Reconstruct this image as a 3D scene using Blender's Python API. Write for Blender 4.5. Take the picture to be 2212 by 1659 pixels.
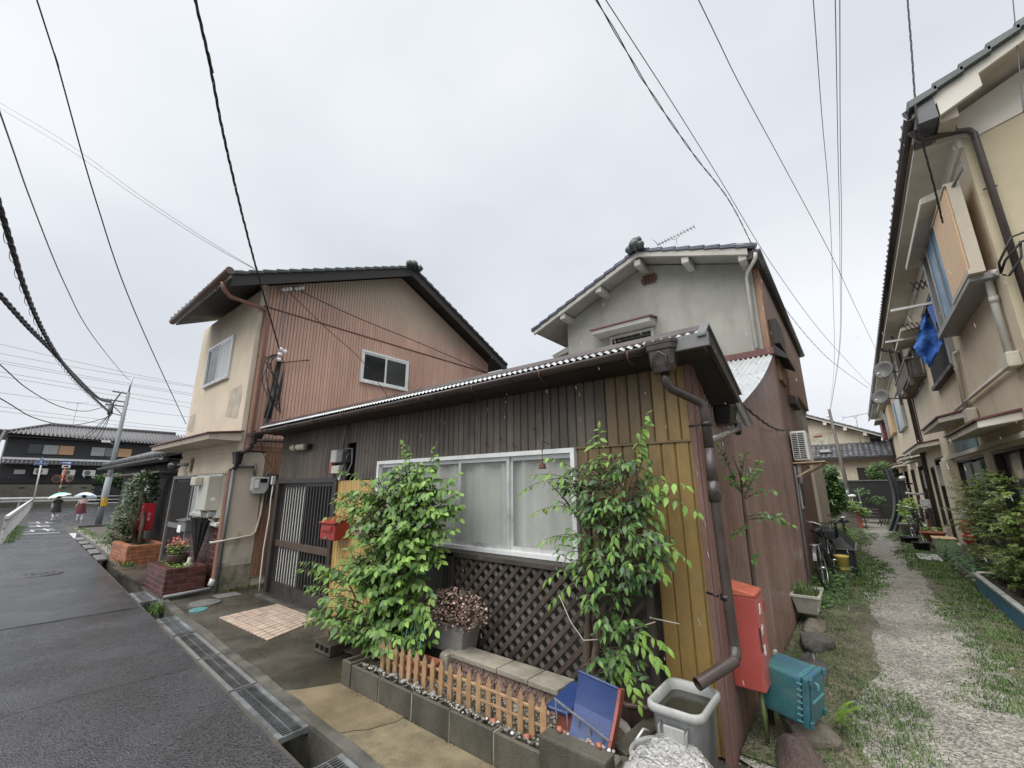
import bpy, bmesh, math, random
from mathutils import Vector, Matrix
for o in list(bpy.data.objects): bpy.data.objects.remove(o)
SC = bpy.context.scene
COL = SC.collection
RN = random.Random(11)
rad = math.radians

# ------------------------------------------------------------------ camera
def make_camera():
    p, y, r = rad(13.77), rad(38.84), rad(-0.3)
    f = Vector((-math.sin(y)*math.cos(p), math.cos(y)*math.cos(p), math.sin(p)))
    r0 = Vector((math.cos(y), math.sin(y), 0)); u0 = r0.cross(f)
    ri = math.cos(r)*r0 + math.sin(r)*u0
    up = -math.sin(r)*r0 + math.cos(r)*u0
    cd = bpy.data.cameras.new('camera'); cd.sensor_width = 36; cd.lens = 36*905/2212
    cd.clip_start = 0.05; cd.clip_end = 1000
    co = bpy.data.objects.new('camera', cd); COL.objects.link(co)
    m = Matrix((ri, up, -f)).transposed().to_4x4(); m.translation = (0, 0, 1.66)
    co.matrix_world = m
    SC.camera = co
make_camera()

# ------------------------------------------------------------------ world, sun, exposure
SUN_EL, SUN_AZ = rad(64), rad(186)
W = bpy.data.worlds.new('World'); SC.world = W; W.use_nodes = True
nt = W.node_tree; N = nt.nodes; L = nt.links
N.clear()
out = N.new('ShaderNodeOutputWorld'); bg = N.new('ShaderNodeBackground')
sky = N.new('ShaderNodeTexSky'); sky.sky_type = 'NISHITA'; sky.sun_disc = False
sky.sun_elevation = SUN_EL; sky.sun_rotation = SUN_AZ; sky.dust_density = 6; sky.air_density = 1.2; sky.ozone_density = 1
hs = N.new('ShaderNodeHueSaturation'); hs.inputs['Saturation'].default_value = 0.06
tc = N.new('ShaderNodeTexCoord'); mp = N.new('ShaderNodeMapping'); mp.inputs['Scale'].default_value = (1.0, 1.0, 1.9)
nz = N.new('ShaderNodeTexNoise'); nz.inputs['Scale'].default_value = 1.25; nz.inputs['Detail'].default_value = 4; nz.inputs['Roughness'].default_value = .42
rp = N.new('ShaderNodeValToRGB'); rp.color_ramp.elements[0].position = .33; rp.color_ramp.elements[1].position = .68
rp.color_ramp.elements[0].color = (4.45, 4.72, 5.2, 1); rp.color_ramp.elements[1].color = (6.3, 6.5, 6.85, 1)
mx = N.new('ShaderNodeMix'); mx.data_type = 'RGBA'; mx.inputs[0].default_value = .88
L.new(sky.outputs[0], hs.inputs['Color']); L.new(tc.outputs['Generated'], mp.inputs[0]); L.new(mp.outputs[0], nz.inputs['Vector'])
L.new(nz.outputs[0], rp.inputs[0]); L.new(hs.outputs[0], mx.inputs[6]); L.new(rp.outputs[0], mx.inputs[7])
L.new(mx.outputs[2], bg.inputs['Color']); bg.inputs['Strength'].default_value = 0.051
L.new(bg.outputs[0], out.inputs[0])
sd = bpy.data.lights.new('sun', 'SUN'); sd.energy = 1.5; sd.angle = rad(75); sd.color = (1, .985, .96)
so = bpy.data.objects.new('sun', sd); COL.objects.link(so)
d = Vector((math.sin(SUN_AZ)*math.cos(SUN_EL), math.cos(SUN_AZ)*math.cos(SUN_EL), math.sin(SUN_EL)))
so.rotation_euler = d.to_track_quat('Z', 'Y').to_euler()
so.location = d*30
SC.view_settings.view_transform = 'Standard'; SC.view_settings.look = 'None'
SC.view_settings.exposure = 1.65; SC.view_settings.gamma = 1; SC.view_settings.use_curve_mapping = False
SC.render.engine = 'CYCLES'

# ------------------------------------------------------------------ materials
def lin(h):
    h = h.lstrip('#'); c = [int(h[i:i+2], 16)/255 for i in (0, 2, 4)]
    return tuple(((x/12.92) if x <= .04045 else ((x+.055)/1.055)**2.4) for x in c)
MATS = {}
def M(name, col, rough=.65, var=.22, sc=5, fine=40, bump=.0, bsc=50, metal=0, stain=None, rnd=0, spec=.5, trans=0, alpha=1, coat=0, stretch=1, rvar=.12, sss=0, bdist=.01, agg=None, fade=None):
    """col: linear rgb.  stain: list of (rgb, amount, scale, vertical stretch, threshold)"""
    if isinstance(col, str): col = lin(col)
    m = bpy.data.materials.new(name); m.use_nodes = True
    t = m.node_tree; n = t.nodes; l = t.links; n.clear()
    o = n.new('ShaderNodeOutputMaterial'); b = n.new('ShaderNodeBsdfPrincipled'); l.new(b.outputs[0], o.inputs[0])
    g = n.new('ShaderNodeNewGeometry'); mp = n.new('ShaderNodeMapping'); mp.inputs['Scale'].default_value = (1, 1, stretch)
    l.new(g.outputs['Position'], mp.inputs[0])
    def noise(s, det=4, ro=.6, src=None):
        x = n.new('ShaderNodeTexNoise'); x.inputs['Scale'].default_value = s; x.inputs['Detail'].default_value = det; x.inputs['Roughness'].default_value = ro
        l.new((src or mp).outputs[0], x.inputs['Vector']); return x
    def ramp(src, p0, p1, a=0., c=1.):
        r = n.new('ShaderNodeMapRange'); r.inputs[1].default_value = p0; r.inputs[2].default_value = p1; r.inputs[3].default_value = a; r.inputs[4].default_value = c
        l.new(src, r.inputs[0]); return r.outputs[0]
    n1 = noise(sc); n2 = noise(fine, 3)
    add = n.new('ShaderNodeMath'); add.operation = 'ADD'
    l.new(ramp(n1.outputs[0], .3, .7, -var, var), add.inputs[0]); l.new(ramp(n2.outputs[0], .3, .7, -var*.6, var*.6), add.inputs[1])
    val = add.outputs[0]
    if rnd:
        oi = n.new('ShaderNodeObjectInfo'); a2 = n.new('ShaderNodeMath'); a2.operation = 'ADD'
        l.new(val, a2.inputs[0]); l.new(ramp(oi.outputs['Random'], 0, 1, -rnd, rnd), a2.inputs[1]); val = a2.outputs[0]
    a3 = n.new('ShaderNodeMath'); a3.operation = 'ADD'; a3.inputs[1].default_value = 1; l.new(val, a3.inputs[0])
    sc_ = n.new('ShaderNodeVectorMath'); sc_.operation = 'SCALE'; sc_.inputs[0].default_value = col; l.new(a3.outputs[0], sc_.inputs['Scale'])
    c = sc_.outputs[0]
    for (sc2, amt, s, st, th) in (stain or []):
        if isinstance(sc2, str): sc2 = lin(sc2)
        mp2 = n.new('ShaderNodeMapping'); mp2.inputs['Scale'].default_value = (1, 1, st); mp2.inputs['Location'].default_value = (RN.random()*50, RN.random()*50, 0)
        l.new(g.outputs['Position'], mp2.inputs[0])
        nn = noise(s, 6, .62, mp2)
        mi = n.new('ShaderNodeMix'); mi.data_type = 'RGBA'
        l.new(ramp(nn.outputs[0], th, th+.16, 0, amt), mi.inputs[0]); l.new(c, mi.inputs[6]); mi.inputs[7].default_value = (*sc2, 1); c = mi.outputs[2]
    if agg:
        vo = n.new('ShaderNodeTexVoronoi'); vo.inputs['Scale'].default_value = agg[0]; l.new(g.outputs['Position'], vo.inputs['Vector'])
        sp = n.new('ShaderNodeSeparateColor'); l.new(vo.outputs['Color'], sp.inputs[0])
        ma = n.new('ShaderNodeVectorMath'); ma.operation = 'SCALE'; l.new(c, ma.inputs[0]); l.new(ramp(sp.outputs[0], 0, 1, agg[1], agg[2]), ma.inputs['Scale']); c = ma.outputs[0]
    if fade:
        sx = n.new('ShaderNodeSeparateXYZ'); l.new(g.outputs['Position'], sx.inputs[0]); nf = noise(2.2, 4); ad = n.new('ShaderNodeMath'); l.new(sx.outputs[2], ad.inputs[0]); l.new(ramp(nf.outputs[0], .3, .7, -.25, .25), ad.inputs[1])
        mi = n.new('ShaderNodeMix'); mi.data_type = 'RGBA'; l.new(ramp(ad.outputs[0], fade[0], fade[1], 0, 1), mi.inputs[0]); l.new(c, mi.inputs[6]); mi.inputs[7].default_value = (*fade[2], 1); c = mi.outputs[2]
    l.new(c, b.inputs['Base Color'])
    l.new(ramp(n1.outputs[0], .3, .7, max(.02, rough-rvar), min(1, rough+rvar)), b.inputs['Roughness'])
    b.inputs['Metallic'].default_value = metal; b.inputs['Specular IOR Level'].default_value = spec
    b.inputs['Transmission Weight'].default_value = trans; b.inputs['Alpha'].default_value = alpha
    if coat: b.inputs['Coat Weight'].default_value = coat; b.inputs['Coat Roughness'].default_value = .12
    if sss:
        tr = n.new('ShaderNodeBsdfTranslucent'); ms = n.new('ShaderNodeMixShader'); ms.inputs[0].default_value = sss
        l.new(c, tr.inputs[0]); l.new(b.outputs[0], ms.inputs[1]); l.new(tr.outputs[0], ms.inputs[2]); l.new(ms.outputs[0], o.inputs[0])
    if bump:
        bp = n.new('ShaderNodeBump'); bp.inputs['Strength'].default_value = bump; bp.inputs['Distance'].default_value = bdist
        nb = noise(bsc, 5, .65); l.new(vo.outputs['Distance'] if agg else nb.outputs[0], bp.inputs['Height']); l.new(bp.outputs[0], b.inputs['Normal'])
    MATS[name] = m
    return m

# ------------------------------------------------------------------ mesh builder
class MB:
    def __init__(s): s.v = []; s.f = []; s.sm = []; s.mi = []
    def add(s, vs, fs, smooth=False, mi=0):
        k = len(s.v); s.v += [tuple(v) for v in vs]
        for f in fs: s.f.append(tuple(i+k for i in f)); s.sm.append(smooth); s.mi.append(mi)
        return s
    def hexa(s, p, mi=0):
        return s.add(p, [(0, 3, 2, 1), (4, 5, 6, 7), (0, 1, 5, 4), (1, 2, 6, 5), (2, 3, 7, 6), (3, 0, 4, 7)], mi=mi)
    def box(s, x0, y0, z0, x1, y1, z1, mi=0):
        if x0 > x1: x0, x1 = x1, x0
        if y0 > y1: y0, y1 = y1, y0
        if z0 > z1: z0, z1 = z1, z0
        return s.hexa([(x0, y0, z0), (x1, y0, z0), (x1, y1, z0), (x0, y1, z0), (x0, y0, z1), (x1, y0, z1), (x1, y1, z1), (x0, y1, z1)], mi)
    def bar(s, a, b, w, h, up=(0, 0, 1), mi=0):
        """rectangular bar from a to b, w across, h along up"""
        a, b = Vector(a), Vector(b); d = (b-a).normalized(); u = Vector(up); sd = d.cross(u)
        if sd.length < 1e-5: u = Vector((0, 1, 0)); sd = d.cross(u)
        sd.normalize(); u = sd.cross(d).normalized(); sd *= w/2; u *= h/2
        return s.hexa([a-sd-u, a+sd-u, b+sd-u, b-sd-u, a-sd+u, a+sd+u, b+sd+u, b-sd+u], mi)
    def prism(s, poly, ext, mi=0):
        n = len(poly); e = Vector(ext); p = [Vector(q) for q in poly]
        vs = p+[q+e for q in p]
        return s.add(vs, [tuple(range(n-1, -1, -1)), tuple(range(n, 2*n))]+[(i, (i+1) % n, n+(i+1) % n, n+i) for i in range(n)], mi=mi)
    def tube(s, pts, r, n=8, cap=True, mi=0, smooth=True):
        pts = [Vector(p) for p in pts]; m = len(pts)
        rs = r if isinstance(r, (list, tuple)) else [r]*m
        vs = []; ref = None
        for i, p in enumerate(pts):
            d = (pts[min(i+1, m-1)]-pts[max(i-1, 0)])
            if d.length < 1e-9: d = Vector((0, 0, 1))
            d.normalize()
            if ref is None:
                ref = Vector((0, 0, 1)) if abs(d.z) < .9 else Vector((1, 0, 0))
            ref = (ref-d*ref.dot(d))
            if ref.length < 1e-6: ref = d.orthogonal()
            ref.normalize(); b = d.cross(ref)
            for k in range(n):
                a = 2*math.pi*k/n; vs.append(p+(ref*math.cos(a)+b*math.sin(a))*rs[i])
        fs = [(i*n+k, i*n+(k+1) % n, (i+1)*n+(k+1) % n, (i+1)*n+k) for i in range(m-1) for k in range(n)]
        s.add(vs, fs, smooth, mi)
        if cap:
            k0 = len(s.v)-m*n
            s.f.append(tuple(k0+k for k in range(n-1, -1, -1))); s.sm.append(False); s.mi.append(mi)
            s.f.append(tuple(k0+(m-1)*n+k for k in range(n))); s.sm.append(False); s.mi.append(mi)
        return s
    def lathe(s, prof, c=(0, 0, 0), n=20, mi=0, smooth=True, sx=1, sy=1):
        vs = []; m = len(prof)
        for (r, z) in prof:
            for k in range(n):
                a = 2*math.pi*k/n; vs.append((c[0]+r*sx*math.cos(a), c[1]+r*sy*math.sin(a), c[2]+z))
        fs = [(i*n+k, i*n+(k+1) % n, (i+1)*n+(k+1) % n, (i+1)*n+k) for i in range(m-1) for k in range(n)]
        return s.add(vs, fs, smooth, mi)
    def ball(s, c, r, n=8, m=6, mi=0, sx=1, sy=1, sz=1, jit=0, rng=None):
        prof = [(max(1e-4, math.sin(math.pi*i/m))*r, -math.cos(math.pi*i/m)*r*sz) for i in range(m+1)]
        k = len(s.v); s.lathe(prof, c, n, mi, True, sx, sy)
        if jit:
            for i in range(k, len(s.v)):
                v = s.v[i]; s.v[i] = tuple(v[j]+rng.uniform(-jit, jit)*r for j in range(3))
        return s
    def grid(s, fn, nu, nv, mi=0, smooth=True):
        vs = [fn(i/nu, j/nv) for i in range(nu+1) for j in range(nv+1)]
        fs = [(i*(nv+1)+j, (i+1)*(nv+1)+j, (i+1)*(nv+1)+j+1, i*(nv+1)+j+1) for i in range(nu) for j in range(nv)]
        return s.add(vs, fs, smooth, mi)
    def mesh(s, name, mats, off=(0, 0, 0)):
        me = bpy.data.meshes.new(name)
        me.from_pydata([(v[0]-off[0], v[1]-off[1], v[2]-off[2]) for v in s.v], [], s.f)
        me.polygons.foreach_set('use_smooth', s.sm); me.polygons.foreach_set('material_index', s.mi)
        for m in (mats if isinstance(mats, (list, tuple)) else [mats]):
            me.materials.append(MATS[m] if isinstance(m, str) else m)
        me.update(); return me
    def build(s, name, mats, parent=None, bevel=0, kind=None, seg=1):
        if parent is None:
            xs, ys, zs = zip(*s.v); off = ((min(xs)+max(xs))/2, (min(ys)+max(ys))/2, min(zs))
        else: off = ORG[parent.name]
        me = s.mesh(name, mats, off)
        if bevel:
            bm = bmesh.new(); bm.from_mesh(me)
            ed = [e for e in bm.edges if len(e.link_faces) == 2 and e.calc_face_angle(0) > .6]
            bmesh.ops.bevel(bm, geom=ed, offset=bevel, segments=seg, affect='EDGES', profile=.6, clamp_overlap=True)
            bm.to_mesh(me); bm.free()
        o = bpy.data.objects.new(name, me); COL.objects.link(o)
        if parent is None: o.location = off
        else: o.parent = parent
        ORG[o.name] = off
        if kind: o['kind'] = kind
        return o
ORG = {}
def tag(o, label, cat, group=None, kind=None):
    o['label'] = label; o['category'] = cat
    if group: o['group'] = group
    if kind: o['kind'] = kind
    return o
def thing(name, label, cat, loc=(0, 0, 0), group=None):
    o = bpy.data.objects.new(name, None); COL.objects.link(o); o.location = loc; o.empty_display_size = .1
    ORG[o.name] = tuple(loc); return tag(o, label, cat, group)
def struct(mb, name, mats): 
    o = mb.build(name, mats); o['kind'] = 'structure'; return o
def copy_tree(o, parent=None):
    c = o.copy(); COL.objects.link(c)
    if parent is not None: c.parent = parent
    for ch in list(o.children): copy_tree(ch, c)
    ORG[c.name] = ORG[o.name]
    return c
def place(root, loc, rz=0, label=None, first=False, scale=None):
    c = root if first else copy_tree(root)
    c.location = loc; c.rotation_euler = (0, 0, rz)
    if scale: c.scale = (scale,)*3
    if label: c['label'] = label
    return c
def inst(me, name, parent, loc, rot=(0, 0, 0), scale=(1, 1, 1)):
    """an object sharing mesh data, at a world position below an unrotated parent"""
    o = bpy.data.objects.new(name, me); COL.objects.link(o); o.parent = parent
    p = ORG[parent.name]; o.location = (loc[0]-p[0], loc[1]-p[1], loc[2]-p[2]); o.rotation_euler = rot; o.scale = scale
    return o
def lerp(a, b, t): return a+(b-a)*t
def V3(a, b, t): return tuple(lerp(a[i], b[i], t) for i in range(3))

# ---- the materials of the place
M('asphalt', (.031, .0315, .0345), .23, .3, 1.1, 120, .9, 230, rvar=.13, spec=.5, bdist=.006, agg=(105, .3, 2.1), stain=[((.015, .015, .016), .5, .55, 1, .52)])
M('asphalt_patch', (.042, .043, .047), .19, .22, 1.4, 120, .5, 200, rvar=.1, bdist=.004, agg=(120, .5, 1.7), stain=[((.022, .022, .024), .5, 1.2, 1, .52)])
M('earth', (.055, .047, .036), .7, .35, 2, 50, .6, 40, stain=[((.03, .04, .018), .6, 1.5, 1, .5)])
M('concrete_wet', (.070, .064, .052), .30, .35, 1.8, 70, .25, 90, stain=[((.028, .025, .020), .85, .8, 1, .46), ((.11, .09, .055), .5, 1.4, 1, .58)], rvar=.16)
M('concrete_tan', (.155, .122, .075), .42, .25, 2.2, 80, .3, 90, stain=[((.07, .055, .035), .7, 1.6, 1, .52)], rvar=.15)
M('concrete_rough', (.17, .137, .082), .55, .35, 6, 120, .9, 110, stain=[((.07, .055, .03), .8, 4, 1, .55), ((.10, .085, .05), .5, 1.2, 1, .5)])
M('concrete_kerb', (.085, .08, .068), .45, .35, 4, 90, .6, 110, stain=[((.03, .03, .022), .8, 2, 1, .5)])
M('block_grey', (.080, .073, .055), .6, .28, 5, 120, .6, 130, stain=[((.030, .030, .018), .8, 3.2, .35, .48), ((.13, .125, .10), .45, 2.5, 1, .6), ((.045, .055, .02), .6, 5, 1, .62)], rnd=.2)
M('block_top', (.15, .145, .12), .6, .25, 7, 120, .5, 160, stain=[((.05, .055, .03), .7, 5, 1, .52)])
M('gravel', (.235, .22, .19), .6, .3, 1.2, 60, .9, 120, agg=(60, .45, 1.65), stain=[((.11, .10, .075), .8, 1.1, 1, .53), ((.045, .055, .025), .45, .9, 1, .6)], bdist=.012)
M('pebble', (.22, .205, .18), .55, .5, 60, 80, 0, stain=[((.10, .09, .07), .8, 40, 1, .48)])
M('soil', (.07, .055, .04), .75, .4, 12, 90, 1, 90, bdist=.02)
M('galv', (.36, .38, .39), .38, .2, 6, 60, .1, 60, metal=.75, stain=[((.10, .10, .095), .6, 5, 1, .55)])
M('galv_dark', (.17, .175, .18), .4, .3, 6, 60, .1, 60, metal=.5, stain=[((.06, .05, .04), .6, 5, 1, .54)])
M('tile_pink', (.46, .36, .29), .32, .10, 8, 90, .1, 120, rnd=.08, stain=[((.25, .2, .16), .5, 6, 1, .58)])
M('grout', (.045, .038, .033), .7, .2)
M('siding_brown', (.094, .078, .060), .5, .25, 3, 60, .12, 60, stretch=.3, rnd=.2, stain=[((.036, .030, .025), .75, 2.2, .35, .48), ((.19, .175, .15), .6, 10, .12, .55)])
M('siding_ochre', (.27, .178, .062), .42, .16, 2.5, 60, .1, 50, stretch=.35, rnd=.05, stain=[((.105, .073, .036), .75, 2.2, .35, .52), ((.09, .05, .02), .6, 26, 1, .70)])
M('siding_ochre_light', (.50, .335, .12), .42, .14, 2.5, 60, .1, 50, stretch=.35, rnd=.07, stain=[((.16, .115, .06), .7, 2.6, .35, .54)])
M('siding_tan', (.175, .118, .050), .45, .22, 2.5, 60, .1, 50, stretch=.35, rnd=.1, stain=[((.07, .052, .033), .8, 2.2, .35, .5), ((.21, .18, .12), .4, 10, .12, .58)])
M('side_brown', (.20, .123, .097), .28, .22, 2, 30, .08, 50, stretch=.25, stain=[((.36, .285, .25), .6, 11, .08, .57), ((.10, .062, .05), .65, 1.1, .3, .5)])
M('side_rust', (.19, .105, .085), .55, .2, 3, 50, .2, 60, stretch=.4, stain=[((.13, .09, .085), .7, 1.2, .4, .5), ((.06, .035, .025), .6, 3.5, .3, .6)])
M('terracotta', (.53, .335, .26), .5, .14, 1.2, 60, .05, 60, rnd=.07, stretch=.4, stain=[((.36, .215, .165), .65, 1.4, .25, .52), ((.58, .43, .35), .45, 9, .1, .58), ((.25, .13, .09), .5, 16, .15, .68)])
M('terracotta_faded', (.53, .335, .265), .55, .14, 1.6, 60, .05, 60, rnd=.08, stretch=.5, stain=[((.33, .25, .19), .55, 2, .3, .56)], fade=(5.25, 6.0, (.47, .385, .295)))
M('stucco_beige', (.58, .50, .38), .8, .10, 1.5, 140, .5, 170, stain=[((.42, .36, .265), .5, 1.1, .22, .55), ((.30, .26, .2), .3, 2.6, .12, .62)])
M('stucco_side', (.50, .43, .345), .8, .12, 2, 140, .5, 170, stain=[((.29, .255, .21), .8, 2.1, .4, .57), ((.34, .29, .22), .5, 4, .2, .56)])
M('stucco_patch', (.42, .375, .295), .85, .18, 5, 140, .5, 150, stain=[((.27, .25, .21), .7, 6, .5, .52)])
M('stucco_moss', (.22, .195, .145), .85, .35, 5, 90, .7, 120, stain=[((.07, .085, .04), .85, 6, .8, .5), ((.44, .37, .29), .6, 5, 1, .57)])
M('stucco_grey', (.30, .295, .262), .85, .14, 2.5, 120, .6, 150, stain=[((.21, .205, .18), .6, 2.2, .25, .5), ((.38, .36, .32), .5, 3, 1, .6)])
M('stucco_grey_light', (.42, .405, .36), .8, .12, 3, 120, .4, 150, stain=[((.27, .255, .22), .6, 3, .3, .56)])
M('stucco_row', (.60, .52, .39), .8, .10, 1.5, 130, .5, 160, stain=[((.42, .36, .265), .55, 1.6, .14, .54)])
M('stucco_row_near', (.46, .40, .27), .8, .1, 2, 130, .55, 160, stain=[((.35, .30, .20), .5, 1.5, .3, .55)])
M('stucco_white', (.60, .57, .50), .75, .1, 2, 120, .3, 140, stain=[((.42, .39, .32), .5, 2, .3, .56)])
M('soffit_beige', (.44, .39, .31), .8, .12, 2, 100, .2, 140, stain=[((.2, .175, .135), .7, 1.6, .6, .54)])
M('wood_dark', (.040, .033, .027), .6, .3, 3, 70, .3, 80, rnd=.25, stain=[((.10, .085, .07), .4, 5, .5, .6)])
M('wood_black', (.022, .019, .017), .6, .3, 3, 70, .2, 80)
M('wood_grey', (.125, .112, .098), .65, .25, 8, 90, .4, 90, rnd=.25, stain=[((.055, .045, .038), .7, 6, 1, .5)])
M('wood_lattice', (.055, .040, .030), .6, .28, 6, 90, .35, 90, rnd=.3, stain=[((.115, .10, .085), .65, 3.0, 1, .54)])
M('wood_red', (.20, .105, .062), .6, .3, 4, 60, .3, 70, stretch=.2, stain=[((.33, .20, .12), .6, 8, .1, .5), ((.08, .04, .03), .7, 3, .2, .58)])
M('alu', (.60, .61, .60), .35, .1, 6, 60, 0, metal=.55)
M('alu_white', (.72, .73, .72), .4, .08, 6, 60, 0, metal=.15)
M('door_bronze', (.050, .044, .041), .4, .2, 5, 60, .05, 60, metal=.3, stain=[((.085, .078, .07), .5, 3, .4, .58)])
M('door_rail', (.105, .074, .058), .42, .2, 5, 60, .05, 60, metal=.2)
M('glass_dark', (.016, .018, .019), .08, .1, 3, 30, 0, spec=.7)
M('glass_mid', (.045, .048, .046), .12, .15, 2, 30, 0, spec=.7)
M('glass_frost', (.40, .42, .41), .35, .12, 2, 40, .1, 90)
M('glass_clear', (.36, .37, .35), .22, .10, 3, 30, 0, alpha=.15, spec=.5)
M('curtain', (.54, .55, .51), .85, .08, 3, 60, .0, sss=.1)
M('curtain_grey', (.22, .22, .21), .85, .08, 3, 60, .0)
M('gutter_brown', (.050, .036, .031), .35, .2, 6, 60, .05, 70, stain=[((.10, .075, .06), .4, 4, .5, .6)])
M('pipe_brown', (.045, .034, .030), .3, .2, 5, 60, .05, 60, stain=[((.10, .08, .07), .35, 5, .2, .6)])
M('pipe_terra', (.22, .115, .08), .42, .2, 3, 60, .05, 60, stretch=.3, stain=[((.14, .08, .06), .6, 4, .2, .52)])
M('pipe_pink', (.105, .07, .06), .4, .15, 4, 60, stain=[((.16, .10, .08), .5, 3, .4, .55)])
M('pipe_grey', (.12, .125, .125), .4, .2, 5, 60, .05, 60, stain=[((.2, .19, .17), .5, 6, .3, .56)])
M('pipe_white', (.55, .535, .49), .4, .1, 5, 60, 0, stain=[((.32, .29, .24), .5, 3, .3, .58)])
M('pipe_cream', (.46, .43, .345), .45, .12, 5, 60, 0, stain=[((.22, .19, .14), .6, 5, .3, .56)])
M('pipe_shiny', (.20, .18, .165), .22, .15, 5, 60, 0, metal=.4)
M('roof_white', (.46, .48, .485), .35, .12, 4, 60, .03, 60, metal=.2, stain=[((.30, .31, .31), .5, 3, 1, .54)])
M('roof_tile', (.060, .062, .068), .34, .25, 6, 60, .15, 60, rnd=.25, stain=[((.12, .12, .12), .5, 4, 1, .58)])
M('roof_tile_blue', (.040, .046, .078), .3, .2, 6, 60, .1, 60, rnd=.35, stain=[((.07, .10, .105), .6, 5, 1, .55)])
M('roof_tile_green', (.055, .068, .066), .42, .2, 6, 60, .15, 60, rnd=.25)
M('roof_tile_grey', (.13, .133, .14), .35, .25, 6, 60, .1, 60, rnd=.3)
M('roof_tile_far', (.115, .112, .115), .4, .25, 6, 60, .1, 60, rnd=.3)
M('maroon', (.115, .040, .036), .45, .2, 5, 60, .05, 60)
M('red_post', (.27, .032, .024), .42, .12, 6, 60, .05, 60, stain=[((.17, .022, .018), .5, 6, .5, .55)])
M('red_box', (.35, .066, .055), .45, .12, 3, 80, .05, 80, stain=[((.24, .047, .041), .7, 2.2, .5, .5), ((.40, .16, .14), .45, 7, .3, .58), ((.12, .05, .04), .6, 9, .2, .66)])
M('red_box_faded', (.36, .10, .085), .5, .15, 4, 80, .05, 80, stain=[((.30, .19, .19), .6, 6, .4, .54)])
M('red_box_top', (.50, .13, .075), .35, .12, 10, 80, .05, 80, stain=[((.27, .07, .045), .5, 14, 1, .55)])
M('red_deep', (.42, .012, .022), .45, .1, 3, 60)
M('white_paint', (.74, .74, .72), .5, .08, 4, 60, .05, 60, stain=[((.45, .44, .40), .5, 3, .6, .6)])
M('white_worn', (.55, .55, .53), .5, .2, 6, 90, .1, 120, stain=[((.06, .06, .06), .9, 7, 1, .55)])
M('teal_plastic', (.036, .125, .132), .42, .3, 3, 60, .08, 60, stain=[((.03, .10, .19), .75, 2.6, 1, .5), ((.095, .15, .13), .6, 5, 1, .53), ((.04, .045, .03), .5, 8, 1, .6)])
M('teal_edge', (.10, .27, .28), .45, .2, 6, 60)
M('blue_plastic', (.009, .027, .105), .38, .2, 4, 60, .03, 60, stain=[((.03, .045, .1), .6, 6, 1, .55)])
M('blue_pale', (.032, .052, .14), .5, .2, 6, 60, .08, 60, stain=[((.08, .10, .16), .5, 9, 1, .56)])
M('blue_tarp', (.04, .155, .52), .6, .2, 10, 60, .8, 45, bdist=.03, stain=[((.08, .25, .62), .5, 14, 1, .52)])
M('blue_panel', (.05, .17, .30), .4, .15, 3, 60)
M('green_pipe', (.08, .43, .30), .35, .1, 5, 60)
M('trash_grey', (.21, .215, .22), .5, .16, 5, 60, .08, 60, stain=[((.085, .087, .087), .8, 4, .35, .5), ((.32, .32, .32), .4, 7, .3, .62)])
M('trash_rim', (.29, .295, .28), .5, .14, 5, 60, stain=[((.15, .14, .115), .7, 6, 1, .54)])
M('water_dark', (.022, .024, .018), .04, .1, 3, 30, .12, 14, spec=.6)
M('foil', (.66, .65, .63), .17, .06, 8, 60, 1.0, 34, metal=1, rvar=.06, bdist=.035)
M('bucket_metal', (.42, .43, .42), .35, .12, 6, 60, .05, 60, metal=.5, stain=[((.2, .18, .13), .5, 5, 1, .57)])
M('rock_grey', (.135, .125, .112), .42, .3, 3, 60, 1.0, 55, stain=[((.05, .045, .042), .75, 2.6, 1, .5), ((.27, .25, .22), .5, 26, 1, .58), ((.05, .06, .03), .5, 5, 1, .6)], bdist=.04, rvar=.2)
M('rock_red', (.115, .082, .072), .4, .35, 3, 60, 1.0, 55, stain=[((.045, .035, .033), .75, 3, 1, .5), ((.25, .21, .185), .5, 24, 1, .58)], bdist=.04, rvar=.2)
M('rock_tan', (.165, .142, .108), .55, .3, 4, 70, .7, 50, stain=[((.08, .07, .05), .6, 4, 1, .53)], bdist=.03)
M('terra_pot', (.32, .105, .060), .55, .2, 6, 70, .1, 70, stain=[((.19, .075, .05), .6, 5, 1, .54)])
M('pot_brown', (.105, .068, .055), .5, .2, 6, 60)
M('pot_grey', (.21, .205, .19), .55, .15, 6, 70, .08, 70, stain=[((.12, .11, .095), .6, 4, .5, .53)])
M('pot_cream', (.45, .44, .37), .5, .12, 6, 60, .05, 60, stain=[((.19, .18, .12), .7, 5, .6, .54)])
M('pot_white', (.62, .61, .57), .5, .1, 6, 60)
M('picket_brown', (.33, .205, .108), .55, .18, 8, 80, .12, 90, rnd=.13, stain=[((.18, .115, .07), .65, 8, .4, .52)])
M('edging_pink', (.215, .145, .125), .65, .25, 12, 80, .6, 90, rnd=.1, stain=[((.12, .09, .075), .6, 9, 1, .53)])
M('edging_top', (.27, .245, .195), .65, .25, 6, 90, .6, 90, rnd=.1, stain=[((.115, .10, .07), .75, 5, 1, .5), ((.07, .075, .035), .5, 3, 1, .6)])
M('brick_dark', (.088, .030, .026), .34, .25, 8, 80, .15, 90, rnd=.35, stain=[((.035, .015, .014), .5, 6, .6, .55)])
M('brick_orange', (.30, .118, .058), .5, .2, 8, 80, .2, 90, rnd=.25, stain=[((.16, .07, .04), .5, 6, .6, .56)])
M('brick_wall', (.072, .026, .024), .4, .2, 8, 80, .1, 90, rnd=.25)
M('mortar_light', (.40, .37, .32), .8, .15, 8, 80)
M('mortar_dark', (.13, .09, .08), .8, .2, 8, 80)
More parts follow.
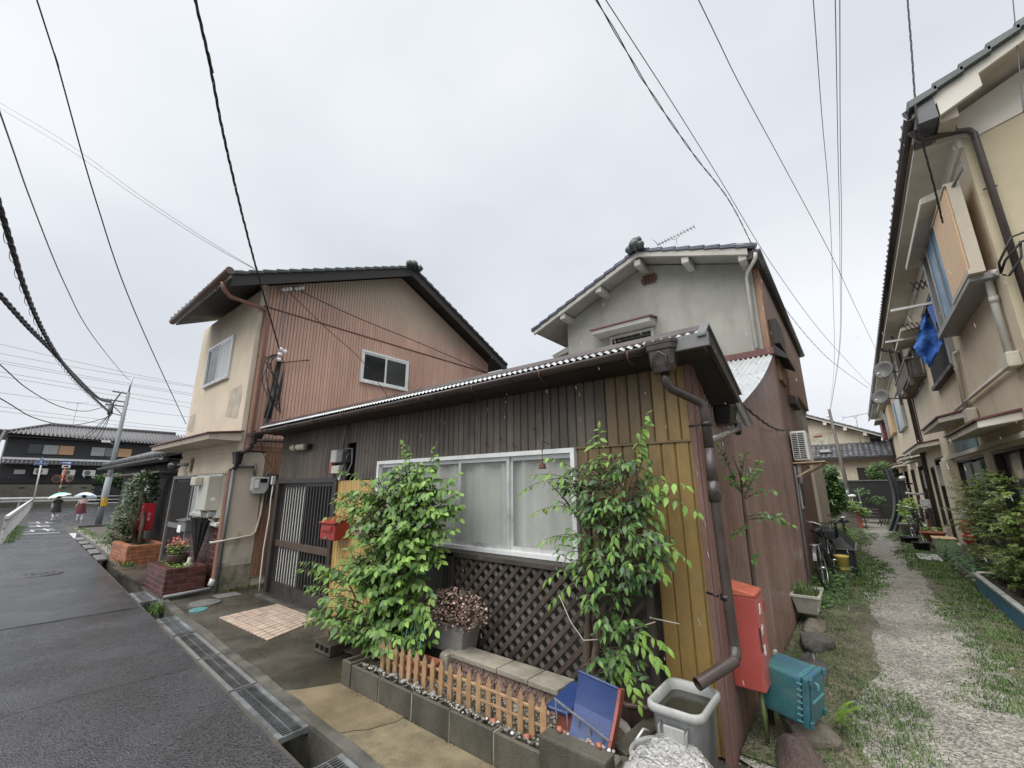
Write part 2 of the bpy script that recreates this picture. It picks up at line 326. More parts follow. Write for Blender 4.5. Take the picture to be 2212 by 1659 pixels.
M('mortar_orange', (.14, .075, .045), .8, .15, 8, 80)
M('metal_box', (.42, .42, .37), .45, .1, 3, 60, .03, 60, stain=[((.33, .32, .27), .5, 2, .5, .56)])
M('metal_grey', (.145, .148, .142), .42, .12, 4, 60, .05, 60)
M('meter_grey', (.45, .46, .44), .4, .1, 6, 60, .03, 60)
M('plastic_black', (.014, .014, .015), .4, .2, 6, 60)
M('black_cloth', (.012, .012, .013), .6, .3, 8, 60, .1, 60)
M('cable', (.012, .012, .014), .5, .2, 6, 60)
M('cable_grey', (.16, .165, .175), .5, .2, 6, 60)
M('insulator', (.80, .81, .82), .25, .05, 6, 60)
M('paper_white', (.74, .75, .76), .6, .04, 6, 60)
M('ac_white', (.60, .60, .57), .45, .08, 4, 60, .02, 60, stain=[((.42, .41, .37), .4, 3, .5, .57)])
M('ac_dark', (.02, .02, .021), .6, .2)
M('rust', (.10, .042, .024), .65, .3, 10, 60, .2, 80)
M('shoji_tan', (.60, .36, .20), .55, .08, 4, 60, 0)
M('shutter_tan', (.62, .43, .25), .5, .08, 3, 60, .04, 60, stain=[((.45, .31, .18), .4, 2, .3, .57)])
M('wood_cream', (.50, .38, .25), .6, .12, 4, 60, .1, 60)
M('black_wall', (.020, .020, .022), .6, .25, 2, 60, .2, 60, stain=[((.04, .042, .045), .5, 1.5, .3, .55)])
M('char_wall', (.038, .039, .042), .62, .25, 1.5, 50, .2, 50, stretch=.5, stain=[((.062, .064, .07), .5, .6, .5, .55)])
M('block_far', (.15, .14, .115), .7, .2, 2, 50, .2, 60, stain=[((.09, .085, .065), .6, 1.4, .5, .52)])
M('sign_blue', (.018, .085, .34), .35, .05, 4, 60)
M('orange', (.40, .12, .06), .45, .1, 4, 60, stain=[((.3, .1, .05), .4, 4, .5, .56)])
M('mirror_glass', (.55, .56, .57), .08, .05, 4, 60, 0, metal=.9)
M('yellow', (.70, .43, .03), .45, .1, 4, 60)
M('yellow_pale', (.62, .47, .12), .5, .1, 4, 60)
M('concrete_pole', (.20, .215, .22), .55, .12, 3, 60, .1, 60, stretch=.3, stain=[((.13, .14, .14), .5, 2, .3, .54)])
M('skin', (.50, .31, .22), .55, .08)
M('umbrella_mint', (.30, .66, .58), .5, .06, 4, 60, 0, sss=.3)
M('umbrella_white', (.80, .80, .79), .5, .05, 4, 60, 0, sss=.3)
M('umbrella_cream', (.74, .76, .66), .5, .05, 4, 60, 0, sss=.3)
M('umbrella_blue', (.52, .66, .82), .5, .05, 4, 60, 0, sss=.3)
M('skirt_black', (.013, .012, .013), .75, .2); M('skirt_maroon', (.10, .012, .022), .75, .2)
M('sock_white', (.78, .78, .77), .7, .05); M('shirt_black', (.015, .014, .015), .7, .2); M('shirt_pink', (.55, .42, .42), .7, .08)
M('bark', (.085, .060, .042), .75, .3, 12, 80, .6, 60, stretch=.4, stain=[((.14, .10, .075), .5, 10, .4, .55)], bdist=.01)
M('stem_green', (.10, .13, .045), .6, .2, 10, 60)
M('leaf_bright', (.15, .285, .05), .46, .24, 5, 30, .15, 60, sss=.28, stain=[((.07, .15, .03), .85, 4.5, 1, .48), ((.25, .42, .085), .6, 6, 1, .57), ((.25, .24, .05), .5, 22, 1, .68)])
M('leaf_mid', (.082, .17, .040), .44, .3, 5, 30, .12, 60, sss=.22, stain=[((.15, .27, .055), .6, 5, 1, .56), ((.035, .08, .022), .6, 7, 1, .56)])
M('leaf_deep', (.040, .092, .030), .46, .3, 5, 30, .1, 60, rnd=.3, sss=.18)
M('leaf_tender', (.20, .34, .06), .46, .2, 5, 30, .05, 60, rnd=.25, sss=.3)
M('leaf_yellow', (.30, .40, .07), .45, .25, 5, 30, .05, 60, rnd=.2, sss=.3)
M('leaf_maple', (.125, .175, .036), .45, .35, 4, 30, .05, 60, sss=.3, stain=[((.075, .11, .025), .7, 1.8, 1, .5)])
M('leaf_ivy', (.062, .092, .030), .4, .3, 5, 30, .05, 60, sss=.15, stain=[((.17, .17, .06), .7, 5, 1, .57)])
M('leaf_bronze', (.105, .085, .055), .45, .35, 18, 60, .05, 60, sss=.12, stain=[((.42, .25, .23), .9, 16, 1, .52)])
M('petal_pink', (.62, .40, .37), .5, .25, 20, 60, .05, 60, sss=.2)
M('petal_coral', (.60, .13, .09), .5, .2, 14, 60, sss=.2)
M('grass', (.085, .150, .035), .5, .4, 2.5, 40, .05, 60, sss=.2, stain=[((.17, .20, .06), .6, 3, 1, .55)])
M('ground_cover', (.052, .098, .032), .45, .35, 3, 40, .05, 60, sss=.15)
M('moss', (.095, .105, .03), .9, .4, 6, 90, .5, 100)
M('deck_wood', (.12, .10, .085), .6, .3, 6, 60, .2, 60)
M('bike_frame', (.028, .027, .028), .35, .2, 6, 60, metal=.3)
M('chrome', (.55, .55, .55), .25, .1, 6, 60, metal=.9)
M('tyre', (.015, .015, .015), .8, .2)
M('cover_dark', (.016, .022, .022), .45, .3, 4, 60, .3, 30, bdist=.02)
M('red_rust', (.26, .075, .058), .5, .2, 5, 60)
M('sheet_grey', (.075, .085, .088), .5, .3, 4, 60, .2, 50, stain=[((.12, .135, .14), .5, 3, .3, .56)])
M('balc_brown', (.095, .068, .055), .55, .25, 4, 60, .1, 60, stain=[((.20, .15, .12), .5, 4, .4, .57)])
M('fern', (.19, .33, .045), .5, .25, 6, 40, sss=.3)
M('dish_grey', (.115, .115, .108), .5, .15, 5, 60)
M('curtain_teal', (.10, .20, .22), .6, .2, 4, 60)
M('storm_grey', (.23, .235, .23), .5, .12, 3, 60, stretch=.3)
M('curtain_white', (.62, .64, .66), .6, .06, 3, 60)
M('rain_water', (.8, .82, .85), .2, .05, 3, 30, 0, alpha=.30, spec=.5)
M('verge_soil', (.105, .095, .062), .7, .35, 2.5, 60, .8, 90, agg=(70, .5, 1.7), stain=[((.045, .06, .022), .8, 2.2, 1, .48), ((.17, .155, .125), .5, 3, 1, .6)], bdist=.012)
M('side_groove_shade', (.085, .052, .042), .5, .25, 3, 40, .1, 60, stretch=.3)  # shade between the wall ribs, painted in as a darker brown on the groove faces
# ================================================================== ground, road, drain
def E(x): return 1.43-.046*x
def sheet(name, pts, z, mat, kind='structure', th=None):
    mb = MB(); mb.add([(p[0], p[1], z) for p in pts], [tuple(range(len(pts)))]); 
    o = mb.build(name, mat); o['kind'] = kind; return o
DX0, DX1, DW = -24.0, 2.0, .21          # the open drain runs from DX0 to DX1
g = MB()
for (xa, xb) in ((-400, DX0), (DX1, 400)):
    g.add([(xa, -400, 0), (xb, -400, 0), (xb, 400, 0), (xa, 400, 0)], [(0, 1, 2, 3)])
a, b = DX0, DX1
g.add([(a, -400, 0), (b, -400, 0), (b, E(b), 0), (a, E(a), 0)], [(0, 1, 2, 3)])
g.add([(a, E(a)+DW, 0), (b, E(b)+DW, 0), (b, 400, 0), (a, 400, 0)], [(0, 1, 2, 3)])
struct(g, 'ground', 'earth')
dr = MB()
zb = -.30
dr.add([(a, E(a), -.001), (b, E(b), -.001), (b, E(b), zb), (a, E(a), zb)], [(0, 1, 2, 3)])
dr.add([(a, E(a)+DW, zb), (b, E(b)+DW, zb), (b, E(b)+DW, -.001), (a, E(a)+DW, -.001)], [(0, 1, 2, 3)])
dr.add([(a, E(a), zb), (b, E(b), zb), (b, E(b)+DW, zb), (a, E(a)+DW, zb)], [(0, 1, 2, 3)])
struct(dr, 'drain_channel', 'concrete_kerb')
sheet('drain_water', [(DX0, E(DX0)+.004, 0), (DX1, E(DX1)+.004, 0), (DX1, E(DX1)+DW-.004, 0), (DX0, E(DX0)+DW-.004, 0)], -.262, 'water_dark')
# asphalt road: a wavering edge along the drain
road = MB(); top = []; bot = []
r0 = random.Random(3)
xs = [3.0-.12*i for i in range(int(27/.12))]
for x in xs: top.append((x, E(x)-.012-r0.random()*.022, .006))
far = [(-26.5, 2.66), (-30, 2.95), (-35, 3.35), (-39, 3.7), (-42, 4.4), (-46, 6.6), (-58.4, 8.2)]
lft = [(-58.4, 3.3), (-50, 2.75), (-40, 2.03), (-30, 1.33), (-23.6, .90), (-21.6, .66), (-19, -.6), (-14, -7), (3, -9)]
P = top+[(x, y, .006) for x, y in far]+[(x, y, .006) for x, y in lft]
road.add(P, [tuple(range(len(P)-1, -1, -1))])
struct(road, 'road', 'asphalt')
# smoother resurfaced stretches and their seams
sheet('road_patch', [(-8.6, -6), (-8.3, E(-8.3)-.05), (-11.9, E(-11.9)-.05), (-21, E(-21)-.06), (-23, .98), (-21.2, .7), (-18.6, -.6), (-14, -6)], .0105, 'asphalt_patch')
sm = MB()
def strip(mb, pts, w, z):
    n = len(pts)
    for i in range(n-1):
        (x0, y0), (x1, y1) = pts[i], pts[i+1]; dx, dy = x1-x0, y1-y0; l = math.hypot(dx, dy); nx, ny = -dy/l*w/2, dx/l*w/2
        mb.add([(x0-nx, y0-ny, z), (x1-nx, y1-ny, z), (x1+nx, y1+ny, z), (x0+nx, y0+ny, z)], [(0, 1, 2, 3)])
for (x0, x1) in ((-8.45, -8.35), (-11.9, -11.6), (-14.6, -14.2), (-17.2, -17.0), (-20.3, -20.1), (-5.4, -5.2)):
    pts = [(lerp(x0, x1, t)+r0.uniform(-.05, .05), lerp(-2 if x0 > -15 else .75, E(x1)-.06, t)) for t in [i/9 for i in range(10)]]
    strip(sm, pts, .008, .0135)
struct(sm, 'road_seam_lines', 'black_wall')
mk = MB()
strip(mk, [(-24.9, 1.36), (-24.6, 2.34)], .17, .012)
struct(mk, 'stop_line', 'white_worn')
def text_mesh(txt, size, ext=0.0):
    cu = bpy.data.curves.new('txt', 'FONT'); cu.body = txt; cu.size = size; cu.extrude = ext; cu.align_x = 'CENTER'; cu.align_y = 'CENTER'
    cu.resolution_u = 3
    ob = bpy.data.objects.new('txt', cu); COL.objects.link(ob)
    bpy.context.view_layer.update()
    me = bpy.data.meshes.new_from_object(ob.evaluated_get(bpy.context.evaluated_depsgraph_get()))
    bpy.data.objects.remove(ob); return me
def text_obj(name, txt, size, mat, parent, mtx, sx=1, sy=1, ext=.0008, kind=None):
    me = text_mesh(txt, size, ext); me.materials.clear(); me.materials.append(MATS[mat])
    for v in me.vertices: v.co.x *= sx; v.co.y *= sy
    o = bpy.data.objects.new(name, me); COL.objects.link(o)
    if parent is not None:
        o.parent = parent; p = ORG[parent.name]; mtx = Matrix.Translation((-p[0], -p[1], -p[2])) @ mtx
    o.matrix_local = mtx; ORG[o.name] = (0, 0, 0)
    if kind: o['kind'] = kind
    return o
def basis(o, x, y):
    x = Vector(x).normalized(); y = Vector(y).normalized(); z = x.cross(y)
    m = Matrix((x, y, z)).transposed().to_4x4(); m.translation = o; return m
for ch, x in (('止', -32.6), ('ま', -29.6), ('れ', -26.6)):
    text_obj('road_lettering', ch, 1.0, 'white_worn', None, basis((x, lerp(1.95, 2.3, (-26.6-x)/6), .0115), (0, -1, 0), (-1, 0, 0)), sx=.95, sy=2.0, ext=.0, kind='structure')
# kerb along the drain, wet aprons in front of the house
kb = MB()
xx = [DX1-.3*i for i in range(int((DX1-DX0)/.3)+1)]
prev = None
for x in xx:
    y0 = E(x)+DW; w = .085+r0.uniform(-.012, .012); z = .028+r0.uniform(-.006, .006)
    cur = [(x, y0, -.002), (x, y0+r0.uniform(0, .008), z), (x, y0+w, z+.004), (x, y0+w+.012, .0)]
    if prev: 
        k = len(kb.v); kb.add(prev+cur, [(0, 1, 5, 4), (1, 2, 6, 5), (2, 3, 7, 6)])
    prev = cur
struct(kb, 'drain_kerb', 'concrete_kerb')
def yk(x): return E(x)+DW+.075
sheet('entrance_apron', [(-3.6, yk(-3.6)), (-3.62, 2.27), (-4.3, 2.9), (-4.4, 3.34), (-7.9, 3.34), (-8.37, 3.2), (-8.37, 2.74), (-8.34, yk(-8.34))], .014, 'concrete_wet')
ap = MB()
edge = [(-3.05, 1.86), (-3.0, 1.95), (-2.93, 2.02), (-2.9, 2.1), (-2.86, 2.2), (-2.87, 2.28)]
sheet('entrance_apron', [(-3.0, yk(-3.0))]+edge+[(-3.75, 2.29), (-3.9, 2.02), (-4.0, yk(-4.0))], .021, 'concrete_tan')
sheet('entrance_apron', [(-.6, yk(-.6)), (-.6, 2.27), (-2.95, 2.27), (-2.95, 2.1), (-3.1, 1.9), (-3.1, yk(-3.1))], .017, 'concrete_rough')
# raised step under the dark brick planter and by the neighbour's door
st = MB(); st.box(-9.9, 2.045, -.001, -8.42, 2.76, .035); st.box(-12.6, 2.10, -.001, -9.92, 2.76, .05)
struct(st, 'door_step', 'concrete_wet')
def drain_slab(i):
    x = -14.4-1.5*i
    m = MB(); m.hexa([(x-1.0, E(x-1)+.01, -.02), (x, E(x)+.01, -.02), (x, E(x)+.205, -.02), (x-1.0, E(x-1)+.205, -.02), (x-1.0, E(x-1)+.01, .028), (x, E(x)+.01, .028), (x, E(x)+.205, .028), (x-1.0, E(x-1)+.205, .028)])
    return m.build('drain_slab', 'metal_grey', bevel=.008)
for i in range(5):
    tag(drain_slab(i), 'dark slab lid lying over the roadside drain beyond the orange brick planter', 'drain lid', 'slab lids over the far drain')
# ---- drain gratings
def grating(x0, x1, light, label, sidebars=True):
    t = thing('drain_grating', label, 'drain grating', ((x0+x1)/2, E((x0+x1)/2)+DW/2, .0), 'steel gratings over the drain')
    f = MB()
    for v in (0.0, DW-.035):
        f.hexa([(x0, E(x0)+v, -.03), (x1, E(x1)+v, -.03), (x1, E(x1)+v+.035, -.03), (x0, E(x0)+v+.035, -.03), (x0, E(x0)+v, .012), (x1, E(x1)+v, .012), (x1, E(x1)+v+.035, .012), (x0, E(x0)+v+.035, .012)])
    f.bar((x0+.006, E(x0)+.036, -.008), (x0+.006, E(x0)+DW-.036, -.008), .01, .034); f.bar((x1-.006, E(x1)+.036, -.008), (x1-.006, E(x1)+DW-.036, -.008), .01, .034)
    f.build('frame', 'galv' if light else 'metal_grey', t)
    bm_ = MB(); n = int((x1-x0)/.027)
    for i in range(1, n):
        x = x0+(x1-x0)*i/n; bm_.bar((x, E(x)+.036, -.006), (x, E(x)+DW-.036, -.006), .008, .026)
    bm_.build('bars', 'galv' if light == 2 else 'galv_dark', t)
    c = MB(); c.hexa([(x0+.015, E(x0)+DW/2-.004, -.004), (x1-.015, E(x1)+DW/2-.004, -.004), (x1-.015, E(x1)+DW/2+.004, -.004), (x0+.015, E(x0)+DW/2+.004, -.004), (x0+.015, E(x0)+DW/2-.004, .010), (x1-.015, E(x1)+DW/2-.004, .010), (x1-.015, E(x1)+DW/2+.004, .010), (x0+.015, E(x0)+DW/2+.004, .010)]); c.build('cross_rod', 'galv_dark', t)
    return t
grating(-9.5, -8.62, 2, 'pale steel drain grating in front of the dark brick planter', )
grating(-7.38, -6.42, 2, 'pale clean steel drain grating at the corner of the pink tile patch')
grating(-6.36, -5.38, 0, 'dark rusty drain grating next to the pale one by the tiles')
grating(-5.35, -4.37, 0, 'dark drain grating second from the open gap in the drain')
grating(-4.34, -3.32, 1, 'dark grating with pale side bars just before the open gap in the drain')
grating(-2.84, -1.84, 1, 'grating nearest the camera beyond the open gap in the drain')
# ---- tile patch at the door
tp = thing('tile_patch', 'patch of small pale pink floor tiles before the sliding door', 'tile patch', (-6.2, 2.7, .014))
A_, B_, C_, D_ = (-6.77, 2.28), (-5.36, 2.32), (-5.69, 3.12), (-6.86, 3.12)
bb = MB(); bb.add([(p[0], p[1], .0165) for p in (A_, B_, C_, D_)], [(0, 1, 2, 3)]); bb.build('mortar_bed', 'grout', tp)
nu, nv = 14, 7
def q(u, v):
    return (lerp(lerp(A_[0], B_[0], u), lerp(D_[0], C_[0], u), v), lerp(lerp(A_[1], B_[1], u), lerp(D_[1], C_[1], u), v))
for i in range(nu):
    for j in range(nv):
        u0, u1, v0, v1 = (i+.07)/nu, (i+.93)/nu, (j+.06)/nv, (j+.94)/nv
        c = [q(u0, v0), q(u1, v0), q(u1, v1), q(u0, v1)]; h = .026+RN.uniform(-.001, .001)
        m = MB(); m.hexa([(p[0], p[1], .015) for p in c]+[(p[0], p[1], h) for p in c]); m.build('tile', 'tile_pink', tp)
# ---- manhole covers
def cover(name, x, y, r, z, mat, label, rim=True):
    t = thing(name, label, 'manhole cover', (x, y, z))
    m = MB(); m.lathe([(.001, 0.012), (r*.86, .012), (r*.88, .006)], (x, y, z), 28, smooth=False); m.build('lid', mat, t)
    m = MB(); m.lathe([(r*.9, .002), (r*.9, .013), (r, .013), (r*1.02, 0)], (x, y, z), 28, smooth=False); m.build('rim', 'concrete_kerb' if rim else mat, t)
    m = MB()
    for k in range(12):
        a = k*math.pi/6
        for rr in (.35, .62):
            m.box(x+math.cos(a)*r*rr-.012, y+math.sin(a)*r*rr-.012, z+.011, x+math.cos(a)*r*rr+.012, y+math.sin(a)*r*rr+.012, z+.016)
    m.build('studs', mat, t)
cover('manhole_cover', -7.78, 2.41, .225, .015, 'metal_grey', 'round dark manhole cover on the wet apron by the beige wall')
cover('manhole_cover', -13.0, 1.10, .33, .012, 'asphalt_patch', 'round road manhole with a pale rim in the asphalt lane')
cover('water_stop_cover', -7.42, 2.24, .105, .016, 'teal_edge', 'small teal cover plate beside the dark manhole cover', rim=False)
m = MB(); m.box(-8.18, 2.63, .015, -7.9, 2.95, .024); tag(m.build('meter_pit_lid', 'metal_grey', bevel=.004), 'flat dark rectangular pit lid at the foot of the stained beige wall', 'pit lid')
import mathutils.noise as mn
def mn_(y): return mn.noise((y*.8, 2.2, 7.7))
# ---- alley surface, canal, far junction
al = MB(); ra = random.Random(5)
def alz(x, y): return .006+.025*math.sin(y*1.3+x*2)*.3+.02*max(0, math.sin(x*2.2+.4*math.sin(y*.7)))
def alx(u, v):
    y = 1.72*(42/1.72)**v; x0 = -.84 if y > 3.25 else -.62; x = lerp(x0, 3.2 if y < 8 else 1.86, u); return (x, y, alz(x, y)+.01+ra.uniform(-.006, .006))
al.grid(alx, 40, 120); struct(al, 'alley_gravel', 'gravel')
sheet('canal', [(-19, -.66), (-21.8, .5), (-30, 1.0), (-58.3, 3.0), (-58.3, -14), (-19, -14)], .004, 'black_wall')
sheet('parking_ground', [(-27.2, 3.0), (-27.2, 9), (-58.4, 9.6), (-58.4, 3.0)], .003, 'asphalt_patch')
m = MB(); m.box(-27.1, 3.1, 0, -26.95, 8.5, .09); struct(m, 'kerb', 'concrete_kerb')
sheet('verge', [(-13.9, E(-13.9)+.24), (-13.9, 3.0), (-26.9, 3.1), (-26.9, E(-26.9)+.3)], .008, 'gravel')

# grassy soil on both sides of the worn track
def verge_strip(xa, xb, y0, y1):
    m = MB(); rs_ = random.Random(int(y0*10)+3); n = 60; vs = []
    for i in range(n+1):
        y = y0*(y1/y0)**(i/n); a, b = xa(y), xb(y)+rs_.uniform(-.05, .05)
        vs += [(lerp(a, b, j/6), y, alz(lerp(a, b, j/6), y)+(.022 if j < 6 else .012)) for j in range(7)]
    m.add(vs, [(i*7+j, i*7+j+1, (i+1)*7+j+1, (i+1)*7+j) for i in range(n) for j in range(6)], True); struct(m, 'verge', 'verge_soil')
verge_strip(lambda y: -.84, lambda y: -.16+.10*math.sin(y*1.1)+.12*mn_(y), 3.3, 26)
verge_strip(lambda y: 1.2 if y < 14.6 else 1.84, lambda y: .70+.07*math.sin(y*.9+2)-.02*min(0, y-7)+.10*mn_(y+9), 5.6, 26)
# ================================================================== low house in front
lh = thing('low_house', 'single storey shed roofed house clad in brown and ochre metal boards', 'house', (-4.3, 3.2, 0))
YF = 3.2
m = MB(); m.box(-7.72, 3.36, 0, -.93, 4.2, 2.16); m.build('wall', 'wood_black', lh)
# upper boards
def board(x0, x1, z0, z1, mat, y=YF, dep=.018, rib=.008):
    mb = MB(); w = x1-x0
    pr = [(x0, y+.012), (x0+w*.10, y), (x0+w*.90, y), (x1-.001, y+.012)]
    vs = [(x, yy, z0) for x, yy in pr]+[(x, yy, z1) for x, yy in pr]
    mb.add(vs, [(0, 1, 5, 4), (1, 2, 6, 5), (2, 3, 7, 6)])
    mb.add([(x0, y+.011, z0), (x1, y+.011, z0), (x1, y+.04, z0), (x0, y+.04, z0), (x0, y+.011, z1), (x1, y+.011, z1), (x1, y+.04, z1), (x0, y+.04, z1)], [(0, 3, 2, 1), (4, 5, 6, 7), (0, 4, 7, 3), (1, 2, 6, 5)])
    return mb
def ztop(x): return 2.64
x = -7.70; i = 0
while x < -.9:
    w = .078 if x < -3.2 else (.088 if x < -1.8 else .10)
    x1 = min(x+w, -.90); mid = (x+x1)/2
    zb = 1.80 if mid < -5.74 else (1.765 if mid < -4.78 else (1.985 if mid < -1.86 else 1.99))
    if -5.62 < mid < -5.38: zb = 2.27          # the meter recess
    mat = 'siding_brown' if mid < -1.52 else ('siding_tan' if mid < -1.16 else 'siding_ochre')
    board(x, x1, zb+RN.uniform(-.003, .003), 2.64, mat).build('siding_board', mat, lh)
    x = x1
x = -5.76
while x < -4.78:
    x1 = min(x+.070, -4.77)
    board(x, x1, .03, 1.755, '', y=YF+.004).build('siding_board', 'siding_ochre_light', lh); x = x1
x = -1.86
while x < -.9:
    x1 = min(x+.104, -.895); mid = (x+x1)/2
    board(x, x1, (1.05 if mid < -1.26 else .02), 1.98, '', y=YF+.006).build('siding_board', 'siding_tan' if mid < -1.3 else 'siding_ochre', lh); x = x1
m = MB(); m.box(-1.87, 3.192, 1.975, -.89, 3.21, 1.99); m.build('drip_flashing', 'siding_tan', lh)
m = MB(); m.box(-5.64, 3.30, 1.80, -5.36, 3.34, 2.27); m.build('recess_back', 'plastic_black', lh)
m = MB(); m.box(-4.77, 3.29, .0, -1.24, 3.33, 1.06); m.build('base_wall', 'concrete_kerb', lh)
m = MB(); m.box(-.90, 3.185, .0, -.862, 3.235, 2.62); m.box(-.862, 3.2, 0, -.846, 3.30, 2.58); m.build('corner_trim', 'side_rust', lh)
# door: frame, two leaves with bars
dfm = MB(); dfm.box(-7.70, 3.17, 0, -7.60, 3.30, 1.80); dfm.box(-5.82, 3.17, 0, -5.75, 3.30, 1.80); dfm.box(-7.60, 3.17, 1.73, -5.82, 3.30, 1.80); dfm.box(-7.60, 3.12, .015, -5.82, 3.34, .045)
dfm.build('door_frame', 'door_bronze', lh, bevel=.004)
m = MB(); m.box(-7.72, 3.05, .0, -5.70, 3.19, .03); m.build('door_sill', 'concrete_kerb', lh)
for k, (xa, xb, yy) in enumerate(((-7.60, -6.70, 3.235), (-6.72, -5.82, 3.205))):
    f = MB(); 
    for (p, q_) in ((xa, xa+.05), (xb-.05, xb)): f.box(p, yy, .045, q_, yy+.03, 1.73)
    f.box(xa+.05, yy, 1.68, xb-.05, yy+.03, 1.73)
    leaf = f.build('sliding_door', 'door_bronze', lh)
    q2 = MB(); q2.box(xa+.05, yy-.004, .045, xb-.05, yy+.024, .22); q2.build('kick_plate', 'door_bronze', leaf)
    q2 = MB(); q2.box(xa+.02, yy-.012, .74, xb-.02, yy+.02, .84)
    for j in range(4): q2.box(xa+.025, yy-.017, .748+j*.024, xb-.025, yy-.01, .760+j*.024)
    q2.build('mid_rail', 'door_rail', leaf)
    nb = 9
    for j in range(nb):
        xc = lerp(xa+.09, xb-.09, j/(nb-1))
        for (z0, z1) in ((.22, .74), (.84, 1.68)):
            b2 = MB(); b2.box(xc-.014, yy+.004, z0, xc+.014, yy+.018, z1); b2.build('bar', 'door_bronze', leaf)
    gp = MB(); gp.box(xa+.05, yy+.021, .22, xb-.05, yy+.027, 1.68); gp.build('pane', 'curtain' if k == 0 else 'glass_dark', leaf)
# window with four sashes
wf = MB(); wf.box(-4.78, 3.165, 1.945, -1.87, 3.30, 1.985); wf.box(-4.78, 3.165, 1.05, -1.87, 3.30, 1.085); wf.box(-4.78, 3.165, 1.085, -4.74, 3.30, 1.945); wf.box(-1.91, 3.165, 1.085, -1.87, 3.30, 1.945)
win = wf.build('window', 'alu_white', lh)
xs_ = [-4.74, -4.02, -3.31, -2.62, -1.91]
for j in range(4):
    xa, xb = xs_[j], xs_[j+1]; yy = 3.20+(.022 if j % 2 else 0); w = .032
    f = MB()
    f.box(xa, yy, 1.085, xa+w, yy+.02, 1.945); f.box(xb-w, yy, 1.085, xb, yy+.02, 1.945); f.box(xa+w, yy, 1.905, xb-w, yy+.02, 1.945); f.box(xa+w, yy, 1.085, xb-w, yy+.02, 1.125)
    f.build('sash', 'alu', win)
    f = MB(); f.box(xa+w, yy+.006, 1.125, xb-w, yy+.012, 1.905); f.build('pane', 'glass_clear', win)
def curt(u, v):
    x = lerp(-4.72, -1.93, u); return (x, 3.268+.024*math.sin(x*21+1.4*math.sin(x*5))+.005*math.sin(x*47+1.3)*(.4+v), lerp(1.09, 1.94, v))
m = MB(); m.grid(curt, 260, 3); m.build('curtain', 'curtain', win)
m = MB(); m.box(-4.75, 3.315, 1.06, -1.9, 3.33, 1.96); m.build('blind', 'curtain_grey', win)
m = MB(); m.box(-4.80, 3.09, 1.0, -1.85, 3.19, 1.046); m.box(-1.9, 3.10, .99, -1.22, 3.19, 1.035); m.build('window_ledge', 'wood_dark', lh, bevel=.004)
# roof: short front slope with white corrugated sheet, ridge cap, back slope
def corr(p00, p10, p01, p11, n, amp, rows=1, sag=0):
    """corrugated sheet: waves along u from p0* to p1*, slope along v"""
    p00, p10, p01, p11 = map(Vector, (p00, p10, p01, p11)); nr = (p10-p00).cross(p01-p00).normalized()
    mb = MB(); s = 6
    def fn(u, v):
        p = p00.lerp(p10, u).lerp(p01.lerp(p11, u), v); return tuple(p+nr*(amp*math.sin(2*math.pi*n*u)-sag*math.sin(math.pi*v)))
    mb.grid(fn, n*s, rows); return mb
RX0, RX1 = -7.80, -.655
corr((RX0, 2.83, 2.645), (RX1, 2.83, 2.645), (RX0, 2.92, 2.705), (RX1, 2.92, 2.705), 118, .009).build('roof_sheet', 'roof_white', lh)
corr((RX0, 4.25, 2.18), (RX1, 4.25, 2.18), (RX0, 2.92, 2.705), (RX1, 2.92, 2.705), 118, .010).build('roof_sheet', 'roof_white', lh)
m = MB(); m.prism([(RX0, 2.868, 2.685), (RX0, 2.92, 2.735), (RX0, 3.0, 2.70), (RX0, 3.0, 2.68), (RX0, 2.92, 2.718), (RX0, 2.868, 2.668)], (RX1-RX0, 0, 0)); m.build('ridge_cap', 'gutter_brown', lh)
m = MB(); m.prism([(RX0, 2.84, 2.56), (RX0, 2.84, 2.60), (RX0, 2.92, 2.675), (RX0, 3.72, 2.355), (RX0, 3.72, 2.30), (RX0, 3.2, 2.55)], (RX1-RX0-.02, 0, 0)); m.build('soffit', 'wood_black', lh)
m = MB(); m.prism([(RX1-.02, 2.80, 2.54), (RX1-.02, 2.80, 2.61), (RX1-.02, 2.92, 2.71), (RX1-.02, 3.72, 2.375), (RX1-.02, 3.70, 2.30), (RX1-.02, 2.92, 2.615)], (.03, 0, 0)); m.build('barge_board', 'wood_dark', lh, bevel=.004)
m = MB(); m.prism([(RX1-.03, 2.78, 2.625), (RX1-.03, 2.92, 2.737), (RX1-.03, 3.75, 2.385), (RX1-.03, 3.75, 2.372), (RX1-.03, 2.92, 2.722), (RX1-.03, 2.78, 2.61)], (.055, 0, 0)); m.build('barge_flashing', 'pipe_grey', lh)
m = MB(); m.box(-.86, 2.795, 2.545, -.62, 2.83, 2.64); m.build('eave_end', 'metal_grey', lh)
# gutter with hangers, hopper, downpipe
def gutter(mb, a, b, r, n=10):
    a, b = Vector(a), Vector(b); d = (b-a).normalized(); sd = d.cross(Vector((0, 0, 1))).normalized()
    vs = []
    for p in (a, b):
        for rr in (r, r*.88):
            for k in range(n+1):
                t = math.pi*k/n; vs.append(p+sd*math.cos(t)*rr-Vector((0, 0, 1))*math.sin(t)*rr)
    w = n+1
    fs = []
    for k in range(n):
        fs += [(k, k+1, 2*w+k+1, 2*w+k), (w+k+1, w+k, 3*w+k, 3*w+k+1), (k, w+k, w+k+1, k+1), (2*w+k+1, 3*w+k+1, 3*w+k, 2*w+k)]
    fs += [(0, 2*w, 3*w, w), (n, w+n, 3*w+n, 2*w+n)]
    mb.add(vs, fs, True); return mb
g1 = gutter(MB(), (-7.88, 2.82, 2.575), (-1.02, 2.82, 2.615), .05).build('gutter', 'gutter_brown', lh)
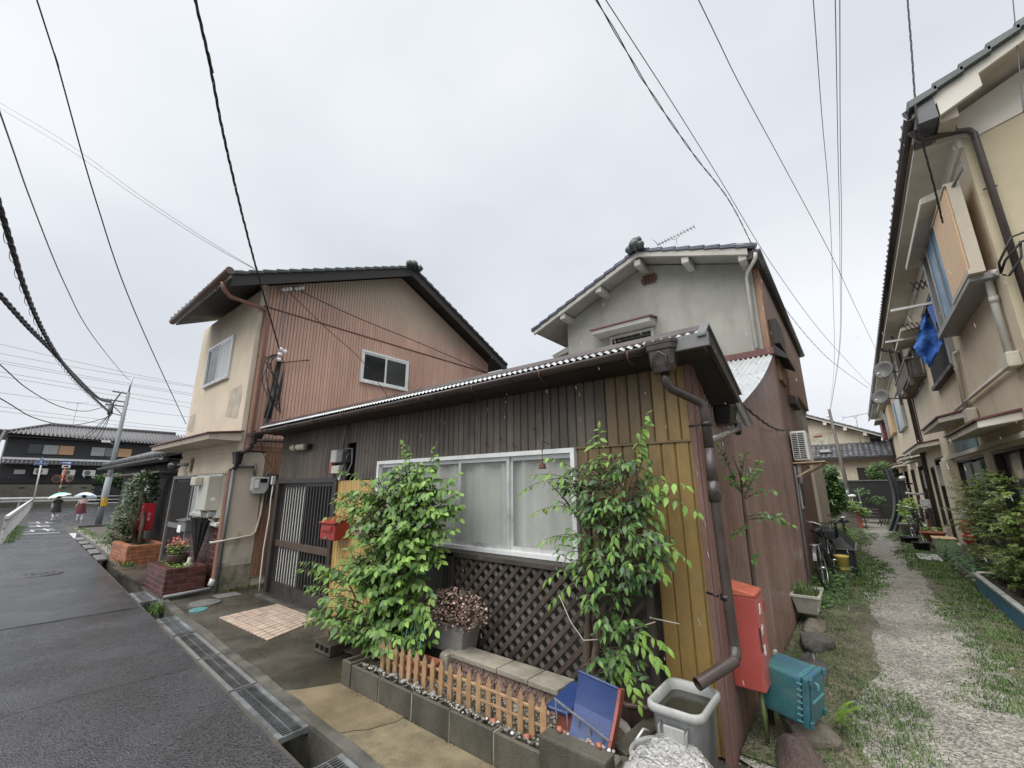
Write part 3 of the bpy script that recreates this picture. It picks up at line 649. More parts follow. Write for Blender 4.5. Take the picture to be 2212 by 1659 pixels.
for i in range(9):
    xx_ = -7.4+i*.78; m = MB(); m.tube([(xx_, 2.9, 2.59), (xx_, 2.88, 2.535), (xx_, 2.82, 2.522), (xx_, 2.765, 2.55), (xx_, 2.765, 2.6)], .006, 6); m.build('hanger', 'rust', g1)
hp = MB()
ring0 = [(-.085, -.06), (.085, -.06), (.11, -.02), (.11, .06), (-.11, .06), (-.11, -.02)]
cx, cy = -.925, 2.80
def hopper_rings(mb, cx, cy, rows):
    k = len(mb.v); n = 6
    vs = [(cx+x*s, cy+y*s, z) for (z, s) in rows for (x, y) in ring0]
    mb.add(vs, [(i*n+j, i*n+(j+1) % n, (i+1)*n+(j+1) % n, (i+1)*n+j) for i in range(len(rows)-1) for j in range(n)]+[tuple(range(n-1, -1, -1)), tuple((len(rows)-1)*n+j for j in range(n))])
hopper_rings(hp, cx, cy, [(2.41, .56), (2.43, .64), (2.46, .73), (2.56, .84), (2.565, .95), (2.60, .97), (2.605, 1.03), (2.63, 1.05)])
hop = hp.build('hopper', 'pipe_brown', lh, bevel=.003)
m = MB()
m.tube([(cx-.045, cy-.068, 2.43), (cx-.045, cy-.068, 2.51), (cx, cy-.07, 2.545), (cx+.045, cy-.068, 2.51), (cx+.045, cy-.068, 2.43)], .006, 6)
m.build('emblem', 'pipe_brown', hop)
dp = MB(); R_ = .031
dp.tube([(-.925, 2.83, 2.43), (-.925, 2.83, 2.36), (-.918, 2.84, 2.33), (-.90, 2.86, 2.305), (-.765, 2.97, 2.215), (-.742, 2.985, 2.19), (-.738, 2.985, 2.15), (-.738, 2.985, 1.9)], R_, 14)
dp.tube([(-.738, 2.985, 1.9), (-.738, 2.985, 1.64)], .035, 14); dp.tube([(-.738, 2.985, 1.69), (-.738, 2.985, 1.56)], .038, 14)
dp.tube([(-.738, 2.985, 1.60), (-.722, 2.975, .735)], R_, 14, cap=False)
dwn = dp.build('downpipe', 'pipe_brown', lh)
el = MB(); el.tube([(-.722, 2.975, .74), (-.720, 2.965, .69), (-.735, 2.945, .665)], .034, 14); el.build('elbow', 'pipe_brown', dwn)
el = MB(); ou = [(-.722, 2.955, .672), (-.875, 2.72, .585)]
el.tube(ou, .034, 16, cap=False); el.tube([ou[1], ou[0]], .030, 16, cap=False); el.build('spout', 'gutter_brown', dwn)
for z in (2.06, 1.0):
    m = MB(); m.tube([(-.738-.046, 2.985, z), (-.86, 3.03, z)], .008, 6); m.lathe([(.032, -.014), (.037, -.014), (.037, .014), (.032, .014)], (-.735, 2.983, z), 14); m.build('clip', 'plastic_black', dwn)
# valley drain box, its pale pipe, a twisted wire
bx = MB(); bx.hexa([(-.85, 3.78, 2.16), (-.75, 3.78, 2.16), (-.75, 3.96, 2.16), (-.85, 3.96, 2.16), (-.85, 3.74, 2.30), (-.72, 3.74, 2.30), (-.72, 4.0, 2.30), (-.85, 4.0, 2.30)]); vb = bx.build('valley_box', 'plastic_black', lh, bevel=.006)
m = MB(); m.tube([(-.71, 3.85, 2.16), (-.71, 3.85, 2.10), (-.71, 3.82, 2.08)], .026, 10); m.build('outlet', 'plastic_black', vb)
m = MB(); m.tube([(-.71, 3.86, 2.115), (-.738, 3.01, 1.95)], .024, 12); m.build('overflow_pipe', 'pipe_shiny', lh)
# the corrugated wall facing the alley
def side_top(y):
    if y < 4.3: return lerp(2.60, 2.16, (y-3.2)/1.1)
    t = min(1, (y-4.3)/4.1); return lerp(2.34, 3.89, t)-.11*math.sin(math.pi*t)
sw = MB(); vs = []; y = 3.24; pit = .060; ys = []
while y < 8.62:
    ys += [(y, -.882), (y+.012, -.882), (y+.022, -.862), (y+.048, -.862), (y+.058, -.882)]; y += pit
for (y, xo) in ys: vs += [(xo, y, .0), (xo, y, side_top(y))]
sw.add(vs, [(2*i, 2*i+2, 2*i+3, 2*i+1) for i in range(len(ys)-1)]); sw.mi = [1 if i % 5 in (0, 4) else 0 for i in range(len(ys)-1)]; sw.build('alley_wall', ['side_brown', 'side_groove_shade'], lh)
m = MB(); m.box(-1.02, 3.3, 0, -.88, 8.55, 2.1); m.build('wall', 'wood_black', lh)
for (y, w) in ((3.27, .05), (3.35, .07), (3.45, .08)):
    m = MB(); m.box(-.865, y-w/2, .0, -.856, y+w/2, side_top(y)-.02); m.build('batten', 'side_rust', lh)
# ------------------------------------------------------------------ small fittings on the low house front
t = thing('wall_lamp', 'cream tube lamp on the brown boards above the sliding door', 'lamp', (-6.9, 3.15, 2.27))
m = MB(); m.tube([(-7.16, 3.12, 2.295), (-7.13, 3.12, 2.295), (-7.0, 3.12, 2.292), (-6.72, 3.12, 2.288), (-6.69, 3.12, 2.288)], [.03, .05, .052, .052, .03], 14); m.build('lamp_shade', 'pipe_cream', t)
m = MB(); m.lathe([(.055, -.016), (.058, -.016), (.058, .016), (.055, .016)], (0, 0, 0), 14)
mm = MB(); mm.add([(-6.95+v[2], 3.12+v[0], 2.291+v[1]) for v in m.v], m.f, True); mm.box(-6.75, 3.12, 2.25, -6.62, 3.2, 2.33); mm.build('bracket', 'wood_dark', t)
t = thing('electric_meter', 'electric meter boxes and grey cables in a dark wall recess', 'electric meter', (-5.55, 3.2, 1.8))
m = MB(); m.box(-5.83, 3.09, 2.0, -5.68, 3.2, 2.18); m.build('meter_box', 'metal_box', t, bevel=.012)
m = MB(); m.box(-5.68, 3.10, 2.0, -5.54, 3.25, 2.17); m.build('glass_case', 'pipe_grey', t, bevel=.012)
m = MB(); m.box(-5.80, 3.10, 1.85, -5.60, 3.22, 1.96); m.build('breaker_box', 'metal_box', t, bevel=.008)
m = MB(); m.tube([(-5.56, 3.17, 2.19), (-5.45, 3.2, 2.19), (-5.43, 3.2, 2.0), (-5.5, 3.19, 1.86), (-5.6, 3.15, 1.83)], .012, 6); m.tube([(-5.52, 3.18, 2.12), (-5.58, 3.16, 1.95), (-5.6, 3.14, 1.86), (-5.64, 3.14, 1.80)], .01, 6); m.tube([(-5.62, 3.15, 2.2), (-5.62, 3.17, 2.5), (-5.63, 3.19, 2.6)], .014, 6); m.build('conduit', 'cable_grey', t)
m = MB(); m.box(-5.90, 3.12, 1.85, -5.83, 3.2, 2.03); tag(m.build('wooden_name_plate', 'red_rust', bevel=.004), 'narrow red brown wooden plate left of the electric meter', 'name plate')
m = MB(); m.lathe([(.001, .0), (.04, .0), (.045, .012), (.03, .02), (.001, .022)], (0, 0, 0), 14)
mm = MB(); mm.add([(-5.72+v[0], 3.2-v[2], 1.80+v[1]) for v in m.v], m.f, True); tag(mm.build('door_bell', 'white_paint'), 'small white round button below the electric meter', 'door bell')
# mailbox
t = thing('mailbox', 'red metal mailbox with hinged lid on the ochre boards by the door', 'mailbox', (-5.5, 3.08, 1.0))
m = MB(); m.prism([(-5.68, 2.97, 1.0), (-5.68, 2.97, 1.205), (-5.68, 3.2, 1.265), (-5.68, 3.2, 1.0)], (.36, 0, 0)); m.build('body', 'red_post', t, bevel=.008)
m = MB(); m.prism([(-5.70, 2.945, 1.203), (-5.70, 2.945, 1.218), (-5.70, 3.2, 1.29), (-5.70, 3.2, 1.268)], (.40, 0, 0)); m.build('lid', 'red_post', t, bevel=.003)
m = MB(); m.box(-5.62, 2.957, 1.10, -5.38, 2.972, 1.175); m.box(-5.60, 2.95, 1.115, -5.40, 2.96, 1.16); m.build('plate', 'red_post', t, bevel=.003)
m = MB(); m.box(-5.53, 2.955, 1.015, -5.48, 2.972, 1.04); m.build('latch', 'metal_grey', t)
t = thing('wind_chime', 'small rusty iron bell hanging before the right end of the window', 'wind bell', (-2.12, 3.05, 1.82))
m = MB(); m.tube([(-2.12, 3.16, 2.03), (-2.12, 3.05, 2.05), (-2.12, 3.05, 1.95)], .005, 6); m.tube([(-2.12, 3.05, 1.95), (-2.12, 3.05, 1.86)], .003, 5); m.build('hook', 'rust', t)
m = MB(); m.lathe([(.001, .05), (.018, .05), (.026, .035), (.030, .012), (.036, 0), (.03, .0)], (-2.12, 3.05, 1.81), 12); m.build('bell', 'rust', t)
for i, (xh, zh) in enumerate(((-2.9, 2.06), (-2.55, 2.03), (-2.3, 2.16), (-2.72, 2.10), (-5.1, 2.12))):
    m = MB(); m.tube([(xh, 3.195, zh+.03), (xh, 3.17, zh+.03), (xh+.012, 3.165, zh), (xh+.03, 3.165, zh-.008), (xh+.04, 3.165, zh+.01)], .004, 5)
    h = tag(m.build('wall_hook', 'rust'), 'little rusty hook in the brown boards above the window, '+['leftmost', 'just right of the middle', 'rightmost and highest', 'second from left', ''][i], 'hook', 'hooks in the front boards')
    if i == 4: h['label'] = 'bent wire hook in the brown boards right of the electric meter'
m = MB(); m.lathe([(.04, .0), (.055, .03), (.06, .08), (.045, .11), (.05, .12)], (-5.02, 3.14, 1.02), 14); tag(m.build('hanging_vase', 'petal_pink'), 'small pink hanging pot on the ochre boards behind the bright shrub', 'hanging pot')

# ================================================================== grey gabled house behind
gh = thing('grey_house', 'two storey grey stucco house with dark blue tiled gable roof', 'house', (-3, 8.6, 0))
GY = 8.6
m = MB(); m.prism([(-5.12, GY, 2.0), (-.99, GY, 2.0), (-.99, GY, 5.82), (-3.03, GY, 6.52), (-5.12, GY, 5.66)], (0, 7.4, 0)); m.build('wall', 'stucco_grey', gh)
m = MB(); m.box(-.985, 8.62, 3.9, -.885, 15.9, 5.75); m.build('side_boards', 'wood_red', gh)
m = MB(); m.box(-.985, 8.63, 0, -.865, 12.4, 4.0); m.build('alley_wall', 'side_rust', gh)
m = MB(); m.box(-.87, 8.64, 2.6, -.852, 8.72, 3.95); m.build('corner_trim', 'side_rust', gh)
m = MB(); m.box(-.985, 12.41, 0, -.80, 15.9, 2.2); m.build('rear_wall', 'stucco_side', gh)
# roof slabs with overhang to y 8.1
RP, LP, RT = (-3.0, 6.60), (-5.80, 5.47), (-.95, 5.87)
def slab(mb, a, b, th, y0, y1):
    mb.prism([(a[0], y0, a[1]), (b[0], y0, b[1]), (b[0], y0, b[1]+th), (a[0], y0, a[1]+th)], (0, y1-y0, 0))
m = MB(); slab(m, LP, RP, -.05, 8.14, 16.3); m.build('soffit', 'stucco_grey', gh); m = MB(); slab(m, RP, RT, -.05, 8.14, 16.3); m.build('soffit', 'stucco_grey', gh)
m = MB(); slab(m, (LP[0], LP[1]-.10), (RP[0], RP[1]-.10), .13, 8.08, 8.14); m.build('barge_board', 'stucco_grey_light', gh); m = MB(); slab(m, (RP[0], RP[1]-.10), (RT[0], RT[1]-.10), .13, 8.08, 8.14); m.build('barge_board', 'stucco_grey_light', gh)
m = MB(); slab(m, LP, RP, .05, 8.16, 16.3); m.build('roof', 'roof_tile', gh); m = MB(); slab(m, RP, RT, .05, 8.16, 16.3); m.build('roof', 'roof_tile', gh)
for (bx_, bz) in ((-3.03, 6.31), (-2.05, 6.02), (-1.05, 5.70), (-3.99, 5.98), (-4.97, 5.58)):
    m = MB(); m.box(bx_-.07, 8.12, bz-.0, bx_+.07, 8.6, bz+.14); m.build('beam_end', 'stucco_grey_light', gh, bevel=.01)
def verge(a, b, n, y0, mat, parent, w=.30, th=.055):
    for i in range(n):
        t0, t1 = i/n, (i+1.12)/n
        p = (lerp(a[0], b[0], t0), lerp(a[1], b[1], t0)); q_ = (lerp(a[0], b[0], min(1, t1)), lerp(a[1], b[1], min(1, t1)))
        m = MB(); m.prism([(p[0], y0, p[1]-.05), (q_[0], y0, q_[1]-.075), (q_[0], y0, q_[1]), (p[0], y0, p[1]+.035)], (0, w, 0)); m.build('roof_tile', mat, parent, bevel=.008)
verge((-5.86, 5.50), (-3.02, 6.66), 11, 8.05, 'roof_tile_blue', gh); verge((-.84, 5.93), (-2.98, 6.66), 8, 8.05, 'roof_tile_blue', gh)
m = MB(); rr = random.Random(2)
m.tube([(-3.0, 8.0, 6.74), (-3.0, 9, 6.76), (-3.0, 16.2, 6.76)], .11, 10); m.build('ridge', 'roof_tile_blue', gh)
m = MB(); m.ball((-3.0, 7.99, 6.74), .13, 10, 8, sz=1.1, jit=.12, rng=rr); m.ball((-3.13, 7.98, 6.66), .09, 8, 6, jit=.1, rng=rr); m.ball((-2.87, 7.98, 6.68), .09, 8, 6, jit=.1, rng=rr); m.ball((-2.94, 8.05, 6.86), .08, 8, 6, jit=.1, rng=rr); m.build('ridge_ornament', 'roof_tile_green', gh)
# eave tiles + gutter along the alley side
for i in range(30):
    y = 8.1+i*.26; m = MB(); m.tube([(-.80, y, 5.90), (-1.2, y, 6.05)], .055, 8); m.build('eave_tile', 'roof_tile_grey', gh)
gutter(MB(), (-.80, 8.02, 5.80), (-.80, 16.0, 5.74), .06).build('gutter', 'pipe_grey', gh)
m = MB(); m.box(-.99, 8.14, 5.70, -.84, 16.1, 5.86); m.build('eave_board', 'wood_dark', gh)
m = MB(); m.tube([(-.82, 8.05, 5.75), (-.84, 8.1, 5.66), (-1.04, 8.45, 5.60), (-1.08, 8.54, 5.52), (-1.09, 8.55, 4.1)], .033, 12); m.build('downpipe', 'pipe_white', gh)
# window with hood, attic vent
m = MB(); m.hexa([(-4.26, 8.22, 5.03), (-2.90, 8.22, 5.03), (-2.90, 8.6, 5.03), (-4.26, 8.6, 5.03), (-4.26, 8.20, 5.12), (-2.90, 8.20, 5.12), (-2.90, 8.6, 5.2), (-4.26, 8.6, 5.2)]); hd = m.build('window_hood', 'stucco_grey_light', gh, bevel=.006)
m = MB(); m.hexa([(-4.30, 8.17, 5.122), (-2.86, 8.17, 5.122), (-2.86, 8.6, 5.205), (-4.30, 8.6, 5.205), (-4.30, 8.17, 5.15), (-2.86, 8.17, 5.15), (-2.86, 8.6, 5.24), (-4.30, 8.6, 5.24)]); m.build('hood_sheet', 'maroon', hd)
m = MB(); m.box(-3.98, 8.55, 4.3, -3.92, 8.62, 5.0); m.box(-3.02, 8.55, 4.3, -2.96, 8.62, 5.0); m.box(-3.92, 8.55, 4.94, -3.02, 8.62, 5.0); w_ = m.build('window', 'stucco_grey_light', gh)
m = MB(); m.box(-3.92, 8.585, 4.3, -3.02, 8.598, 4.94); m.build('pane', 'glass_dark', w_)
for i in range(6): m = MB(); xc = -3.84+i*.15; m.box(xc-.014, 8.55, 4.3, xc+.014, 8.575, 4.94); m.build('bar', 'wood_dark', w_)
for z in (4.84, 4.7): m = MB(); m.box(-3.92, 8.538, z, -3.02, 8.55, z+.025); m.build('bar', 'wood_dark', w_)
v_ = MB()
for i in range(4):
    o_ = -.10+i*.068
    v_.bar((-2.96+o_, 8.56, 6.02+abs(o_)*.4), (-2.96+o_, 8.56, 6.27-abs(o_)*.4), .028, .022, up=(0, 1, 0)); v_.bar((-3.16+abs(o_)*.5, 8.575, 6.145+o_*.9), (-2.76-abs(o_)*.5, 8.575, 6.145+o_*.9), .028, .022, up=(0, 1, 0))
v_.build('attic_vent', 'rust', gh)
m = MB(); m.box(-3.08, 8.592, 6.05, -2.84, 8.6-.001, 6.24); m.build('vent_hole', 'wood_black', gh)
m = MB(); m.hexa([(-5.62, 8.7, 4.86), (-5.12, 8.7, 4.95), (-5.12, 10.2, 4.95), (-5.62, 10.2, 4.86), (-5.64, 8.66, 4.93), (-5.12, 8.66, 5.08), (-5.12, 10.2, 5.08), (-5.64, 10.2, 4.93)]); m.build('side_hood', 'stucco_grey_light', gh)
# lean-to roof down to the valley
corr((-4.6, 3.9, 2.27), (-.70, 4.1, 2.36), (-4.6, 8.50, 3.95), (-.84, 8.38, 3.90), 46, .018, rows=8, sag=.07).build('lean_to_roof', 'roof_white', gh)
m = MB(); m.box(-4.8, 8.46, 3.93, -.82, 8.61, 4.06); m.build('flashing', 'maroon', gh, bevel=.01)
m = MB(); m.prism([(-4.5, 4.4, 1.95), (-4.5, 8.5, 3.2), (-4.5, 8.5, 2.2), (-4.5, 4.4, 1.8)], (3.55, 0, 0)); m.build('lean_to_frame', 'wood_black', gh)
# alley side: storm shutter boxes, small awning parts, conduit, little window
for (y0, y1, z0, z1, dx, mt) in ((8.95, 9.9, 4.25, 4.75, .13, 'wood_dark'), (8.95, 9.7, 3.55, 4.15, .07, 'wood_red'), (10.0, 11.0, 3.25, 3.42, .14, 'wood_dark'), (10.1, 11.0, 3.45, 4.7, .08, 'wood_red')):
    m = MB(); m.box(-.885, y0, z0, -.885+dx, y1, z1); m.build('shutter_box', mt, gh, bevel=.01)
m = MB(); m.prism([(-.86, 8.75, 4.22), (-.66, 8.75, 3.95), (-.66, 8.75, 3.88), (-.86, 8.75, 4.0)], (0, 1.2, 0)); m.build('awning', 'wood_black', gh)
m = MB(); m.box(-.87, 9.35, 1.25, -.845, 9.62, 1.86); w_ = m.build('window', 'alu', gh); m = MB(); m.box(-.844, 9.38, 1.29, -.84, 9.59, 1.82); m.build('pane', 'glass_mid', w_)
cdp = MB(); cdp.tube([(-.84, 8.9, 1.98), (-.84, 8.86, 1.80), (-.83, 8.25, .08)], .018, 8); cdp.build('conduit', 'pipe_grey', gh)
m = MB(); m.tube([(-.80, 9.1, 2.02), (-.80, 9.1, 1.9), (-.82, 9.3, 1.75), (-.82, 9.32, 1.70)], .035, 10); m.build('hose_cover', 'pipe_white', gh)
# twisted wire from the valley box across the wall
m = MB(); pts = [V3((-.70, 4.02, 2.36), (-.83, 8.85, 2.62), i/40) for i in range(41)]
pts = [(p[0], p[1], p[2]-.10*math.sin(math.pi*i/40)+.008*math.sin(i*1.9)) for i, p in enumerate(pts)]
m.tube(pts, .011, 6); tag(m.build('twisted_wire', 'cable'), 'dark twisted wire sagging across the brown corrugated alley wall', 'wire')
# air conditioner on a bracket shelf
t = thing('air_conditioner', 'white outdoor air conditioner on a shelf high on the alley wall', 'air conditioner', (-.7, 9.4, 2.05))
m = MB(); m.box(-.845, 9.0, 2.08, -.60, 9.80, 2.60); m.build('casing', 'ac_white', t, bevel=.03, seg=3)
m = MB(); m.box(-.825, 8.994, 2.12, -.64, 8.999, 2.56); m.build('grille_back', 'ac_dark', t)
for i in range(13): m = MB(); z = 2.135+i*.033; m.box(-.83, 8.975, z, -.635, 8.996, z+.010); m.build('louvre', 'ac_white', t)
for xx_ in (-.83, -.735, -.637): m = MB(); m.box(xx_-.005, 8.972, 2.12, xx_+.005, 8.992, 2.57); m.build('grille_post', 'ac_white', t)
m = MB(); m.hexa([(-.86, 8.95, 2.03), (-.40, 8.95, 2.045), (-.40, 9.9, 2.045), (-.86, 9.9, 2.03), (-.86, 8.95, 2.05), (-.40, 8.95, 2.065), (-.40, 9.9, 2.065), (-.86, 9.9, 2.05)]); m.bar((-.85, 9.05, 1.8), (-.45, 9.05, 2.03), .03, .03); m.bar((-.85, 9.8, 1.8), (-.45, 9.8, 2.03), .03, .03); tag(m.build('wall_shelf', 'wood_cream'), 'pale bracket shelf under the air conditioner', 'shelf')
# TV antenna on the grey house
def antenna(loc, az, size, label, mast, arms=10, mat='galv'):
    t = thing('tv_antenna', label, 'antenna', loc)
    x, y, z = loc; m = MB(); m.tube([(x, y, z), (x, y, z+mast)], .016, 6); m.build('mast', mat, t)
    dx, dy = math.cos(az), math.sin(az); m = MB(); a = (x-dx*size*.5, y-dy*size*.5, z+mast-.03); b = (x+dx*size*.5, y+dy*size*.5, z+mast+size*.12)
    m.tube([a, b], .012, 6); m.build('boom', mat, t)
    m = MB()
    for i in range(arms):
        p = V3(a, b, .06+.92*i/(arms-1)); l = .11*size
        m.tube([(p[0]+dy*l, p[1]-dx*l, p[2]), (p[0]-dy*l, p[1]+dx*l, p[2])], .006, 5); m.tube([(p[0], p[1], p[2]-.03), (p[0], p[1], p[2]+.03)], .008, 5)
    m.build('elements', mat, t)
    m = MB(); p = V3(a, b, .02); m.tube([(p[0], p[1], p[2]), (p[0]-dx*.1+dy*.16, p[1]-dy*.1-dx*.16, p[2]+.16)], .008, 5); m.tube([(p[0], p[1], p[2]), (p[0]-dx*.1-dy*.16, p[1]-dy*.1+dx*.16, p[2]-.16)], .008, 5); m.build('reflector', mat, t)
    m = MB(); q_ = V3(a, b, .5); m.tube([V3(a, b, .36), (q_[0], q_[1], z+mast-.06), V3(a, b, .64)], .012, 6); m.build('brace', mat, t)
    return t
antenna((-2.68, 10.0, 6.72), rad(0), .95, 'fishbone aerial on the ridge of the grey stucco house', 1.08, 12)

# ================================================================== terracotta and beige house on the left
th = thing('beige_house', 'two storey house with beige front and terracotta ribbed gable wall', 'house', (-10, 5, 0))
XL = -8.39
def wz(y): return 6.86-.465*abs(y-5.9)
m = MB(); m.prism([(XL-.03, 2.78, 2.3), (XL-.03, 9.26, 2.3), (XL-.03, 9.26, wz(9.26)), (XL-.03, 5.9, wz(5.9)), (XL-.03, 2.78, wz(2.78))], (-3.35, 0, 0)); m.build('wall', 'stucco_beige', th)
m = MB(); m.box(-12.0, 2.80, 0, XL-.03, 9.2, 2.3); m.build('wall', 'stucco_beige', th)
m = MB(); m.box(-11.78, 2.76, 2.36, XL, 2.80, 5.35); m.build('front_wall', 'stucco_beige', th)
# stucco scars on the front
for (x0, x1, z0, z1) in ((-9.35, -8.62, 2.9, 3.55), (-11.74, -11.2, 2.85, 3.3)):
    m = MB(); pts = [(x0, 2.7575, z0+.1), (x0+.1, 2.7575, z1-.04), (x1-.1, 2.7575, z1), (x1, 2.7575, z1-.2), (x1-.08, 2.7575, z0)]; m.add(pts, [tuple(range(5))]); m.build('stucco_patch', 'stucco_patch', th)
# gable boards
y = 2.83; pitch = .0655
while y < 9.24:
    y1 = min(y+pitch, 9.25); mid = (y+y1)/2
    for (z0, z1, mat) in ((2.28, 5.055, 'terracotta'), (5.065, None, 'terracotta_faded')):
        za, zb = (z1, z1) if z1 else (wz(y)+.05, wz(y1)+.05)
        if z0 > min(za, zb)-.05: continue
        za, zb = min(za, wz(y)+.05), min(zb, wz(y1)+.05)
        segs = [(z0, za, zb)]
        if z1 and 4.97 < mid < 6.23: segs = [(z0, 3.98, 3.98), (4.71, za, zb)]
        for (s0, sa, sb) in segs:
            m = MB(); g_ = .012
            vs = [(XL-.025, y, s0), (XL, y+g_, s0), (XL, y1-g_*.4, s0), (XL-.025, y1, s0), (XL-.025, y, sa), (XL, y+g_, sa), (XL, y1-g_*.4, sb), (XL-.025, y1, sb)]
            m.add(vs, [(0, 1, 5, 4), (1, 2, 6, 5), (2, 3, 7, 6), (0, 3, 2, 1), (4, 5, 6, 7)]); m.build('siding_board', mat, th)
    y = y1
m = MB(); m.box(XL, 2.82, 5.045, XL+.012, 9.2, 5.068); m.build('seam_strip', 'rust', th)
m = MB(); m.box(XL-.02, 2.75, 2.3, XL+.012, 2.83, 5.6); m.build('corner_trim', 'stucco_side', th)
# lower side wall: stained stucco, then brown boards back to the low house
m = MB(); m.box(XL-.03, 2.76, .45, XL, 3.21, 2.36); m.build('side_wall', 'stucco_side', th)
m = MB(); m.box(XL-.03, 2.755, 0.0, XL+.004, 3.21, .45); m.build('side_base', 'stucco_moss', th)
m = MB(); mo = [(XL+.006, 2.77, .40), (XL+.006, 2.84, .50), (XL+.006, 2.89, .72), (XL+.006, 2.93, .95), (XL+.006, 2.99, .90), (XL+.006, 2.97, .62), (XL+.006, 3.08, .52), (XL+.006, 3.2, .58), (XL+.006, 3.2, .40)]; m.add(mo, [tuple(range(9))]); m.build('bare_patch', 'stucco_patch', th)
for i in range(8):
    y0 = 3.215+i*.058; m = MB(); m.box(XL-.02, y0, .18 if i < 5 else .1, XL+.006, y0+.053, 2.30); m.build('siding_board', 'wood_red', th)
m = MB(); m.box(XL-.02, 2.9, 2.31, XL+.014, 3.7, 2.40); m.build('belt_board', 'wood_red', th)
# roof
FE, RG, BE = (2.12, 5.30), (5.90, 7.06), (9.62, 5.32)
def yslab(mb, a, b, th_, x0, x1): mb.prism([(x0, a[0], a[1]), (x0, b[0], b[1]), (x0, b[0], b[1]+th_), (x0, a[0], a[1]+th_)], (x1-x0, 0, 0))
for (a_, b_) in ((FE, RG), (RG, BE)):
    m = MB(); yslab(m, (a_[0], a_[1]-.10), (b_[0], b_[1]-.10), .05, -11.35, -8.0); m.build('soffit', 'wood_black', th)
    m = MB(); yslab(m, (a_[0], a_[1]-.05), (b_[0], b_[1]-.05), .05, -11.35, -7.99); m.build('roof', 'roof_tile', th)
    m = MB(); yslab(m, (a_[0], a_[1]-.24), (b_[0], b_[1]-.24), .22, -7.99, -7.94); m.build('barge_board', 'wood_black', th)
for (a_, b_, n) in ((FE, RG, 17), (BE, RG, 17)):
    for i in range(n):
        t0, t1 = i/n, min(1, (i+1.1)/n); p = (lerp(a_[0], b_[0], t0), lerp(a_[1], b_[1], t0)); q_ = (lerp(a_[0], b_[0], t1), lerp(a_[1], b_[1], t1))
        m = MB(); m.prism([(-7.90, p[0], p[1]-.02), (-7.90, q_[0], q_[1]-.045), (-7.90, q_[0], q_[1]+.02), (-7.90, p[0], p[1]+.055)], (-.26, 0, 0)); m.build('roof_tile', 'roof_tile_green', th, bevel=.01)
for i in range(13):
    xx_ = -8.06-i*.27; m = MB(); m.tube([(xx_, 2.02, 5.31), (xx_, 2.3, 5.43)], .05, 8); m.build('eave_tile', 'roof_tile_green', th)
m = MB(); m.tube([(-7.92, 5.9, 7.11), (-11.35, 5.9, 7.13)], .09, 8); m.build('ridge', 'roof_tile', th)
m = MB(); m.ball((-7.88, 5.88, 7.11), .10, 9, 7, jit=.12, rng=rr); m.ball((-7.86, 5.73, 7.06), .09, 8, 6, jit=.1, rng=rr); m.ball((-7.86, 6.04, 7.06), .09, 8, 6, jit=.1, rng=rr); m.build('ridge_ornament', 'roof_tile_green', th)
m = MB(); m.tube([(-11.15, 2.02, 5.20), (-7.75, 2.02, 5.25)], .064, 12); m.build('gutter', 'pipe_pink', th)
m = MB(); m.tube([(-8.12, 2.04, 5.17), (-8.14, 2.08, 5.05), (-8.2, 2.2, 4.97), (-8.33, 2.84, 4.98), (-8.335, 2.88, 4.90)], .036, 10); m.tube([(-8.335, 2.88, 4.93), (-8.335, 2.88, 2.3)], .045, 12, cap=False); m.tube([(-8.46, 2.705, 1.95), (-8.46, 2.705, .14)], .045, 12, cap=False)
dw = m.build('downpipe', 'pipe_terra', th)
m = MB(); m.tube([(-8.46, 2.705, .22), (-8.47, 2.68, .12)], .056, 10); m.build('pipe_end', 'white_worn', dw)
for z in (4.05, 2.65): m = MB(); m.tube([(-8.335, 2.82, z), (-8.335, 2.97, z)], .010, 6); m.build('clip', 'rust', dw)
m = MB(); m.tube([(-8.37, 2.72, 2.0), (-8.37, 2.72, .02)], .028, 10); m.build('vent_pipe', 'pipe_grey', th)
m = MB(); m.tube([(-8.36, 2.72, 1.98), (-8.36, 2.74, 2.02), (-8.36, 3.05, 2.03)], .022, 8); m.tube([(-8.36, 3.05, 2.1), (-8.36, 3.05, 1.9)], .02, 8); m.build('gas_pipe', 'pipe_grey', th)
# windows of the beige house
def sliding_window(parent, x0, x1, z0, z1, y, panes, fr='alu', th_=.05):
    f = MB(); f.box(x0, y-.03, z1, x1, y+.05, z1+.05); f.box(x0, y-.05, z0-.05, x1, y+.05, z0); f.box(x0-.04, y-.03, z0-.05, x0, y+.05, z1+.05); f.box(x1, y-.03, z0-.05, x1+.04, y+.05, z1+.05)
    w = f.build('window', fr, parent); n = len(panes)
    for i, pm in enumerate(panes):
        xa, xb = lerp(x0, x1, i/n), lerp(x0, x1, (i+1)/n); yy = y-.012*(i % 2)
        f = MB(); f.box(xa, yy-.012, z0, xa+.04, yy+.012, z1); f.box(xb-.04, yy-.012, z0, xb, yy+.012, z1); f.box(xa+.04, yy-.012, z1-.04, xb-.04, yy+.012, z1); f.box(xa+.04, yy-.012, z0, xb-.04, yy+.012, z0+.04); f.build('sash', fr, w)
        f = MB(); f.box(xa+.04, yy-.004, z0+.04, xb-.04, yy+.004, z1-.04); f.build('pane', pm, w)
    return w
sliding_window(th, -10.93, -9.50, 3.84, 4.66, 2.745, ['glass_mid', 'glass_frost'])
w_ = MB(); X_ = XL+.005
w_.box(X_-.02, 4.95, 4.68, X_+.035, 6.25, 4.73); w_.box(X_-.02, 4.95, 3.96, X_+.05, 6.25, 4.01); w_.box(X_-.02, 4.95, 4.01, X_+.035, 4.99, 4.68); w_.box(X_-.02, 6.21, 4.01, X_+.035, 6.25, 4.68); gw = w_.build('window', 'alu_white', th)
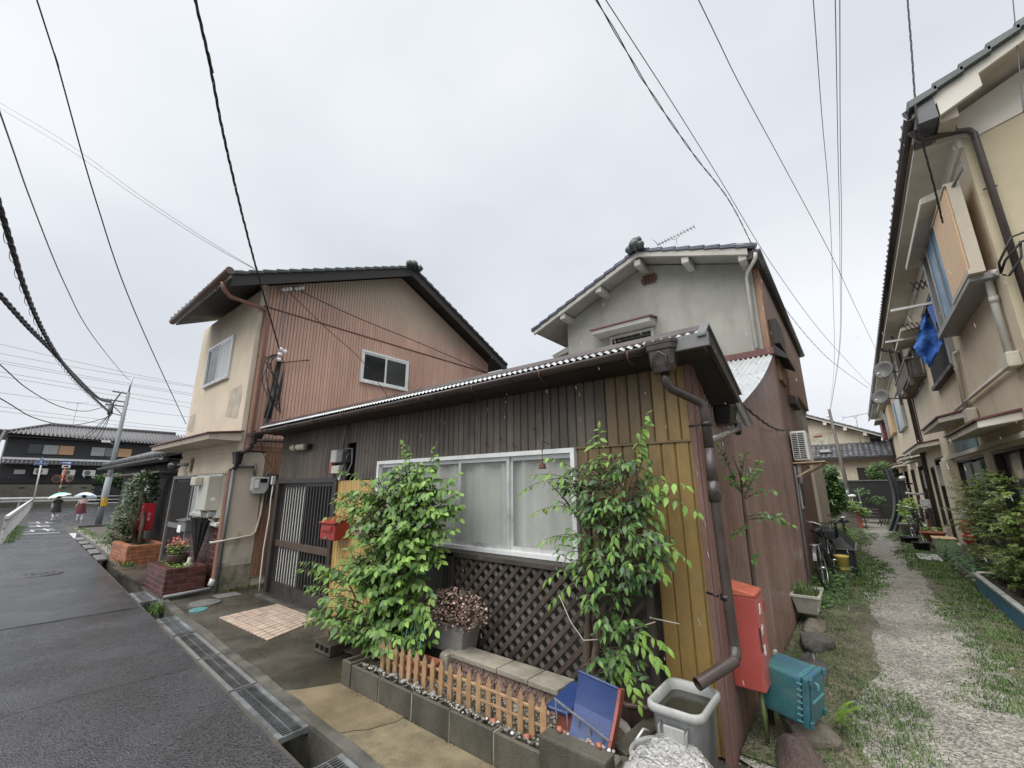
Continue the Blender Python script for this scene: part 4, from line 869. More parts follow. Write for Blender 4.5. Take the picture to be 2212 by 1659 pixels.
for (ya, yb, o_, pm) in ((4.99, 5.62, .0, 'glass_dark'), (5.58, 6.21, .012, 'glass_mid')):
    f = MB(); f.box(X_+o_, ya, 4.01, X_+o_+.014, ya+.04, 4.68); f.box(X_+o_, yb-.04, 4.01, X_+o_+.014, yb, 4.68); f.box(X_+o_, ya+.04, 4.64, X_+o_+.014, yb-.04, 4.68); f.box(X_+o_, ya+.04, 4.01, X_+o_+.014, yb-.04, 4.05); f.build('sash', 'alu_white', gw)
    f = MB(); f.box(X_+o_+.004, ya+.04, 4.05, X_+o_+.009, yb-.04, 4.64); f.build('pane', pm, gw)
# canopy between the storeys
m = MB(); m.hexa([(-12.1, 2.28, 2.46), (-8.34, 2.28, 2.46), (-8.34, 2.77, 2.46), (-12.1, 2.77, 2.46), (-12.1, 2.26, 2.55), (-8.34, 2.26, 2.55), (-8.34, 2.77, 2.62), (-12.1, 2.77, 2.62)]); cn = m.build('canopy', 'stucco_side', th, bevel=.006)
m = MB(); m.hexa([(-12.14, 2.23, 2.553), (-8.30, 2.23, 2.553), (-8.30, 2.78, 2.625), (-12.14, 2.78, 2.625), (-12.14, 2.23, 2.575), (-8.30, 2.23, 2.575), (-8.30, 2.78, 2.65), (-12.14, 2.78, 2.65)]); m.build('canopy_sheet', 'maroon', cn)
# ground floor front: door, window, brick base
m = MB(); m.box(-11.94, 2.72, .05, -11.86, 2.80, 1.92); m.box(-10.52, 2.72, .05, -10.44, 2.80, 1.92); m.box(-11.86, 2.72, 1.86, -10.52, 2.80, 1.92); m.build('door_frame', 'metal_grey', th)
m = MB(); m.box(-11.86, 2.765, .05, -10.52, 2.795, 1.86); dr_ = m.build('door', 'wood_dark', th)
for i in range(20):
    xc = -11.80+i*.066; m = MB(); m.box(xc-.012, 2.748, .3, xc+.012, 2.766, 1.8); m.build('bar', 'door_bronze', dr_)
m = MB(); m.box(-11.86, 2.74, .86, -10.52, 2.768, .96); m.build('mid_rail', 'metal_grey', dr_)
sliding_window(th, -10.34, -8.95, 1.20, 1.86, 2.76, ['glass_frost', 'glass_mid'])
m = MB(); m.box(-10.43, 2.73, .0, -8.60, 2.80, 1.02); m.build('brick_backing', 'mortar_light', th)
for r in range(10):
    for c in range(9):
        x0 = -10.42+c*.21-(.1 if r % 2 else 0); x1 = x0+.195
        x0, x1 = max(x0, -10.42), min(x1, -8.62)
        if x1-x0 < .03: continue
        m = MB(); m.box(x0, 2.712, .03+r*.098, x1, 2.74, .03+r*.098+.082); m.build('brick', 'brick_wall', th)
m = MB(); m.box(-10.45, 2.66, 1.03, -8.6, 2.79, 1.08); m.build('window_ledge', 'white_worn', th)
m = MB(); m.box(-10.42, 2.745, 1.93, -8.6, 2.757, 1.96); m.build('lintel_trim', 'soffit_beige', th)
# ================================================================== fittings on the beige house
t = thing('water_heater', 'grey beige gas water heater box on the beige wall by the pipes', 'water heater', (-9.2, 2.6, 1.27))
m = MB(); m.box(-9.38, 2.53, 1.28, -8.9, 2.75, 1.875); m.build('casing', 'metal_box', t, bevel=.012)
m = MB(); m.box(-9.42, 2.40, 1.70, -9.18, 2.535, 1.86); m.build('exhaust_hood', 'pipe_cream', t, bevel=.02)
m = MB(); m.box(-8.902, 2.61, 1.45, -8.896, 2.67, 1.50); m.build('sticker', 'paper_white', t)
m = MB()
for i in range(5): m.tube([(-9.32+i*.09, 2.62, 1.29), (-9.32+i*.09, 2.62, 1.15), (-9.32+i*.1, 2.72, 1.08)], .014, 8)
m.build('pipes', 'pipe_white', t)
t = thing('letter_box', 'dark grey letter box with white label left of the black umbrella', 'letter box', (-10.6, 2.6, .8))
m = MB(); m.box(-10.5, 2.59, .86, -10.0, 2.74, 1.06); m.build('body', 'metal_grey', t, bevel=.01)
m = MB(); m.hexa([(-10.53, 2.56, 1.055), (-9.97, 2.56, 1.055), (-9.97, 2.75, 1.085), (-10.53, 2.75, 1.085), (-10.53, 2.56, 1.07), (-9.97, 2.56, 1.07), (-9.97, 2.75, 1.10), (-10.53, 2.75, 1.10)]); m.build('lid', 'metal_grey', t)
m = MB(); m.box(-10.45, 2.582, .84, -10.25, 2.592, .97); m.build('label_card', 'paper_white', t)
t = thing('closed_umbrella', 'black closed umbrella hanging upside down beside the orange downpipe', 'umbrella', (-9.45, 2.5, .45))
m = MB(); prof = [(.012, .44), (.035, .52), (.09, .75), (.15, 1.0), (.19, 1.14), (.20, 1.165), (.17, 1.15)]
nn = 20; vs = []
for r_, z_ in prof:
    for k in range(nn): a = 2*math.pi*k/nn; rr_ = r_*(1 if k % 2 else .80); vs.append((-9.02+rr_*math.cos(a)*.9-.06*(z_-.44), 2.56+rr_*math.sin(a)*.8, z_))
m.add(vs, [(i*nn+k, i*nn+(k+1) % nn, (i+1)*nn+(k+1) % nn, (i+1)*nn+k) for i in range(len(prof)-1) for k in range(nn)]); m.build('folded_canopy', 'black_cloth', t)
m = MB(); m.tube([(-9.02, 2.56, .36), (-9.06, 2.56, 1.2), (-9.06, 2.6, 1.27), (-9.06, 2.72, 1.28)], .009, 6); m.build('shaft', 'metal_grey', t)
t = thing('wall_light', 'oval outdoor lamp with a pale back plate on the beige wall above the brown door', 'lamp', (-11.2, 2.7, 2.1))
m = MB(); m.box(-11.12, 2.73, 2.0, -10.96, 2.76, 2.29); m.build('back_plate', 'soffit_beige', t, bevel=.01)
m = MB(); m.ball((-11.42, 2.58, 2.14), .12, 12, 8, sx=1.2, sz=.75); m.build('lamp_shade', 'glass_mid', t)
m = MB(); m.tube([(-11.25, 2.6, 2.15), (-11.05, 2.68, 2.15), (-11.04, 2.74, 2.15)], .03, 8); m.build('arm', 'metal_grey', t)
t = thing('gas_meter', 'pale grey gas meter with paper tag on the stained side wall', 'gas meter', (-8.3, 3.15, 1.55))
m = MB(); m.prism([(-8.36, 3.0, 1.85), (-8.36, 3.27, 1.85), (-8.36, 3.27, 1.66), (-8.36, 3.22, 1.56), (-8.36, 3.05, 1.56), (-8.36, 3.0, 1.63)], (.13, 0, 0)); m.build('body', 'meter_grey', t, bevel=.012)
m = MB(); m.box(-8.235, 3.12, 1.755, -8.222, 3.23, 1.82); m.build('dial', 'plastic_black', t)
m = MB(); m.box(-8.226, 3.035, 1.66, -8.22, 3.10, 1.80); m.build('paper_tag', 'paper_white', t)
m = MB(); m.tube([(-8.33, 3.06, 1.86), (-8.33, 3.05, 1.95), (-8.34, 3.04, 2.05)], .016, 7); m.tube([(-8.33, 3.24, 1.86), (-8.33, 3.27, 1.93), (-8.33, 3.29, 1.99), (-8.33, 3.30, 1.4)], .02, 8); m.build('pipe', 'pipe_grey', t)
m = MB(); m.tube([(-8.36, 3.25, 1.56), (-8.355, 3.24, 1.2), (-8.355, 3.20, .92), (-8.355, 3.14, .86), (-8.355, 2.58, .80), (-8.40, 2.55, .80)], .018, 10); tag(m.build('gas_pipe', 'pipe_cream'), 'cream bent pipe from the gas meter round to the orange downpipe', 'pipe')
m = MB(); m.box(-8.385, 3.28, 1.5, -8.36, 3.58, 1.9); tag(m.build('mount_board', 'wood_dark'), 'dark board behind the gas meter on the brown slats', 'board')
m = MB(); m.tube([(-7.77, 3.16, 1.86), (-7.78, 3.15, 1.5), (-7.76, 3.15, 1.2), (-7.79, 3.14, .7), (-7.80, 3.15, .25), (-7.80, 3.16, .02)], .012, 8); m.box(-7.80, 3.12, 1.72, -7.74, 3.17, 1.86); tag(m.build('white_cable', 'pipe_white'), 'white cord running down the jamb left of the sliding door', 'cable')
# gutter link pipe, hoppers in the gap between the houses
t = thing('rain_hopper', 'small dark rain hoppers joined by a crooked pipe at the beige corner', 'rain hopper', (-8.3, 2.75, 2.2))
m = MB(); hopper_rings(m, -7.95, 2.80, [(2.38, .75), (2.50, .9), (2.52, 1.05), (2.56, 1.1)]); m.build('hopper', 'gutter_brown', t)
m = MB(); hopper_rings(m, -8.33, 2.74, [(2.06, .7), (2.20, .9), (2.24, 1.05), (2.27, 1.1)]); m.build('hopper', 'plastic_black', t)
m = MB(); m.tube([(-7.95, 2.80, 2.40), (-7.97, 2.80, 2.34), (-8.1, 2.78, 2.28), (-8.30, 2.75, 2.24)], .036, 10); m.build('pipe', 'pipe_brown', t)
m = MB(); m.tube([(-8.33, 2.74, 2.08), (-8.33, 2.74, 2.02), (-8.38, 2.72, 1.98), (-8.46, 2.71, 1.96), (-8.47, 2.705, 1.90)], .036, 10); m.build('pipe', 'plastic_black', t)
m = MB(); m.tube([(-8.33, 3.0, 2.50), (-8.33, 3.5, 2.52)], .035, 10); tag(m.build('pink_pipe', 'pipe_pink'), 'short pink pipe across the gap behind the eave end', 'pipe')
m = MB(); m.tube([(-9.5, 2.04, .05), (-8.5, 2.05, .05)], .035, 10); 
m = MB(); m.tube([(-8.44, 2.06, .06), (-8.44, 2.64, .08), (-8.46, 2.70, .10)], .03, 10); tag(m.build('ground_pipe', 'pipe_grey'), 'grey pipe lying along the foot of the dark brick planter', 'pipe')
# ---- brick planters
def brick_planter(name, label, x0, x1, y0, y1, zb, zt, brick, mortar, bl, bh, wall=.11):
    t = thing(name, label, 'planter', ((x0+x1)/2, (y0+y1)/2, zb))
    m = MB(); i_ = .006
    m.box(x0+i_, y0+i_, zb, x1-i_, y0+wall, zt-.012); m.box(x0+i_, y1-wall, zb, x1-i_, y1-i_, zt-.012); m.box(x0+i_, y0+wall, zb, x0+wall, y1-wall, zt-.012); m.box(x1-wall, y0+wall, zb, x1-i_, y1-wall, zt-.012)
    m.build('mortar_core', mortar, t)
    rows = int((zt-zb)/bh+.01); bh = (zt-zb)/rows; g_ = .011
    for r in range(rows):
        z0, z1 = zb+r*bh+g_/2, zb+(r+1)*bh-g_/2; off = (bl/2 if r % 2 else 0)
        p = x0-off
        while p < x1-.02:
            a_, b_ = max(p+g_/2, x0), min(p+bl-g_/2, x1)
            if b_-a_ > .03:
                q2 = MB(); q2.box(a_, y0-RN.uniform(0, .002), z0, b_, y0+.05, z1); q2.build('brick', brick, t, bevel=.003)
            p += bl
        p = y0-(0 if r % 2 else bl/2)
        while p < y1-.02:
            a_, b_ = max(p+g_/2, y0+.054), min(p+bl-g_/2, y1)
            if b_-a_ > .03:
                q2 = MB(); q2.box(x1-.05, a_, z0, x1+RN.uniform(0, .002), b_, z1); q2.build('brick', brick, t, bevel=.003)
            p += bl
    p = x0
    while p < x1-.03:       # coping
        b_ = min(p+bl/2, x1)
        for (ya, yb) in ((y0, y0+wall), (y1-wall, y1)):
            q2 = MB(); q2.box(p+g_/2, ya+.001, zt-.011, b_-g_/2, yb-.001, zt+.006); q2.build('brick', brick, t, bevel=.003)
        p += bl/2
    p = y0+wall
    while p < y1-wall-.03:
        b_ = min(p+bl/2, y1-wall)
        for (xa, xb) in ((x0, x0+wall), (x1-wall, x1)):
            q2 = MB(); q2.box(xa+.001, p+g_/2, zt-.011, xb-.001, b_-g_/2, zt+.006); q2.build('brick', brick, t, bevel=.003)
        p += bl/2
    m = MB(); rs_ = random.Random(8)
    m.grid(lambda u, v: (lerp(x0+wall-.01, x1-wall+.01, u), lerp(y0+wall-.01, y1-wall+.01, v), zt-.05+rs_.uniform(-.012, .012)), 14, 10); m.build('soil', 'soil', t)
    return t
brick_planter('brick_planter', 'dark red brown brick planter on the step before the beige house', -9.72, -8.58, 2.075, 2.62, .035, .43, 'brick_dark', 'mortar_dark', .20, .066)
brick_planter('brick_planter', 'orange brick planter below the ivy at the small dark house', -14.2, -12.55, 2.28, 2.95, .0, .44, 'brick_orange', 'mortar_orange', .22, .073)
# ================================================================== small dark neighbour house
nh = thing('dark_house', 'small dark one storey house with tiled eave left of the beige house', 'house', (-16, 3.6, 0))
m = MB(); m.box(-19.4, 3.06, 0, -12.3, 8.0, 2.5); m.build('wall', 'wood_black', nh)
y = 0
xx_ = -15.6
while xx_ < -12.2:
    m = MB(); m.box(xx_, 3.02, .25, xx_+.085, 3.055, 2.1); m.build('siding_board', 'side_rust' if xx_ > -13.1 else 'wood_dark', nh); xx_ += .095
m = MB(); yslab(m, (2.55, 2.36), (4.6, 3.15), .06, -19.9, -12.2); m.build('roof', 'roof_tile', nh)
for i in range(28):
    xx_ = -12.35-i*.27; m = MB(); m.tube([(xx_, 2.50, 2.42), (xx_, 4.5, 3.2)], .065, 7); m.build('roof_tile', 'roof_tile_grey', nh)
m = MB(); m.box(-19.9, 2.6, 2.27, -12.2, 2.64, 2.36); m.box(-19.9, 2.64, 2.3, -12.2, 3.1, 2.34); m.build('eave_board', 'wood_black', nh)
gutter(MB(), (-19.95, 2.47, 2.33), (-12.15, 2.47, 2.34), .055).build('gutter', 'pipe_grey', nh)
m = MB(); m.box(-18.6, 2.62, 2.03, -12.8, 3.02, 2.07); m.build('door_hood', 'wood_grey', nh)
m = MB(); m.tube([(-12.25, 2.9, 2.33), (-12.25, 3.0, 2.2), (-12.25, 3.0, .1)], .04, 8); m.build('downpipe', 'pipe_grey', nh)
m = MB(); m.box(-15.9, 3.0, 1.55, -15.3, 3.018, 2.0); m.build('notice', 'paper_white', nh)
m = MB(); m.box(-19.42, 2.99, 0, -15.7, 3.055, .9); m.build('base_wall', 'wood_red', nh)
t = thing('extinguisher_box', 'bright red extinguisher box on the dark house, partly behind the ivy', 'extinguisher box', (-13.5, 2.72, .68))
m = MB(); m.box(-13.72, 2.59, .68, -13.5, 2.84, 1.31); m.build('case', 'red_deep', t, bevel=.012)
text_obj('lettering', '消\n火\n器', .06, 'white_paint', t, basis((-13.496, 2.73, 1.0), (0, 1, 0), (0, 0, 1)))
# ================================================================== rails at the lane side and at the junction
gr = thing('lane_guard_rail', 'weathered white guard rail along the left side of the lane', 'guard rail', (-40, 2, 0))
def rl(x): return (x, .90+(-23.1-x)*.0693, 0)
n = 84
m = MB(); a, b = rl(-21.0), rl(-58.3)
m.bar((a[0], a[1], .80), (b[0], b[1], .80), .10, .12); m.build('rail', 'white_worn', gr, bevel=.01)
for i in range(n):
    p = rl(-21.2-i*.445); m = MB(); m.box(p[0]-.06, p[1]-.04, 0, p[0]+.06, p[1]+.04, .74); m.build('post', 'white_worn', gr)
XF = -58.9
gr = thing('junction_guard_rail', 'clean white beam guard rail across the end of the lane', 'guard rail', (XF, 3, 0))
m = MB(); m.tube([(XF, -12, .84), (XF, 7.6, .84)], .11, 8); m.tube([(XF, -12, .60), (XF, 7.6, .60)], .09, 8); m.build('rail', 'white_paint', gr)
for i in range(9): m = MB(); y = -10+i*2.1; m.box(XF-.12, y-.07, 0, XF-.02, y+.07, .9); m.build('post', 'white_paint', gr)
gr = thing('pipe_railing', 'thin white pipe railing behind the utility pole', 'railing', (-50, 8.4, 0))
m = MB()
for z in (.30, .62, .95): m.tube([(-58.6, 6.9, z), (-58.6, 9.6, z), (-42, 9.2, z)], .035, 6)
m.build('rail', 'white_paint', gr)
for i in range(7): m = MB(); m.tube([(-58.6+i*2.6, 9.6-i*.06, 0), (-58.6+i*2.6, 9.6-i*.06, .95)], .035, 6); m.build('post', 'white_paint', gr)
# ================================================================== long black house across the junction
FX = -62.0
def FY(y): return y*FX/-59.0
def FZ(z): return 1.66+(z-1.66)*FX/-59.0
fh = thing('black_house', 'long two storey blackened board house with grey tiled roof across the junction', 'house', (FX-3, 8, 0))
m = MB(); m.box(FX-7, .95, 0, FX, 17, FZ(6.5)); m.build('wall', 'char_wall', fh)
# hipped roof
y0, y1 = .5, 17.6
m = MB(); m.add([(FX+.9, y0, FZ(6.55)), (FX+.9, y1, FZ(6.2)), (FX-3.4, 14.2, FZ(7.85)), (FX-3.4, 3.7, FZ(7.85)), (FX-7.7, y0, FZ(6.5)), (FX-7.7, y1, FZ(6.2))], [(0, 1, 2, 3), (4, 3, 2, 5), (0, 3, 4), (1, 5, 2)]); m.build('roof', 'roof_tile_far', fh)
m = MB(); m.box(FX-.2, .6, FZ(6.25), FX+.85, 17.5, FZ(6.33)); m.build('eave_board', 'wood_black', fh)
rb = MB()
for i in range(56):
    y = .75+i*.30; zt_ = FZ(6.6-.35*(y-y0)/17); t_ = 1.0
    if y < 3.7: t_ = (y-y0)/3.2
    a = Vector((FX+.95, y, zt_+.03)); b = Vector((FX-3.4, y, FZ(7.88))); rb.tube([a, a.lerp(b, t_)], .07, 5)
rb.build('roof_ribs', 'roof_tile_far', fh, kind='stuff')
m = MB(); m.tube([(FX-3.4, 3.6, FZ(7.95)), (FX-3.4, 14.3, FZ(7.95))], .2, 8); m.tube([(FX-3.4, 3.6, FZ(7.95)), (FX+.9, .5, FZ(6.62))], .12, 6); m.build('ridge', 'roof_tile_far', fh)
m = MB(); m.box(FX, .95, FZ(4.28), FX+.09, 13.5, FZ(4.47)); m.build('white_gutter', 'white_paint', fh)
m = MB(); m.prism([(FX, .95, FZ(4.27)), (FX+.75, .95, FZ(3.9)), (FX+.75, .95, FZ(3.85)), (FX, .95, FZ(4.1))], (0, 12.5, 0)); pr_ = m.build('lower_roof', 'roof_tile', fh)
rb = MB()
for i in range(44): y = 1.1+i*.28; rb.tube([(FX+.02, y, FZ(4.27)), (FX+.8, y, FZ(3.9))], .07, 5)
rb.build('lower_roof_ribs', 'roof_tile_far', fh, kind='stuff')
m = MB(); m.box(FX, 1.0, FZ(2.15), FX+.25, 12.8, FZ(2.60)); m.build('base_wall', 'black_wall', fh)
for (ya, yb, yc, yd, yy) in ((2.26, 3.2, 4.22, 5.27, 5.72), (6.44, 7.47, 8.43, 9.52, 5.68)):
    f = MB(); f.box(FX, FY(ya)-.05, FZ(4.80), FX+.06, FY(yd)+.05, FZ(4.86)); f.box(FX, FY(ya)-.05, FZ(5.70), FX+.06, FY(yd)+.05, FZ(5.76)); w_ = f.build('window', 'wood_black', fh)
    if ya < 3: seg_ = [(ya, yb, 'glass_dark'), (yb, yc, 'glass_frost'), (yc, yd, 'shoji_tan')]
    else: seg_ = [(ya, yb, 'glass_frost'), (yb, yc, 'storm_grey'), (yc, yd, 'shoji_tan')]
    for (p, q_, mt) in seg_: m = MB(); m.box(FX+.01, FY(p)+.03, FZ(4.86), FX+.045, FY(q_)-.03, FZ(5.70)); m.build('pane', mt, w_)
m = MB(); m.box(FX+.01, 1.9, FZ(3.0), FX+.05, 2.6, FZ(3.38)); m.build('vent', 'ac_white', fh)
def far_ac(y, z, label, legs=False):
    t = thing('air_conditioner', label, 'air conditioner', (FX+.3, y, z))
    m = MB(); m.box(FX+.26, y-.46, z, FX+.58, y+.46, z+.56); m.build('casing', 'ac_white', t, bevel=.02)
    m = MB(); m.lathe([(.001, 0), (.23, 0), (.23, .012)], (0, 0, 0), 18); mm = MB(); mm.add([(FX+.582+v[2], y-.12+v[0], z+.28+v[1]) for v in m.v], m.f); mm.build('fan_grille', 'pipe_grey', t)
    m = MB()
    for d_ in (-.3, .3): m.box(FX+.0, y+d_-.03, z-(.16 if legs else .04), FX+.55, y+d_+.03, z)
    m.build('feet', 'white_paint', t)
far_ac(FY(3.4), FZ(2.98), 'white air conditioner behind the crossing sign on the black house')
far_ac(FY(5.2), FZ(2.90), 'white air conditioner behind the round mirrors on the black house')
far_ac(FY(6.6), FZ(2.90), 'white air conditioner on two legs right of the mirrors', True)
bw = thing('block_wall', 'weathered grey concrete block wall below the black house', 'wall', (FX+1.2, 4, 0))
for r in range(9):
    for c in range(16):
        y0 = 1.0+c*.42-(.2 if r % 2 else 0)
        if y0+.41 > 7.6: continue
        m = MB(); z0 = .25+r*.205; m.box(FX+1.2, y0, z0, FX+1.35, y0+.408, z0+.196); m.build('block', 'block_far', bw)
for y in (2.6, 5.3, 6.7):
    m = MB(); m.box(FX+1.351, y-.2, 1.72, FX+1.36, y+.2, 1.84); m.build('vent_hole', 'wood_black', bw)
m = MB(); m.box(FX+1.15, .9, 0, FX+1.34, 17, .24); m.build('footing', 'block_far', bw)
m = MB(); m.box(FX+1.1, 7.6, .24, FX+1.3, 17, 1.9); tag(m.build('dark_fence', 'black_wall'), 'dark fence to the right of the far block wall', 'fence')
antenna((FX-3.4, FY(5.0), FZ(7.95)), rad(80), 1.6, 'tall bare aerial on the ridge of the black house', 2.5, 7, 'pipe_grey')
lf = thing('left_roof', 'dark tiled house corner at the far left with pale roof edges', 'house', (-52, -.5, 0))
m = MB(); m.box(-58, -7, 0, -51, .3, 5.4); m.build('wall', 'char_wall', lf)
m = MB(); m.prism([(-50.4, .75, 5.95), (-50.4, -7, 6.5), (-50.4, -7, 6.6), (-50.4, .75, 6.1)], (-8, 0, 0)); m.build('roof', 'roof_tile', lf)
for i in range(6): m = MB(); y = .55-i*.42; m.bar((-50.3, y, 6.12+i*.02), (-49.6, y-.2, 4.9), .14, .1); m.build('roof_edge', 'ac_white' if i in (1, 2) else 'roof_tile', lf)
# ================================================================== signs and mirror
t = thing('crossing_sign', 'triangular blue pedestrian crossing sign on a white pole', 'road sign', (-58.6, 3.4, 0))
m = MB(); m.tube([(-58.6, 3.42, 0), (-58.6, 3.3, 4.5)], .055, 8); m.build('pole', 'white_paint', t)
cz = 4.12; c_y = 3.27
def tri(s, x, cz_): return [(x, c_y-s*.5, cz_-s*.36), (x, c_y+s*.5, cz_-s*.36), (x, c_y, cz_+s*.52)]
m = MB(); m.prism(tri(.86, -58.54, cz), (.02, 0, 0)); m.build('border', 'white_paint', t)
m = MB(); m.prism(tri(.78, -58.52, cz), (.015, 0, 0)); m.build('plate', 'sign_blue', t)
m = MB(); x_ = -58.498
def seg2(a, b, w): m.bar((x_, a[0]+c_y, a[1]+cz), (x_, b[0]+c_y, b[1]+cz), w, .008, up=(1, 0, 0))
m.ball((x_, c_y+.01, cz+.21), .045, 8, 6, sx=.15); seg2((0, .15), (-.01, -.02), .09); seg2((0, .0), (-.10, -.22), .05); seg2((0, .0), (.09, -.22), .05); seg2((0, .13), (-.12, .02), .035); seg2((0, .13), (.11, .05), .035); seg2((-.3, -.15), (-.15, -.15), .035); seg2((.15, -.15), (.3, -.15), .035)
m.build('walking_figure', 'white_paint', t)
t = thing('mirror_post', 'orange post with two round traffic mirrors and a one way sign', 'traffic mirror', (-58.5, 4.9, 0))
m = MB(); m.tube([(-58.5, 4.86, 0), (-58.5, 4.9, 3.6)], .06, 8); m.build('pole', 'orange', t)
for z in (1.7, 2.3): m = MB(); m.tube([(-58.5, 4.878, z), (-58.5, 4.885, z+.28)], .064, 8); m.build('pale_band', 'white_worn', t)
for (yy, s) in ((4.50, -1), (5.34, 1)):
    c_ = Vector((-58.35, yy, 2.62)); nr = Vector((.8, .55*s, -.12)).normalized(); u_ = nr.orthogonal().normalized(); w2 = nr.cross(u_)
    m = MB(); ringp = lambda r, h: [tuple(c_+nr*h+(u_*math.cos(2*math.pi*k/20)+w2*math.sin(2*math.pi*k/20))*r) for k in range(20)]
    vs = ringp(.34, -.06)+ringp(.36, .03)+ringp(.30, .03)
    m.add(vs, [(i*20+k, i*20+(k+1) % 20, (i+1)*20+(k+1) % 20, (i+1)*20+k) for i in range(2) for k in range(20)]+[tuple(range(19, -1, -1))]); fr_ = m.build('mirror_case', 'orange', t)
    m = MB(); vs = ringp(.30, .02)+[tuple(c_+nr*.07)]; m.add(vs, [(k, (k+1) % 20, 20) for k in range(20)], True); m.build('mirror', 'mirror_glass', fr_)
    m = MB(); m.tube([(-58.5, 4.89, 2.7), tuple(c_-nr*.05)], .03, 6); m.build('arm', 'orange', t)
m = MB(); m.box(-58.44, 4.55, 3.92, -58.42, 5.35, 4.24); sg = m.build('sign_plate', 'sign_blue', t)
m = MB(); m.add([(-58.415, 4.62, 4.04), (-58.415, 5.02, 4.04), (-58.415, 5.02, 3.97), (-58.415, 5.28, 4.08), (-58.415, 5.02, 4.19), (-58.415, 5.02, 4.12), (-58.415, 4.62, 4.12)], [tuple(range(7))]); m.build('arrow', 'white_paint', sg)
m = MB(); m.box(-58.44, 4.66, 3.60, -58.42, 5.22, 3.88); sg = m.build('sign_plate', 'white_paint', t)
m = MB(); m.box(-58.418, 4.76, 3.68, -58.412, 5.12, 3.76); m.box(-58.418, 4.83, 3.755, -58.412, 5.05, 3.82); m.build('car_symbol', 'plastic_black', sg)
m = MB(); m.tube([(-58.5, 4.9, 3.5), (-58.5, 4.9, 4.2)], .045, 6); m.build('pole_top', 'orange', t)
# ================================================================== utility pole
PX, PY = -27.85, 3.85
up = thing('utility_pole', 'grey concrete utility pole with yellow black band beside the lane', 'utility pole', (PX, PY, 0))
m = MB(); m.tube([(PX, PY, 0), (PX, PY+.05, 6.35)], [.115, .075], 12); m.build('pole', 'concrete_pole', up)
m = MB(); m.tube([(PX, PY+.05, 6.3), (PX, PY+.075, 7.15)], .035, 8); m.build('pole_top', 'galv', up)
m = MB(); m.tube([(PX, PY-.02, .05), (PX, PY+.02, 2.2)], .128, 12); m.build('sleeve', 'concrete_pole', up)
m = MB(); m.tube([(PX, PY, .86), (PX, PY, 1.27)], .134, 12); bd = m.build('warning_band', 'plastic_black', up)
for k in range(5):
    a = -.6+k*.42; m = MB(); m.box(-.004, -.02, .87, .004, .02, 1.26); mm = MB(); mm.add([(PX+math.cos(a)*.137-math.sin(a)*v[1]+v[0], PY+math.sin(a)*.137+math.cos(a)*v[1], v[2]) for v in m.v], m.f); mm.build('stripe', 'yellow', bd)
for (z, l) in ((6.28, .55), (5.85, .9), (5.62, .7)):
    m = MB(); m.bar((PX, PY+.1, z), (PX, PY-l, z+.03), .05, .06); m.build('cross_arm', 'metal_grey', up)
    for k in range(3): m = MB(); m.lathe([(.02, 0), (.035, .03), (.02, .06), (.035, .08), (.001, .1)], (PX, PY-l+.05+k*.16, z+.04), 8); m.build('insulator', 'insulator', up)
m = MB(); m.bar((PX, PY, 5.2), (PX, PY-.62, 5.82), .035, .035); m.build('brace', 'metal_grey', up)
m = MB(); m.bar((PX, PY, 5.15), (PX, PY-.5, 5.28), .035, .035); m.build('cross_arm', 'metal_grey', up)
m = MB(); m.tube([(PX, PY-.48, 5.15), (PX, PY-.50, 5.6)], .075, 10); m.build('closure', 'pipe_grey', up)
m = MB(); m.tube([(PX, PY-.40, 5.2), (PX, PY-.42, 5.75), (PX, PY-.3, 6.1), (PX, PY-.24, 6.25)], .03, 8); m.build('riser_cable', 'cable', up)
m = MB(); m.tube([(PX+.02, PY-.1, 3.76), (PX+.05, PY-.34, 3.86)], .012, 6); m.box(PX-.05, PY-.52, 3.82, PX+.08, PY-.22, 3.92); m.build('street_lamp', 'white_paint', up)
m = MB()
for k in range(12): z = 1.6+k*.38; m.tube([(PX, PY-.1*(-1)**k, z), (PX, PY-.19*(-1)**k, z)], .009, 5)
m.build('step_bolts', 'metal_grey', up)
# ================================================================== row house along the alley
rh = thing('row_house', 'long beige two storey row house with hoods and balconies along the alley', 'house', (4, 24, 0))
RX = 1.95; RY0, RY1 = 7.8, 42.0
m = MB(); m.box(RX+.02, RY0+.02, 0, 8, RY1, 6.6); m.build('wall', 'stucco_row', rh)
# alley face in bays, leaving window and door recesses dark
openings = [(8.1, 10.9, .1, 2.2), (11.5, 14.45, .35, 2.2), (16.1, 17.9, .05, 2.4), (18.3, 19.3, .4, 2.2), (20.4, 23.0, .1, 2.35), (24.4, 26.2, .05, 2.3), (27.6, 29.5, .05, 2.3), (30.5, 33, .3, 2.3), (34.5, 36.3, .05, 2.3), (37.5, 39, .3, 2.2),
            (9.0, 10.9, 4.42, 5.92), (11.6, 14.2, 3.96, 5.79), (16.0, 18.9, 4.4, 5.8), (22.6, 25.6, 3.95, 5.6), (28, 31, 4.2, 5.7), (34, 37, 4.2, 5.7)]
ys = sorted(set([RY0, RY1]+[o[0] for o in openings]+[o[1] for o in openings]))
wm = MB()
for i in range(len(ys)-1):
    ya, yb = ys[i], ys[i+1]; mid = (ya+yb)/2
    cuts = sorted([(o[2], o[3]) for o in openings if o[0] < mid < o[1]]); z = 0
    for (z0, z1) in cuts:
        if z0 > z: wm.box(RX-.10, max(ya, RY0+.025), z, RX+.02, yb, z0)
        z = z1
    wm.box(RX-.10, max(ya, RY0+.025), z, RX+.02, yb, 6.42)
wm.build('alley_wall', 'stucco_row', rh)
m = MB(); m.prism([(RX-.10, RY0, 0), (8, RY0, 0), (8, RY0, 9.0), (6.4, RY0, 8.75), (RX-.10, RY0, 6.48)], (0, .02, 0)); m.build('gable_wall', 'stucco_row_near', rh)
